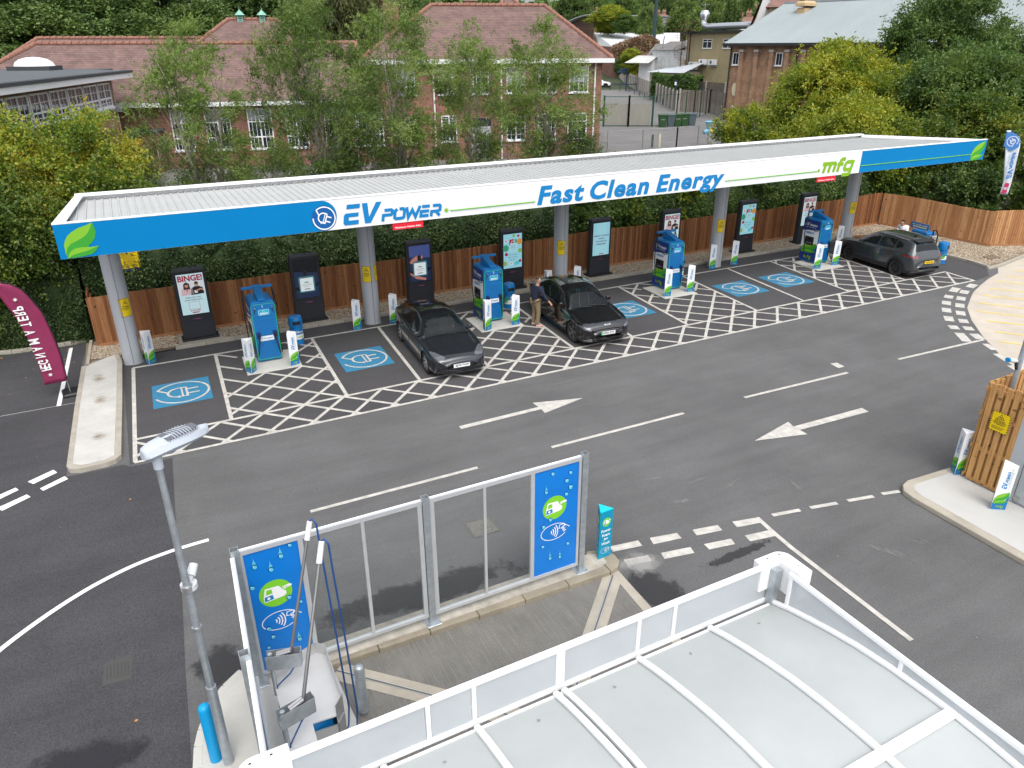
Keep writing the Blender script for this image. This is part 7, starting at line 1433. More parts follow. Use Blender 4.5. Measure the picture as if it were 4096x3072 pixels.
tree('tall_tree', 'tall dark tree right of the warehouse roof, reaching the top of the photo', (51.0, 35.0, 1.9), 10.6, 8.8, TALL, L_GR, seed=31, ntw=7600, clumps=150, cr=.9, nst=2, rad=.2, base=.06, wind=(.25, 0, .1), **dkk)
tree('tall_tree', 'loose green tree at the top right corner of the photo', (57.0, 31.0, 1.9), 7.6, 8.5, TALL, L_GR, seed=32, ntw=6200, clumps=120, cr=.85, nst=3, rad=.15, base=.05, wind=(.25, 0, .1), **dkk)
tree('broad_tree', 'broad dark tree behind the right timber fence', (45.5, 29.3, 1.9), 6.3, 9.5, ROUND, L_GR, seed=33, ntw=5600, clumps=110, cr=.85, nst=2, rad=.14, base=.02, **dkk)
tree('broad_tree', 'broad green tree behind the feather flag at the right edge', (48.5, 24.5, 1.9), 6.2, 9.0, ROUND, L_MIX, seed=34, ntw=5200, clumps=100, cr=.85, nst=2, rad=.14, base=.02, **dkk)
tree('broad_tree', 'orange-flecked shrubby tree directly behind the right timber fence', (41.2, 25.8, 1.6), 4.6, 6.0, ROUND, L_MIX, seed=35, ntw=3200, clumps=80, cr=.6, nst=3, rad=.07, base=.02, **dict(dkk, ln=.16, wd=.10))
tree('broad_tree', 'bushy lime tree behind the far end of the canopy roof', (36.8, 29.6, 1.9), 3.9, 6.2, ROUND, L_YG, seed=36, ntw=3200, clumps=80, cr=.65, nst=3, rad=.08, base=.02, **dict(dkk, ln=.16, wd=.09))
# ---- hedges: leafy banks
def hedge(name, label, boxes, leaf, seed, dens=210, ln=.10, wd=.07, body=(.03, .055, .018)):
    rng = np.random.default_rng(seed); x0, y0, z0 = boxes[0][0], boxes[0][1], 0; t = thing(name, label, 'hedge', (x0, y0, 0)); b = MB(); P = []; Dm = []
    core = mat('hedge_core', body, .95, var=.4, vscale=3)
    for (a, c, d_, e, zt, zb) in boxes:
        nx, nz = max(2, int((d_-a)/.5)), 6
        f = lambda x, s: .22*math.sin(x*1.7+s)+.16*math.sin(x*3.9+2*s)+.1*math.sin(x*7.3+s)
        rows = []
        for i in range(nx+1):
            x = a+(d_-a)*i/nx; hh = zt+f(x, 1)*.8; yf = c+f(x, 3)*.5; rows.append([(x-x0, yf-y0, zb), (x-x0, yf+.0-y0, zb+(hh-zb)*.5), (x-x0, yf+.18-y0, hh-.25), (x-x0, yf+.5-y0, hh), (x-x0, e-.3-y0, hh), (x-x0, e-y0, zb)])
        b.loft(rows, core, closed=False)
        A_ = (d_-a); n = int(A_*(zt-zb)*dens); x = rng.uniform(a, d_, n); v = rng.uniform(0, 1, n); fx = lambda s: .22*np.sin(x*1.7+s)+.16*np.sin(x*3.9+2*s)+.1*np.sin(x*7.3+s)
        hh = zt+fx(1)*.8; z = zb+v*(hh-zb); yf = c+fx(3)*.5+np.where(v > .6, (v-.6)*1.1, 0); P.append(np.column_stack([x-x0, yf-y0-rng.exponential(.07, n)-.02, z])); Dm.append(np.tile([0, -.8, -.25], (n, 1))+rng.normal(size=(n, 3))*.5)
        n = int(A_*(e-c)*dens); x = rng.uniform(a, d_, n); y = rng.uniform(c+.2, e, n); hh = zt+fx(1)*.8; P.append(np.column_stack([x-x0, y-y0, hh+rng.exponential(.08, n)])); Dm.append(np.tile([0, -.2, .5], (n, 1))+rng.normal(size=(n, 3))*.6)
    b.build('inner_growth', t); me = leaf_quads(np.vstack(P), np.vstack(Dm), ln, wd, rng, 'foliage', leaf); o = bpy.data.objects.new('foliage', me); COL.objects.link(o); o.parent = t; return t
hedge('hedge', 'clipped dark ivy hedge along the new asphalt at the left edge', [(-10, 26.75, -1.9, 28.6, 2.15, 0)], L_IVY, 51, 1100, .08, .055)
hedge('hedge', 'dark ivy bank rising behind the long timber fence under the canopy', [(-1.8, 27.0, 17.5, 29.5, 2.75, .6)], L_IVY, 52, 950, .09, .06)
hedge('hedge', 'mixed green bank behind the far half of the timber fence', [(17.5, 27.2, 36.5, 29.8, 2.7, .6)], L_GR, 53, 420, .12, .08)
for i, (x, y, h, w, lm, lab) in enumerate(((17.3, 28.0, 2.9, 2.6, L_GR, 'light green bush behind the fence right of the third column'), (19.6, 28.2, 3.0, 2.8, L_MIX, 'leafy sapling bush behind the BINGE! screen of the third charger'), (23.1, 28.3, 3.3, 2.6, L_YG, 'lime leaved bush behind the fourth column'), (27.6, 28.2, 3.0, 2.8, L_GR, 'green bush behind the fence near the rightmost screen'), (38.6, 23.3, 2.3, 3.4, L_DK, 'dark bush just behind the right timber fence'), (41.5, 20.8, 2.6, 3.6, L_MIX, 'bush behind the fence below the white feather flag'), (37.9, 27.4, 2.6, 3.4, L_MIX, 'bush behind the corner of the two timber fences'), (39.8, 24.6, 2.4, 3.2, L_GR, 'bush half way along behind the right timber fence'))):
    tree('shrub', lab, (x, y, .8), h, w, LOW, lm, BARKD, 60+i, ntw=900, per=13, clumps=34, cr=.42, nst=3, rad=.035, base=.1, ln=.15, wd=.10, droop=.25, twig=.45, cat='shrub')
for x, y, h in ((9.4, 29.6, 2.4), (13.0, 29.8, 2.3)):
    b = MB(); b.tube([(0, 0, 0), (.05, 0, h*.4), (-.04, .05, h)], [.13, .11, .09], BARK, 9); b.tube([(0, 0, h*.25), (.3, .05, h*.7), (.42, .1, h)], [.09, .07, .06], BARK, 8); o = b.build('tree_trunk', smooth='all', loc=(x, y, .8)); tag(o, 'bare forked trunk rising through the hedge behind the '+('bottle advert screen' if x < 11 else 'third canopy column'), 'tree trunk')
# ---- far trees
def proto(seed, prof, leaf, ntw, w=8, h=10, ln=.5, wd=.3, **k): return (seed, prof, leaf, ntw, w, h, ln, wd, k)
PROT = {}
def far_tree(kind, label, px, pyt, dist, wpx, group, pyb=None, name='background_tree'):
    """crown top at photo pixel (px, pyt), width wpx, at a true distance"""
    top = at_d(px, pyt, dist); g0 = GZ(top.x, top.y) if pyb is None else at_d(px, pyb, dist).z; hgt = max(2.5, top.z-g0); wid = wpx/FPX*dist/math.cos(math.atan(abs(px-2048)/FPX))*.98
    if kind not in PROT:
        s, prof, leaf, ntw, w, h, ln, wd, kk = KINDS[kind]; t = tree(name, label, (top.x, top.y, g0), h, w, prof, leaf, BARKD, s, ntw=ntw, per=9, clumps=kk.get('clumps', 70), cr=w*.11, nst=1, rad=.22, base=kk.get('base', .12), ln=ln, wd=wd, droop=kk.get('droop', .3), twig=w*.12, spread=w*.018, inner=.35, group=group); PROT[kind] = (t, w, h)
    else: t = copy_tree(PROT[kind][0], (top.x, top.y, g0), label=label, rz=(px*7 % 6.28)); t.name = name; t['group'] = group
    _, w, h = PROT[kind]; t.scale = (wid/w, wid/w, hgt/h*1.02); return t
KINDS = {'dark': proto(71, TALL, L_DK, 9000, ln=.24, wd=.14), 'dark2': proto(72, ROUND, L_DK, 8500, ln=.24, wd=.14), 'green': proto(73, ROUND, L_GR, 6000, ln=.28, wd=.16), 'olive': proto(74, TALL, L_OL, 6500, ln=.45, wd=.07, droop=.9, base=.05), 'cone': proto(75, [(0, .8), (.3, .9), (.6, .6), (1, .05)], L_DK, 2200, ln=.35, wd=.2), 'ball': proto(76, [(0, .8), (.3, 1), (.7, .85), (1, .3)], L_GR, 2400, ln=.25, wd=.12, clumps=110), 'lime': proto(77, ROUND, L_YG, 5000, ln=.28, wd=.16), 'dull': proto(78, ROUND, L_WILD, 5000, ln=.3, wd=.18)}
GB_ = 'dark trees beyond the school'
for i, (k_, px, pyt, dist, w) in enumerate((('dark', 40, -90, 88, 420), ('dark2', 330, -40, 92, 430), ('dark', 640, -110, 90, 420), ('dark2', 940, -60, 95, 400), ('dark', 1190, -80, 105, 330), ('dark2', 170, 60, 80, 380), ('dark2', 520, 90, 80, 360), ('dark', 800, 60, 84, 360))):
    far_tree(k_, ['tall dark tree at the top left corner', 'dark tree over the left end of the tiled ridge', 'dark tree over the middle of the low tiled ridge', 'dark tree behind the two green roof turrets', 'dark tree between the turrets and the weeping tree', 'lower dark tree behind the left hip of the tiled roof', 'lower dark tree behind the middle of the low ridge', 'lower dark tree left of the hipped hall roof'][i], px, pyt, dist, w, GB_)
far_tree('olive', 'tall olive weeping tree between the two chimneys, left half', 1330, -120, 78, 300, 'weeping trees behind the school'); far_tree('olive', 'tall olive weeping tree between the two chimneys, right half', 1500, -90, 82, 260, 'weeping trees behind the school')
far_tree('ball', 'dense round evergreen right of the green turrets', 1162, 64, 74, 105, 'round evergreens', pyb=150)
far_tree('dark2', 'dark tree behind the first chimney of the two-storey wing', 1640, -10, 120, 220, GB_); 
GF = 'far trees among the houses'
fl_ = [('dark2', 2290, -10, 260, 150, 'dark rounded tree above the arched roof'), ('dull', 2400, 5, 300, 150, 'dull green tree left of the tall dark mast'), ('green', 2500, 10, 240, 150, 'green tree in front of the paired gables'), ('dull', 2560, -5, 330, 130, 'far dull tree directly left of the mast'), ('dark', 2650, -20, 300, 110, 'tall dark cypress-like tree right of the mast'), ('dark2', 2740, -12, 310, 170, 'broad dark far tree over the grey hipped roof'), ('dull', 2745, 15, 220, 120, 'green tree above the red dormer house'), ('green', 2870, 0, 330, 160, 'far green tree behind the steel flue'), ('dull', 2840, 20, 180, 130, 'leafy tree right of the steel flue'), ('cone', 2930, 0, 150, 100, 'dark conical tree left of the white gable'), ('green', 2985, 10, 260, 110, 'rounded tree above the terrace chimneys'), ('dark2', 3070, -10, 350, 170, 'far dark trees left of the white gable'), ('lime', 2345, 60, 300, 90, 'yellowish garden tree over the arched roof'), ('green', 2560, 75, 270, 60, 'small round tree near the paired gables'), ('dull', 2600, 40, 200, 90, 'pale leaved tree right of the mast')]
for k_, px, pyt, dist, w, lab in fl_: far_tree(k_, lab, px, pyt, dist, w, GF)
far_tree('lime', 'large light green tree in front of the arched-roof hall', 2450, 33, 192, 150, 'yard trees', pyb=134); far_tree('green', 'rounded green tree right of the light green one, above the white sheet roof', 2500, 62, 188, 95, 'yard trees', pyb=134); far_tree('lime', 'bright lime bush beside the red brick wall', 2525, 205, 150, 95, 'yard trees', pyb=300); far_tree('green', 'dark bush at the foot of the red brick wall', 2474, 262, 150, 34, 'yard trees', pyb=300)
rng0 = random.Random(9)
for i in range(14):     # the wooded skyline behind everything
    px = -100+i*310; top = at_d(px, 6+rng0.uniform(-10, 10), 520); g0 = GZ(top.x, top.y)
# =====================================================================
# SCHOOL AND OTHER BUILDINGS
# =====================================================================
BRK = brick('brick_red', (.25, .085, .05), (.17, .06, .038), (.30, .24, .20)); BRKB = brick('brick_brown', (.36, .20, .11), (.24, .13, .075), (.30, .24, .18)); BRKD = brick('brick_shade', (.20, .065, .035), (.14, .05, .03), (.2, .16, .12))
TILE = brick('roof_tiles', (.150, .095, .085), (.21, .125, .105), (.06, .042, .04), bw=.17, bh=.10, var=.45); RIDG = mat('ridge_tiles', (.25, .12, .085), .85, var=.35, vscale=5); SLATE = brick('roof_slate', (.17, .15, .14), (.13, .12, .11), (.06, .055, .05), bw=.3, bh=.16, var=.4)
WPNT = mat('white_paint', (.74, .75, .76), .55, var=.05, vscale=3); PANEB = mat('window_dark', (.022, .030, .042), .06, var=.6, vscale=.8, spec=.7); BLIND = mat('window_blind', (.30, .32, .34), .5, var=.2, vscale=1)
def window(parent, x0, x1, z0, z1, y=0, rows=2, cols=2, bars=(2, 2), name='window', fl=None, blind=0, T=None):
    """casement window in a wall facing -y: frame, pane, glazing bars"""
    T = T or Matrix(); b = MB(T); f = .07; d0, d1 = y-.05, y+.05
    b.box(x0, d0, z0, x1, d1, z0+f, WPNT); b.box(x0, d0, z1-f, x1, d1, z1, WPNT); b.box(x0, d0, z0+f, x0+f, d1, z1-f, WPNT); b.box(x1-f, d0, z0+f, x1, d1, z1-f, WPNT)
    b.box(x0-.06, y-.12, z0-.07, x1+.06, y+.0, z0-.002, WPNT)
    xs = [x0+(x1-x0)*i/cols for i in range(cols+1)]; zs = [z0+(z1-z0)*q for q in rows] if isinstance(rows, (list, tuple)) else [z0+(z1-z0)*i/rows for i in range(rows+1)]
    for x in xs[1:-1]: b.box(x-.045, d0+.003, z0+f, x+.045, d1-.003, z1-f, WPNT)
    for z in zs[1:-1]: b.box(x0+f, d0+.006, z-.04, x1-f, d1-.006, z+.04, WPNT)
    w = b.build(name, parent); b = MB(T); b.box(x0+.03, y-.005, z0+.03, x1-.03, y+.02, z1-.03, PANEB); b.build('pane', w)
    b = MB(T)
    for i in range(len(xs)-1):
        for k in range(1, bars[0]): x = xs[i]+(xs[i+1]-xs[i])*k/bars[0]; b.box(x-.014, y-.024, z0+f, x+.014, y-.008, z1-f, WPNT)
    for j in range(len(zs)-1):
        for k in range(1, bars[1]): z = zs[j]+(zs[j+1]-zs[j])*k/bars[1]; b.box(x0+f, y-.022, z-.012, x1-f, y-.01, z+.012, WPNT)
    if b.v: b.build('glazing_bars', w)
    if blind: b = MB(T); b.box(x0+.09, y-.012, z0+(z1-z0)*(1-blind), x1-.09, y-.007, z1-.08, BLIND); b.build('blind', w)
    return w
def hip_roof(parent, x0, x1, y0, y1, ze, rx0, rx1, zr, mt=TILE, ry=None, ridges=True, name='roof', T=None):
    ry = (y0+y1)/2 if ry is None else ry; b = MB(T or Matrix()); v = [(x0, y0, ze), (x1, y0, ze), (x1, y1, ze), (x0, y1, ze), (rx0, ry, zr), (rx1, ry, zr)]
    b.add(v, [(0, 1, 5, 4), (2, 3, 4, 5), (1, 2, 5), (3, 0, 4), (3, 2, 1, 0)], mt); r = b.build(name, parent)
    if ridges:
        for nm, p, q in (('ridge_tiles', v[4], v[5]), ('hip_tiles', v[0], v[4]), ('hip_tiles', v[1], v[5])):
            L = (Vector(q)-Vector(p)).length
            if L < .3: continue
            bb = MB(T or Matrix()); n = max(1, int(L/.42)); P, Q = Vector(p), Vector(q)
            for i in range(n): a, c = P.lerp(Q, i/n), P.lerp(Q, (i+.93)/n); bb.cyl(a+Vector((0, 0, .02)), c+Vector((0, 0, .05)), .13, .14, RIDG, 8)
            bb.build(nm, r, smooth=True)
    return r
def chimney(parent, x, y, w, d, z0, z1, mt=None, T=None, pots=2):
    b = MB(T or Matrix()); b.box(x-w/2, y-d/2, z0, x+w/2, y+d/2, z1-.35, mt or BRK); b.box(x-w/2-.07, y-d/2-.07, z1-.35, x+w/2+.07, y+d/2+.07, z1-.1, mat('chimney_cap', (.30, .24, .18), .9)); b.box(x-w/2, y-d/2, z1-.1, x+w/2, y+d/2, z1, MATS['chimney_cap']); c = b.build('chimney', parent)
    for i in range(pots): b = MB(T or Matrix()); xx = x-w/4+i*w/2 if pots > 1 else x; b.cyl((xx, y, z1), (xx, y, z1+.35), .13, .10, mat('chimney_pot', (.40, .13, .06), .85), 10); b.build('chimney_pot', c, smooth=True)
S0 = (29.3, 43.8, 1.98)
# ---- two-storey wing and low wing, one connected school
sc = thing('school_building', 'red brick school with hipped tiled roofs, white casement windows and two green turrets', 'school', S0, R_(-16)); zz = -1.98
b = MB(); b.box(-15, 0, 0, 0, 11, 8.0+zz, BRK); b.build('wall', sc); b = MB(); b.box(-37.5, .05, 0, -15.0, 10, 5.7+zz, BRK); b.build('wall', sc)
r = hip_roof(sc, -15.6, .55, -.45, 11.5, 8.08+zz, -10.45, -2.6, 11.35+zz); hip_roof(sc, -40.3, -15.2, -.5, 10.4, 5.88+zz, -35.2, -15.7, 9.05+zz); hip_roof(sc, -6.3, -.9, 7.2, 20, 8.6+zz, -3.9, -3.5, 12.45+zz, name='rear_roof')
hip_roof(sc, -29.2, -17.4, 8.2, 21, 7.2+zz, -24.9, -21.4, 10.72+zz, name='hall_roof'); hip_roof(sc, -41, -25.5, 9.5, 19, 7.0+zz, -38.2, -26.5, 9.45+zz, name='rear_roof'); b = MB(); b.box(-28.8, 10.5, 0, -17.8, 20, 7.25+zz, BRK); b.box(-40.5, 10.6, 0, -28.9, 18, 7.05+zz, BRK); b.box(-6, 11.2, 0, -1.2, 19.5, 8.65+zz, BRK); b.build('rear_wall', sc)
b = MB(); b.box(-15.65, -.62, 7.84+zz, .62, -.44, 8.1+zz, WPNT); b.build('gutter', sc); b = MB(); b.box(.45, -.44, 7.84+zz, .64, 11.5, 8.1+zz, WPNT); b.build('gutter', sc); b = MB(); b.box(-37, -.66, 5.62+zz, -15.7, -.48, 5.86+zz, WPNT); b.build('gutter', sc); b = MB(); b.box(-15.6, -.44, 7.9+zz, .5, 0, 7.94+zz, WPNT); b.box(-40, -.48, 5.68+zz, -15.6, 0, 5.72+zz, WPNT); b.build('soffit', sc)
chimney(sc, -13.2, 5.4, 1.0, .8, 8.5+zz, 11.95+zz, pots=0); chimney(sc, -7.45, 8.0, .85, .8, 9+zz, 12.1+zz, pots=0)
for i, (a, c) in enumerate(((-13.4, -12.25), (-10.8, -9.65), (-8.6, -7.55), (-6.4, -5.15), (-4.3, -3.05), (-2.22, -.92))): window(sc, a, c, 6.05+zz, 7.62+zz, rows=[0, .64, 1], cols=2, bars=(2, 2), blind=(.55, .3, 0, .7, .45, .6)[i])
for a, c in ((-13.3, -12.2), (-10.7, -9.7), (-6.4, -5.13), (-4.3, -3.07), (-2.25, -.93)): window(sc, a, c, 3.15+zz, 4.78+zz, rows=[0, .68, 1], cols=2, bars=(2, 3))
for i, (a, c) in enumerate(((-27.1, -25.9), (-25.15, -23.65), (-22.65, -21.2), (-20.4, -19.1), (-18.05, -16.65), (-16.0, -14.4))):
    window(sc, a, c, 3.05+zz, 5.42+zz, rows=[0, .30, .68, 1], cols=2, bars=(3, 1), y=-.0 if c > -15 else .05, blind=.28)
b = MB(); b.box(-8.75, -.03, .0, -7.45, .03, 2.1, mat('door_grey', (.40, .43, .44), .5)); b.box(-8.75, -.04, 2.1, -7.45, .04, 2.6, PANEB); b.build('door', sc)
for x, z0, z1 in ((-.5, 0, 7.9), (-6.75, 0, 7.9), (-11.1, 0, 7.9), (-13.85, 0, 7.9), (-16.1, 0, 5.7)): b = MB(); b.cyl((x, -.12, z0), (x, -.12, z1+zz-.3), .055, .055, WPNT, 10); b.tube([(x, -.12, z1+zz-.3), (x, -.2, z1+zz-.15), (x, -.5, z1+zz)], .055, WPNT, 8); b.build('downpipe', sc, smooth=True)
COP = mat('verdigris', (.20, .42, .34), .7, var=.2, vscale=6)
for x in (-24.0, -22.4):
    b = MB(); y = 14.6; z = 10.55+zz; b.box(x-.22, y-.22, z-.1, x+.22, y+.22, z+.12, COP)
    for i in range(3): b.box(x-.19+i*.01, y-.19, z+.16+i*.11, x+.19-i*.01, y+.19, z+.21+i*.11, COP)
    b.box(x-.15, y-.15, z+.12, x+.15, y+.15, z+.48, mat('louvre_dark', (.03, .06, .05), .8))
    for s in (-1, 1):
        for q in (-1, 1): b.box(x+s*.17-.03, y+q*.17-.03, z+.12, x+s*.17+.03, y+q*.17+.03, z+.5, COP)
    n = 4; rg = lambda r, zq: [(x+r*sx, y+r*sy, zq) for sx, sy in ((-1, -1), (1, -1), (1, 1), (-1, 1))]
    b.loft([rg(.34, z+.48), rg(.30, z+.54), rg(.14, z+.70), rg(.03, z+.84)], COP); b.cyl((x, y, z+.84), (x, y, z+1.12), .02, .006, COP, 6); b.build('turret', sc)
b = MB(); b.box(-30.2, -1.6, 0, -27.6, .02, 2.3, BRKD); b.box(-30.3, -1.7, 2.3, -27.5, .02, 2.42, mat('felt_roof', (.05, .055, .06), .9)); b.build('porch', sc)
for x0, x1, z in ((-15, .2, .9), (-15, .2, 1.2)): pass
b = MB(); 
for i in range(9): b.cyl((-9+i*1.1, -2.4, 0), (-9+i*1.1, -2.4, 1.15), .025, .025, mat('railing_dark', (.08, .10, .10), .6), 6)
for z in (.5, 1.12): b.cyl((-9, -2.4, z), (-.2, -2.4, z), .022, .022, MATS['railing_dark'], 6)
o = b.build('handrail', loc=S0); o.rotation_euler[2] = R_(-16); tag(o, 'dark tubular handrail along the foot of the two-storey school wall', 'railing')
# paved yard and playground on the upper level
YARD = asphalt('yard_tarmac', (.17, .165, .16), .12, .2, 90)
def wpt(pts): return [tuple(at_z(x, y, 2.0).to_2d()) for x, y in pts]
sheet('school_yard', [(25, 41.3), (52, 41.3), (62, 52), (62, 66), (88, 108), (110, 165), (78, 165), (44, 90), (34, 62), (27.5, 41.9)], 2.0, YARD); sheet('school_path', [(-12, 41.2), (25, 41.2), (28.9, 43.2), (12, 49.5), (-12, 56)], 2.0, YARD)
# ---- flat-roofed building at the left
U0 = -29.2; fb = thing('flat_roof_building', 'brick flat-roofed building with a strip of white windows and roof light, at the left edge', 'building', (29.3, 43.8, 1.98), R_(-16)); TT = Matrix.Translation((U0, -3.05, 0)) @ Matrix.Rotation(R_(90), 4, 'Z')
# in TT: local x runs along the window wall away from the camera, local y away from the wall (into the building)
b = MB(TT); b.box(-22, 0, 0, 0, 17, 7.2+zz, BRKB); b.build('wall', fb); FELT = mat('felt_roof', (.05, .055, .06), .9); FG = mat('roof_felt_grey', (.085, .095, .105), .85, var=.12, vscale=.6)
b = MB(TT); b.box(-23, -.75, 7.3+zz, 2.0, 18, 7.55+zz, WPNT); b.build('fascia', fb); b = MB(TT); b.box(-23.05, -.8, 7.55+zz, 2.05, 18, 7.68+zz, FELT); b.box(-22.8, -.55, 7.68+zz, 1.8, 17.8, 7.69+zz, FG); b.box(2.055, 1.2, 7.3+zz, 5.6, 18, 7.675+zz, FG); b.build('roof', fb)
b = MB(TT); b.box(2.2, 3.6, 7.675+zz, 4.4, 5.8, 7.9+zz, FELT); b.lathe([(1.05, 0), (.95, .2), (.7, .36), (.35, .45), (.01, .48)], WPNT, (3.3, 4.7, 7.9+zz), 20); b.build('roof_light', fb, smooth=True)
b = MB(TT); b.box(-6, -.1, 5.75+zz, -.35, -.02, 5.85+zz, WPNT); 
b.build('sill', fb)
for i in range(7): window(fb, -2.65-2.28*i, -.55-2.28*i, 5.92+zz, 7.12+zz, rows=[0, .36, 1], cols=2, bars=(2, 2), T=TT, y=-.06)
b = MB(TT); b.cyl((-.12, -.1, 0), (-.12, -.1, 7.2+zz), .05, .05, mat('pipe_buff', (.35, .28, .2), .7), 8); b.bbox(-.3, -.35, 5.6+zz, .0, -.05, 5.85+zz, .02, mat('floodlight', (.25, .28, .3), .5)); b.build('downpipe', fb)
# ---- mesh fences, gate, bins, bike stands
FENG = mat('galv_fence', (.30, .31, .32), .6, metal=.3); FGRN = mat('fence_green', (.012, .07, .045), .5)
def mesh_fence(label, P, h, z0, mt, step, wire=.008, sp=.10, name='mesh_fence', rows=(.02, .5, 1.0), rowsp=None):
    t = thing(name, label, 'fence', (P[0][0], P[0][1], z0)); Lm = LM((P[0][0], P[0][1], z0)) @ Matrix.Translation((0, 0, z0))
    b = MB(Lm); posts = MB(Lm); rl = MB(Lm)
    for (x0, y0), (x1, y1) in zip(P, P[1:]):
        L = math.hypot(x1-x0, y1-y0); n = max(1, round(L/step)); d = Vector(((x1-x0)/L, (y1-y0)/L, 0)); nn = Vector((-d.y, d.x, 0))
        for i in range(n+1):
            q = MB(Lm); x, y = x0+(x1-x0)*i/n, y0+(y1-y0)*i/n; q.box(x-.035, y-.035, 0, x+.035, y+.035, h+.06, mt); q.build('post', t)
        k = int(L/sp)
        for i in range(k): x, y = x0+d.x*sp*i, y0+d.y*sp*i; w = d*wire/2; v = nn*wire/2; b.add([(x-w.x, y-w.y, .05), (x+w.x, y+w.y, .05), (x+w.x, y+w.y, h), (x-w.x, y-w.y, h)], [(0, 1, 2, 3)], mt)
        zr = [h*r for r in rows] if rowsp is None else [.05+rowsp*i for i in range(int(h/rowsp))]+[h]
        for z in zr: w = nn*.012; b.add([(x0, y0, z-wire/2), (x1, y1, z-wire/2), (x1, y1, z+wire/2), (x0, y0, z+wire/2)], [(0, 1, 2, 3)], mt)
        b.cyl((x0, y0, h), (x1, y1, h), .022, .022, mt, 6); b.cyl((x0, y0, .08), (x1, y1, .08), .018, .018, mt, 6)
    m_ = b.build('mesh', t); return t
mesh_fence('grey mesh panel fence along the yard edge just above the canopy roof', [(29.4, 42.9), (35, 42.6), (41.6, 43.6)], 1.62, 2.0, FENG, 2.6, .014, .075)
gt = thing('school_gate', 'wide green framed mesh gate closing the yard beside the wheeled bins', 'gate', (40.6, 60.1, 2.0)); Q = LM((40.6, 60.1, 0)); Q = Matrix.Translation((-40.6, -60.1, 0))
for a, c in (((40.6, 60.1), (42.6, 59.0)), ((42.6, 59.0), (44.5, 57.9))):
    b = MB(Q); L = math.dist(a, c); d = Vector(((c[0]-a[0])/L, (c[1]-a[1])/L, 0))
    for z in (.1, 2.6): b.cyl((*a, z), (*c, z), .03, .03, FGRN, 6)
    for p in (a, c): b.box(p[0]-.06, p[1]-.06, 0, p[0]+.06, p[1]+.06, 2.7, FGRN)
    for i in range(int(L/.06)): x, y = a[0]+d.x*.06*i, a[1]+d.y*.06*i; b.add([(x-.006, y, .1), (x+.006, y, .1), (x+.006, y, 2.6), (x-.006, y, 2.6)], [(0, 1, 2, 3)], mat('mesh_grey_green', (.20, .24, .22), .6))
    b.build('gate_leaf', gt)
b = MB(Q); a, c = (40.75, 60.2), (44.4, 58.1); b.add([(*a, .08), (*c, .08), (*c, 2.0), (*a, 2.0)], [(0, 1, 2, 3)], mat('scrim_buff', (.34, .32, .28), .95, var=.12, vscale=6, stretch=(1, 1, .1))); 
b.build('windbreak', gt)
mesh_fence('tall dark green mesh fence behind the wheeled bins', [(44.5, 57.9), (47.6, 58.3), (53, 62.2), (57.2, 65.2)], 2.7, 2.0, FGRN, 3.4, .007, .12, rowsp=.2)
b0 = None
for i, (px, mt_, kd) in enumerate(((2648, (.02, .07, .02), 'green'), (2680, (.07, .10, .11), 'grey'), (2708, (.02, .07, .02), 'green'), (2735, (.02, .07, .02), 'green'), (2765, (.07, .10, .11), 'grey'))):
    p = at_z(px, 508-i*1.5, 2.0); t = thing('wheeled_bin', ['dark green wheeled bin at the left end of the row by the gate', 'grey wheeled bin second in the row by the gate', 'dark green wheeled bin in the middle of the row by the gate', 'dark green wheeled bin fourth in the row by the gate', 'grey wheeled bin at the right end of the row by the gate'][i], 'bin', (p.x, p.y, 2.0), R_(-27), 'wheeled bins by the school gate')
    M_ = mat('bin_'+kd, mt_, .5); b = MB(); b.loft([[(-.27, -.3, 0), (.27, -.3, 0), (.27, .3, 0), (-.27, .3, 0)], [(-.36, -.38, 1.0), (.36, -.38, 1.0), (.36, .4, 1.0), (-.36, .4, 1.0)]], M_); b.build('body', t, bevel=.02); b = MB(); b.bbox(-.38, -.42, 1.0, .38, .42, 1.1, .03, M_); b.build('lid', t)
    if kd == 'green': b = MB(frame((-.2, -.355, .62), (1, 0, 0), (0, -.08, 1))); put_text(b, 'grundon', PADW, 0, 0, .004, w=.36, h=.09, size=.1); b.build('lettering', t)
DBL = mat('steel_navy', (.015, .035, .10), .45)
pst = [at_z(x, y, 2.0) for x, y in ((2516, 368), (2537, 376), (2557, 383), (2578, 391), (2600, 400), (2624, 410), (2650, 419), (2676, 428))]
bs = None
for i, p in enumerate(pst):
    if bs is None: bs = thing('bike_stand', 'x', 'bike stand', p, 0, 'blue bike stands along the wood fence'); b = MB(); b.tube([(0, -.35, 0), (0, -.35, .62), (0, -.25, .75), (0, .25, .75), (0, .35, .62), (0, .35, 0)], .035, DBL, 8); b.build('hoop', bs, smooth='all'); t = bs; bs.rotation_euler[2] = R_(-35)
    else: t = copy_tree(bs, p)
    t['label'] = 'blue bike stand hoop by the weathered fence, '+('farthest', 'second farthest', 'third farthest', 'fourth farthest', 'fourth nearest', 'third nearest', 'second nearest', 'nearest')[i]+' of the row'
t = thing('barrier_rail', 'blue double hoop barrier in front of the white car', 'barrier', at_z(2440, 362, 2.0))
for dx, ln_ in ((0, 6.0), (1.5, 6.0)): b = MB(Matrix.Rotation(R_(-30), 4, 'Z')); b.tube([(dx, -dx, 0), (dx, -dx, .9), (dx+.1, -dx, 1.0), (dx+ln_-.1, -dx, 1.0), (dx+ln_, -dx, .9), (dx+ln_, -dx, 0)], .05, DBL, 8); b.build('hoop', t, smooth='all')
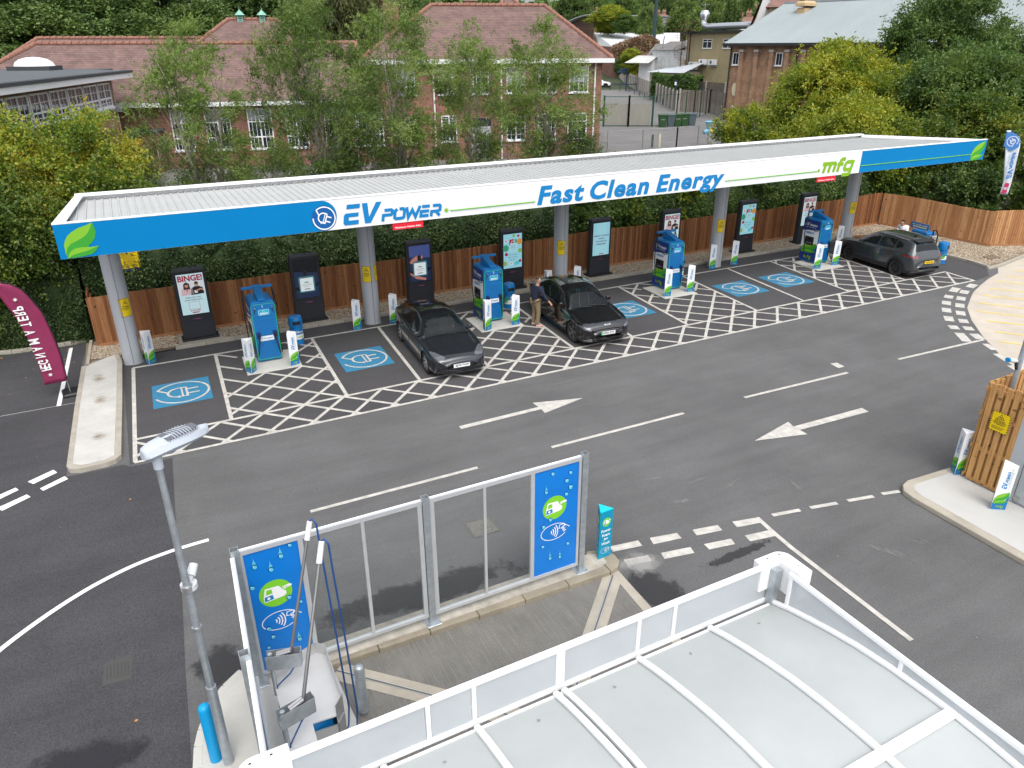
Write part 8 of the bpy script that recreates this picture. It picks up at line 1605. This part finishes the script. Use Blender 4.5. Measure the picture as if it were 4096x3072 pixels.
for px, pb, pt_, lab in ((2503, 365, 272, 'navy signpost with two finger boards at the yard entrance'), (2697, 440, 322, 'navy post with a small camera above the tall mesh fence')):
    p = at_z(px, pb, 2.0); h = (at_d(px, pt_, math.hypot(p.x, p.y))-p).z; t = thing('signpost', lab, 'post', p); b = MB(); b.cyl((0, 0, 0), (0, 0, h), .09, .08, DBL, 10); b.build('pole', t, smooth=True)
    b = MB(Matrix.Rotation(R_(-27), 4, 'Z'))
    if pb < 400: b.box(-1.6, -.04, h-.7, -.05, .04, h-.42, DBL); b.box(-1.1, -.04, h-.3, -.05, .04, h-.02, DBL); b.build('finger_board', t)
    else: b.bbox(-.22, -.15, h-.5, .0, .1, h-.15, .03, WPNT); b.build('camera', t)
# white car at the yard
p = at_z(2399, 350, 2.0); wc = dict(QQ, doors=QQ['doors'][:2], handles=QQ['handles'][:1], plates=[]); wc['group'] = None
make_car('parked_car', 'white hatchback far off, half hidden behind the school corner', {k: v for k, v in wc.items() if k != 'group'}, (p.x-.2, p.y, 2.0), R_(140), paintm('paint_white', (.78, .78, .78), .0))
# talking tube in the playground
p = at_z(2828, 585, 2.0); t = thing('play_funnel', 'blue and yellow play funnel on a post behind the mesh fence', 'play equipment', (p.x, p.y, 2.0), R_(-25)); LB = mat('funnel_blue', (.20, .50, .70), .5); LY_ = mat('funnel_yellow', (.70, .55, .06), .5)
b = MB(); b.cyl((0, 0, 0), (0, 0, .95), .05, .05, GALV, 8); b.build('post', t); b = MB(); b.lathe([(.16, .95), (.15, 1.2), (.24, 1.55), (.34, 1.75), (.30, 1.76), (.18, 1.5)], LB, n=18); b.cyl((-.05, -.05, 1.12), (-.4, -.2, .98), .12, .17, LB, 12); b.build('funnel', t, smooth=True); b = MB(); b.cyl((.05, 0, 1.15), (.36, -.1, 1.0), .12, .16, LY_, 12)
b.loft([[(r*math.cos(a), r*math.sin(a), z) for a in [R_(-70+i*14) for i in range(9)]] for r, z in ((.165, .97), (.158, 1.2), (.25, 1.55), (.35, 1.752))], LY_, closed=False); b.build('yellow_side', t, smooth='all')
for px, py, cm in ((2608, 590, (.03, .06, .03)), (2636, 588, (.6, .55, .42))): p = at_z(px, py, 2.0); b = MB(); b.lathe([(.09, 0), (.09, .8), (.06, .92), (.001, .95)], mat('post_%d' % px, cm, .7), n=10); o = b.build('yard_post', smooth=True, loc=p); tag(o, 'short '+('dark' if px < 2620 else 'cream')+' post standing in the playground behind the grey mesh fence', 'post')
# ---- weathered board fence running away
OLD = mat('weathered_boards', (.22, .19, .16), .9, var=.25, vscale=1.5)
def board_fence(label, P, h, mt, bays=True):
    t = thing('board_fence', label, 'fence', (P[0][0], P[0][1], 2.0)); Q = Matrix.Translation((-P[0][0], -P[0][1], 0)); b = MB(Q); ps = MB(Q)
    for (x0, y0), (x1, y1) in zip(P, P[1:]):
        L = math.hypot(x1-x0, y1-y0); n = int(L/.16); d = ((x1-x0)/L, (y1-y0)/L); k = max(1, int(L/2.9))
        for i in range(n): x, y = x0+d[0]*.16*i, y0+d[1]*.16*i; o_ = .02*(i % 2); b.add([(x, y+o_, 0), (x+d[0]*.15, y+d[1]*.15+o_, 0), (x+d[0]*.15, y+d[1]*.15+o_, h), (x, y+o_, h)], [(0, 1, 2, 3)], mt)
        for i in range(k+1): x, y = x0+(x1-x0)*i/k, y0+(y1-y0)*i/k; q = MB(Q); q.box(x-.07, y-.12, 0, x+.07, y+.04, h+.12, mat('concrete_post', (.42, .40, .36), .9)); q.build('post', t)
    b.build('boards', t); return t
GREYW = wood_mat('grey_boards', (.15, .125, .10), (.20, .17, .14), (.26, .225, .19))
a_, c_ = at_z(2701, 445, 2.0), at_z(2462, 318, 2.0); board_fence('long weathered grey board fence beside the bike stands', [(a_.x, a_.y), (c_.x, c_.y)], 2.1, GREYW)
e1, e2 = at_z(2835, 452, 2.0), at_z(2900, 468, 2.0); board_fence('weathered board fence behind the tall green mesh, by the brick warehouse', [(a_.x+.2, a_.y-.3), (e1.x, e1.y), (e2.x, e2.y)], 2.3, GREYW)
g1, g2 = at_d(2755, 305, 112), at_d(2905, 305, 106); board_fence('dark board fence under the rendered building', [(g1.x, g1.y), (g2.x, g2.y)], 2.4, mat('dark_boards', (.11, .095, .08), .9, var=.25, vscale=1.5))
hedge('ivy_bush', 'mound of green ivy spilling over the weathered fence', [(0, 0, 6.5, 3.0, 2.9, .4)], L_GR, 81, 130, .28, .2); iv = bpy.data.objects['ivy_bush']; q_ = at_z(2640, 400, 2.0); iv.location = (q_.x-1.0, q_.y+1.0, 1.9); iv.rotation_euler[2] = R_(-55)
# ---- buildings beyond the yard (placed at their own distances)
def face_frame(pl, pr, py, dist_l, dist_r, z=None):
    """base corners of a facade from its left and right pixels at given distances"""
    A, B = at_d(pl, py, dist_l), at_d(pr, py, dist_r); return A, B
def block(name, label, cat, pl, pr, pt, dl, dr, depth, wallm, z0=2.0, roof=None, zt=None, **k):
    A, B = at_d(pl, pt, dl), at_d(pr, pt, dr); zt = zt or (A.z+B.z)/2; d = (B-A).to_2d(); L = d.length; rz = math.atan2(d.y, d.x); t = thing(name, label, cat, (A.x, A.y, z0), rz); h = zt-z0
    b = MB(); b.box(0, 0, 0, L, depth, h, wallm); b.build('wall', t); return t, L, h
REND = mat('render_ochre', (.34, .28, .16), .9, var=.22, vscale=.45)
t, L, h = block('rendered_building', 'ochre rendered two-storey building with flat roof, duct and air conditioning units', 'building', 2745, 3010, 132, 128, 116, 14, REND)
b = MB(); b.box(-.4, -.5, h, L+.6, 14.5, h+.3, mat('roof_edge_black', (.02, .022, .025), .6)); b.build('roof', t)
u_ = lambda px: (px-2745)/265*L; vz = lambda py: (at_d(2800, py, 125).z-2.0)
for a, c in ((2822, 2860), (2905, 2945)): window(t, u_(a), u_(c), vz(193), vz(157), rows=[0, .72, 1], cols=2, bars=(1, 1))
b = MB(); b.cyl((u_(2770), -.08, 0), (u_(2766), -.08, h), .07, .07, INK, 8); b.build('downpipe', t); b = MB(); b.box(u_(2747), -.06, vz(240), u_(2757), .02, vz(160), WPNT); b.build('door', t)
for i, (a, c, p0, p1) in enumerate(((2777, 2810, 280, 248), (2820, 2850, 258, 237), (2860, 2890, 258, 237))):
    b = MB(); x0, x1, z0, z1 = u_(a), u_(c), vz(p0), vz(p1); b.bbox(x0, -.45, z0, x1, -.05, z1, .03, WPNT); ac = b.build('air_conditioner', t); b = MB(frame((x0+(x1-x0)*.4, -.455, (z0+z1)/2), (1, 0, 0), (0, 0, 1))); b.disc((0, 0), (z1-z0)*.36, (z1-z0)*.36, 0, mat('fan_grille', (.12, .12, .12), .6), 20); b.build('fan_grille', ac)
    b = MB(); b.box(x0+.05, -.4, z0-.18, x1-.05, -.0, z0-.1, GALV); b.build('bracket', ac)
DUCT = mat('duct_steel', (.62, .64, .66), .28, metal=.8, var=.06, vscale=2)
b = MB(); y = 2.0; zD = vz(106)
b.tube([(u_(2772), y, vz(38)), (u_(2770), y, vz(88)), (u_(2775), y, vz(100)), (u_(2792), y, zD), (u_(2860), y, zD), (u_(2960), y, zD)], [.40, .40, .40, .42, .46, .46], DUCT, 18)
b.lathe([(.62, vz(62)), (.74, vz(55)), (.50, vz(39)), (.45, vz(39))], DUCT, (u_(2772), y, 0), 18); b.lathe([(.40, vz(78)), (.72, vz(62)), (.5, vz(62))], DUCT, (u_(2772), y, 0), 18, caps=False); b.build('duct', t, smooth=True)
b = MB(); b.box(u_(2958), y-.5, vz(118), u_(3060), y+.9, vz(98), DUCT); b.build('duct_box', t)
# spiral fire stair beside it
sp = at_d(2722, 250, 124); t = thing('spiral_stair', 'rusty spiral fire stair against the ochre rendered building', 'stair', (sp.x, sp.y, 2.0)); RUST = mat('rusty_steel', (.10, .045, .03), .8, var=.3, vscale=3); z1 = at_d(2722, 118, 124).z-2.0; z0_ = at_d(2722, 255, 124).z-2.0
b = MB(); b.cyl((0, 0, 0), (0, 0, z1), .07, .07, RUST, 8); b.cyl((1.3, .3, 0), (1.3, .3, z1), .07, .07, RUST, 8); b.build('post', t)
b = MB(); n = 22; hl = []
for i in range(n):
    a = i*.5; z = z0_+(z1-z0_)*i/n; b.prism([(.05*math.cos(a), .05*math.sin(a)), (1.1*math.cos(a-.22), 1.1*math.sin(a-.22)), (1.1*math.cos(a+.22), 1.1*math.sin(a+.22))], z, z+.04, RUST); b.cyl((1.08*math.cos(a), 1.08*math.sin(a), z), (1.08*math.cos(a), 1.08*math.sin(a), z+1.0), .014, .014, RUST, 4); hl.append((1.08*math.cos(a), 1.08*math.sin(a), z+1.0))
b.tube(hl, .022, RUST, 5); b.build('steps', t); b = MB(); b.box(-1.2, -.6, z1-.05, 2.2, 1.2, z1, RUST)
for i in range(12): b.cyl((-1.2+i*.3, -.6, z1), (-1.2+i*.3, -.6, z1+1.1), .014, .014, RUST, 4)
b.cyl((-1.2, -.6, z1+1.1), (2.2, -.6, z1+1.1), .022, .022, RUST, 5); b.build('landing', t)
# painted sheds in front
WBR = brick('brick_painted', (.66, .67, .66), (.60, .61, .60), (.36, .35, .33), bw=.45, bh=.22, var=.35); CORR = planks('corrugated_sheet', (.30, .29, .27), (.20, .19, .18), .16, 'X', gap=.35, knots=False)
t, L, h = block('painted_shed', 'white painted block shed with rusty corrugated roof', 'shed', 2610, 2715, 200, 133, 127, 9, WBR); ridge = at_d(2610, 166, 137).z-2
b = MB(); b.add([(-.2, -.3, h), (L+.2, -.3, h), (L+.2, 3.5, ridge), (-.2, 3.5, ridge), (-.2, 7.2, h), (L+.2, 7.2, h)], [(0, 1, 2, 3), (3, 2, 5, 4)], CORR); b.build('roof', t); b = MB(); b.add([(0, 0, h), (0, 7, h), (0, 3.5, ridge-.05)], [(0, 1, 2)], WPNT); b.build('gable', t)
b = MB(); b.cyl((2.0, .5, h), (2.4, .5, ridge+.8), .09, .09, GALV, 8); b.build('flue', t)
t, L, h = block('lean_to', 'small white lean-to with a patched sheet roof left of the painted shed', 'shed', 2558, 2612, 232, 132, 131, 4, WPNT); b = MB(); b.add([(-1.6, -2.2, h-.7), (L+.3, -2.2, h-.7), (L+.3, 1.5, h+.35), (-1.0, 1.5, h+.35)], [(0, 1, 2, 3)], mat('patched_sheet', (.50, .50, .47), .7, var=.25, vscale=1.2)); b.build('roof', t)
b = MB(); r2 = at_d(2570, 175, 134).z-2; b.add([(.2, 1.5, h), (L, 1.5, h), (L, 4.0, r2), (.9, 4.0, r2)], [(0, 1, 2, 3)], CORR); b.build('rear_roof', t)
t, L, h = block('low_store', 'low store with bright corrugated roof below the painted shed', 'shed', 2600, 2735, 287, 125, 121, 4.5, mat('store_wall', (.36, .32, .25), .9, var=.2, vscale=1)); b = MB(); b.add([(-.3, -.4, h-.1), (L+.3, -.4, h-.1), (L+1.0, 3.7, h+1.3), (-.3, 3.7, h+.35)], [(0, 1, 2, 3)], mat('bright_sheet', (.62, .66, .70), .4, metal=.3, var=.1, vscale=1.5)); b.build('roof', t)
# brick hall with white sheet roof
t, L, h = block('brick_hall', 'red brick hall with bright white sheet roof, beyond the parked white car', 'hall', 2395, 2457, 186, 215, 172, .6, BRK)
A, B = at_d(2452, 187, 170), at_d(2720, 187, 178); RL, RR = at_d(2378, 132, 200), at_d(2720, 131, 205); t2 = thing('white_roof_hall', 'long hall with white sheet roof half covered by dry brown creeper', 'hall', (A.x, A.y, 2.0)); Q = Matrix.Translation((-A.x, -A.y, -2.0))
WSH = mat('white_sheet_roof', (.72, .73, .74), .45, var=.03, vscale=.3); P0 = at_d(2395, 183, 188)
b = MB(Q); b.add([tuple(P0), tuple(A), tuple(B), tuple(RR), tuple(RL)], [(0, 1, 2, 3, 4)], WSH); b.build('roof', t2)
b = MB(Q); c1_, c2_ = (A.x, A.y, 2.0), (B.x, B.y, 2.0); b.add([c1_, c2_, tuple(B), tuple(A)], [(0, 1, 2, 3)], BRK); b.add([(P0.x, P0.y, 2.0), c1_, tuple(A), tuple(P0)], [(0, 1, 2, 3)], BRK); P1 = at_d(2368, 185, 206); b.add([tuple(P1), tuple(P0), tuple(RL)], [(0, 1, 2)], BRK); b.build('wall', t2)
b = MB(Q); b.stroke([(0, 0), (1, 0)], .01, -50, WPNT); b = MB(Q); e_ = Vector((0, 0, .12)); rl = RL+e_; b.loft([[tuple(P0+Vector((-.2, 0, 0))), tuple(P0+Vector((.3, 0, 0))), tuple(P0+Vector((.3, 0, .3))), tuple(P0+Vector((-.2, 0, .3)))], [tuple(RL+Vector((-.2, 0, 0))), tuple(RL+Vector((.3, 0, 0))), tuple(RL+Vector((.3, 0, .3))), tuple(RL+Vector((-.2, 0, .3)))]], mat('coping', (.42, .38, .32), .9)); b.build('coping', t2)
rng = np.random.default_rng(91); n = 16000; pts = []
outl = [(2450, 185), (2500, 165), (2545, 150), (2585, 138), (2610, 150), (2640, 170), (2600, 200), (2540, 215), (2458, 240)]
while len(pts) < n:
    px, py = rng.uniform(2448, 2645), rng.uniform(138, 242)
    if inpoly(px, py, outl): q = at_d(px, py, 167+rng.normal()*.8); pts.append((q.x-A.x, q.y-A.y, q.z-2))
me = leaf_quads(np.array(pts), rng.normal(size=(n, 3)), .5, .12, rng, 'dry_creeper', L_BR); o = bpy.data.objects.new('dry_creeper', me); COL.objects.link(o); o.location = (A.x, A.y, 2.0); tag(o, 'mound of dry brown creeper on the end of the white-roofed hall', 'creeper')
b = MB(Q)
# brick warehouse with ribbed grey roof
wl_ = at_z(2893, 480, 2.0); Ld = math.radians(-78); WZ = 7.0; t = thing('brick_warehouse', 'tall brown brick warehouse with buttresses and big grey-green sheet roof', 'warehouse', (wl_.x, wl_.y, 2.0), Ld)
b = MB(); b.box(0, 0, 0, 26, 18, WZ, BRKB); b.build('wall', t)
SHT = mat('sheet_roof_green_grey', (.27, .31, .315), .6, var=.10, vscale=.35, stretch=(1, .15, 1)); b = MB(); pf = []; x = -.5
while x < 26.5: pf += [(x, 0), (x+.10, .03)]; x += .2
b.loft([[(x, -.6, WZ-.0+z) for x, z in pf], [(x, 9, WZ+3.7+z) for x, z in pf], [(x, 18.6, WZ+z) for x, z in pf]], SHT, closed=False); b.build('roof', t)
b = MB(); b.add([(0, 0, WZ), (0, 18, WZ), (0, 9, WZ+3.4)], [(0, 1, 2)], BRKB); b.build('gable', t); b = MB(); b.box(-.55, 8.8, WZ+3.68, 26.5, 9.2, WZ+3.8, SHT); b.build('ridge', t); b = MB(); b.box(-.5, -.72, WZ-.25, 26.5, -.5, WZ+.0, INK); b.build('gutter', t)
for i in range(9):
    x = 1.45+i*1.62; b = MB(); b.box(x-.2, -.32, 0, x+.2, .02, WZ-.75, BRKB); b.prism([(x-.24, -.40), (x+.24, -.40), (x+.24, .0), (x-.24, .0)], WZ-.75, WZ-.55, mat('buttress_cap', (.42, .40, .38), .85)); b.build('buttress', t)
for i, x in enumerate((.35, 5.05, 9.95)): window(t, x, x+.72, 5.1, 6.2, rows=1, cols=1, bars=(2, 1), y=-.03)
for x in (.12, 7.2): b = MB(); b.cyl((x, -.12, 0), (x, -.12, WZ-.3), .07, .07, INK, 8); b.build('downpipe', t)
b = MB(frame((0, -.012, 0), (1, 0, 0), (0, 0, 1))); rg2 = random.Random(3)
for i in range(46):
    x, z = rg2.uniform(.3, 15), rg2.uniform(.1, 1.5); r_ = rg2.uniform(.15, .5); c = rg2.choice([(.05, .42, .62), (.45, .25, .55), (.55, .62, .68), (.06, .12, .45), (.55, .12, .25), (.1, .5, .5), (.6, .55, .3)]); a0 = rg2.uniform(0, 3)
    b.flat([(x+r_*(1+.4*math.sin(3*k+a0))*math.cos(k*.9), z+r_*.8*(1+.3*math.cos(2*k))*math.sin(k*.9)) for k in range(7)], .001*i*.1, mat('paint_%02x%02x%02x' % tuple(int(q*255) for q in c), c, .7))
b.build('mural', t); b = MB(frame((.9, -.02, 2.9), (1, 0, 0), (0, 0, 1))); b.disc((0, 0), .28, .6, .003, mat('oval_cream', (.6, .58, .38), .7)); b.build('oval_plaque', t)
b = MB(); b.bbox(2.6, 6.2, WZ+2.3, 3.6, 7.8, WZ+3.1, .1, mat('vent_buff', (.50, .36, .20), .7)); b.bbox(2.45, 6.0, WZ+3.25, 3.75, 8.0, WZ+3.7, .2, MATS['vent_buff']); b.build('roof_vent', t)
ap = at_d(3580, 125, 62); b = MB(); b.cyl((0, 0, -2.5), (0, 0, 1.4), .03, .02, GALV, 6); b.cyl((-.5, 0, 1.1), (.5, 0, 1.1), .012, .012, GALV, 5)
for i in range(5): b.cyl((-.45+i*.22, 0, .85), (-.45+i*.22, 0, 1.35), .01, .01, GALV, 4)
o = b.build('tv_aerial', loc=(ap.x, ap.y, ap.z-1.2)); tag(o, 'thin television aerial in front of the grey warehouse roof', 'aerial')
# arched-roof hall
A, B = at_d(2255, 118, 215), at_d(2388, 118, 205); d = (B-A).to_2d(); L = d.length; t = thing('arched_hall', 'grey arched sheet roof hall with dark timber cladding, right of the school ridge', 'hall', (A.x, A.y, 2.0), math.atan2(d.y, d.x)); hA = at_d(2250, 88, 213).z-2; hB = at_d(2385, 57, 207).z-2
CLAD = planks('dark_cladding', (.075, .045, .035), (.13, .08, .06), .25, 'Z', gap=.12, knots=False); AR = mat('arched_sheet', (.30, .32, .34), .45, metal=.3, var=.05, vscale=.4)
pr = [(x, hA-.6+(hB-hA+.8)*math.sin(min(1, x/1.0)*PI/2)*1.0) for x in [i/12 for i in range(13)]]
rows = [[(-1+q*(L*.9+1), yy, hA-.9+(hB-hA+.9)*math.sin(q*PI/2)) for q in [i/12 for i in range(13)]] for yy in (-1, 30)]
b = MB(); b.loft(rows, AR, closed=False); o = b.build('roof', t, smooth='all'); md = o.modifiers.new('s', 'SOLIDIFY'); md.thickness = .3
b = MB(); b.add([(0, 0, 0), (L*.9, 0, 0), (L*.9, 0, hB-.1)]+[(q*L*.9, 0, hA-1.2+(hB-hA+.9)*math.sin(q*PI/2)) for q in [i/8 for i in range(7, -1, -1)]], [tuple(range(11))], CLAD); b.build('wall', t); window(t, .8, 3.2, hA-5.5, hA-3.2, y=-.05, rows=1, cols=2, bars=(1, 1))
# houses in the middle distance
def house(name, label, pl, pr, pe, pr_t, dist, depth, wallm, roofm, gable=False, ch=1, wins=2, z0=None):
    A, B = at_d(pl, pe, dist), at_d(pr, pe, dist); d = (B-A).to_2d(); L = d.length; g0 = GZ(A.x, A.y)-.3; t = thing(name, label, 'house', (A.x, A.y, g0), math.atan2(d.y, d.x)); he = (A.z+B.z)/2-g0; hr = at_d((pl+pr)/2, pr_t, dist+depth/2).z-g0
    b = MB(); b.box(0, 0, 0, L, depth, he, wallm); b.build('wall', t)
    if gable:
        b = MB(); b.add([(-.4, -.4, he-.2), (L/2, -.4, hr), (L/2, depth, hr), (-.4, depth, he-.2), (L+.4, -.4, he-.2), (L+.4, depth, he-.2)], [(0, 1, 2, 3), (1, 4, 5, 2)], roofm); b.build('roof', t); b = MB(); b.add([(0, -.02, he-.2), (L, -.02, he-.2), (L/2, -.02, hr-.2)], [(0, 1, 2)], wallm); b.build('gable', t)
    else: hip_roof(t, -.4, L+.4, -.4, depth+.4, he, L*.18, L*.82, hr, mt=roofm, ridges=False)
    for i in range(ch): chimney(t, L*(.2+.6*i/max(1, ch-1)) if ch > 1 else L*.5, depth/2, 1.1, .8, hr-1.4, hr+1.0, T=None)
    for i in range(wins): x = L*(i+.5)/wins; window(t, x-.8, x+.8, he-1.9, he-.5, rows=1, cols=2, bars=(1, 1), y=-.05)
    return t
RT = brick('far_tiles', (.24, .13, .10), (.18, .10, .08), (.10, .06, .05), bw=.4, bh=.25); 
house('tiled_house', 'grey hipped-roof house block above the white sheet roof', 2650, 2745, 93, 68, 240, 12, BRK, SLATE, ch=0, wins=0); house('tiled_house', 'long grey-brown roofed house left of the hipped one', 2530, 2660, 100, 72, 248, 10, BRK, SLATE, ch=0, wins=1)
t, L, h = block('flat_top_house', 'flat-topped house front with a band of white windows under a white fascia', 'house', 2590, 2712, 101, 226, 226, 8, BRKB); b = MB(); b.box(-.4, -.5, h-.2, L+.4, 8, h+.55, WPNT); b.build('fascia', t)
for i in range(4): window(t, L*(.03+.25*i), L*(.20+.25*i), h-2.0, h-.35, rows=1, cols=2, bars=(1, 1), y=-.06)
house('brick_house', 'small red brick house with two white windows left of the steel flue', 2700, 2775, 72, 64, 300, 9, BRK, RT, ch=2, wins=2); house('brick_house', 'far house with two white-edged gables, left pair', 2352, 2420, 58, 42, 290, 8, BRK, RT, ch=1, wins=0); house('brick_house', 'far tiled house with white-edged gables near the mast', 2490, 2540, 60, 40, 285, 8, WPNT, RT, gable=True, ch=1, wins=0)
house('brick_house', 'far terrace roof with orange chimney pots between the trees', 2560, 2680, 68, 56, 250, 8, BRK, RT, ch=4, wins=0); house('brick_house', 'brown tiled terrace house left of the white gable', 2965, 3020, 92, 66, 170, 9, WPNT, RT, ch=1, wins=0); house('brick_house', 'far terrace with red chimneys above the ochre building', 2860, 2990, 82, 70, 230, 8, BRK, RT, ch=4, wins=0); house('brick_house', 'far house with pale dormer at the skyline left of the white gable', 2990, 3050, 45, 30, 320, 8, WPNT, RT, ch=1, wins=1)
house('white_gabled_house', 'steep white gabled house with brown tiled roof behind the warehouse', 3015, 3095, 95, -60, 96, 14, WPNT, RT, gable=True, ch=0, wins=2); house('rendered_house', 'ochre house with dark roof immediately behind the warehouse ridge', 3078, 3200, 28, -25, 92, 10, REND, RT, ch=0, wins=0); house('slate_house', 'slate roofed house above the warehouse ridge', 3215, 3420, 15, -30, 96, 10, WPNT, SLATE, ch=0, wins=0)
house('slate_house', 'house with white gable and slate roof seen through the top right trees', 3960, 4120, 90, -20, 84, 9, WPNT, SLATE, gable=True, ch=1, wins=1); house('brick_house', 'brown brick house end behind the top right trees', 3900, 4010, 100, -30, 88, 8, BRKB, RT, ch=0, wins=1); house('white_shed_house', 'pale building glimpsed through the dark trees at the right', 3780, 3960, 130, 70, 74, 8, WPNT, SLATE, gable=True, ch=0, wins=0)
m_ = at_d(2622, 65, 175); mt_ = at_d(2624, -30, 175); b = MB(); b.cyl((0, 0, -8), (0, 0, mt_.z-m_.z), .38, .36, mat('mast_dark', (.02, .05, .06), .5), 12); o = b.build('mast', smooth=True, loc=m_); tag(o, 'tall dark blue mast rising above the far rooftops', 'mast')
for px, py, ln_ in ((2815, 35, 7), (2470, 150, 0)):
    if ln_: p = at_d(px, 90, 110); b = MB(); b.cyl((0, 0, 0), (0, 0, 2.3), .04, .03, GALV, 6); b.cyl((-.7, 0, 2.0), (.7, 0, 2.1), .02, .02, GALV, 5); o = b.build('tv_aerial', loc=p); tag(o, 'television aerial on the roof right of the steel flue', 'aerial')
# distant woods closing the view: one mass per side
def woods(label, px0, px1, pyt, dist, seed, leaf):
    rng = np.random.default_rng(seed); n = 15000; px = rng.uniform(px0, px1, n); v = rng.uniform(0, 1, n); P = []; top = pyt+14*np.sin(px*.013+seed)+9*np.sin(px*.037)+7*np.sin(px*.09)
    o0 = at_d((px0+px1)/2, 100, dist); g0 = GZ(o0.x, o0.y)
    for i in range(n): q = at_d(px[i], top[i], dist+rng.uniform(-12, 12)); g = GZ(q.x, q.y); P.append((q.x-o0.x, q.y-o0.y, (g-3)+(q.z-g+3)*v[i]**.6-g0))
    me = leaf_quads(np.array(P), rng.normal(size=(n, 3)), dist*.012, dist*.007, rng, 'woods', leaf); o = bpy.data.objects.new('distant_woods', me); COL.objects.link(o); o.location = (o0.x, o0.y, g0); o['kind'] = 'stuff'; tag(o, label, 'woods')
woods('distant wooded skyline along the top right', 2150, 4250, 14, 430, 5, L_GR); woods('distant dark woods along the top left', -200, 2200, 8, 300, 6, L_DK); woods('nearer belt of garden trees behind the rooftops', 2150, 3150, 45, 340, 7, L_WILD)
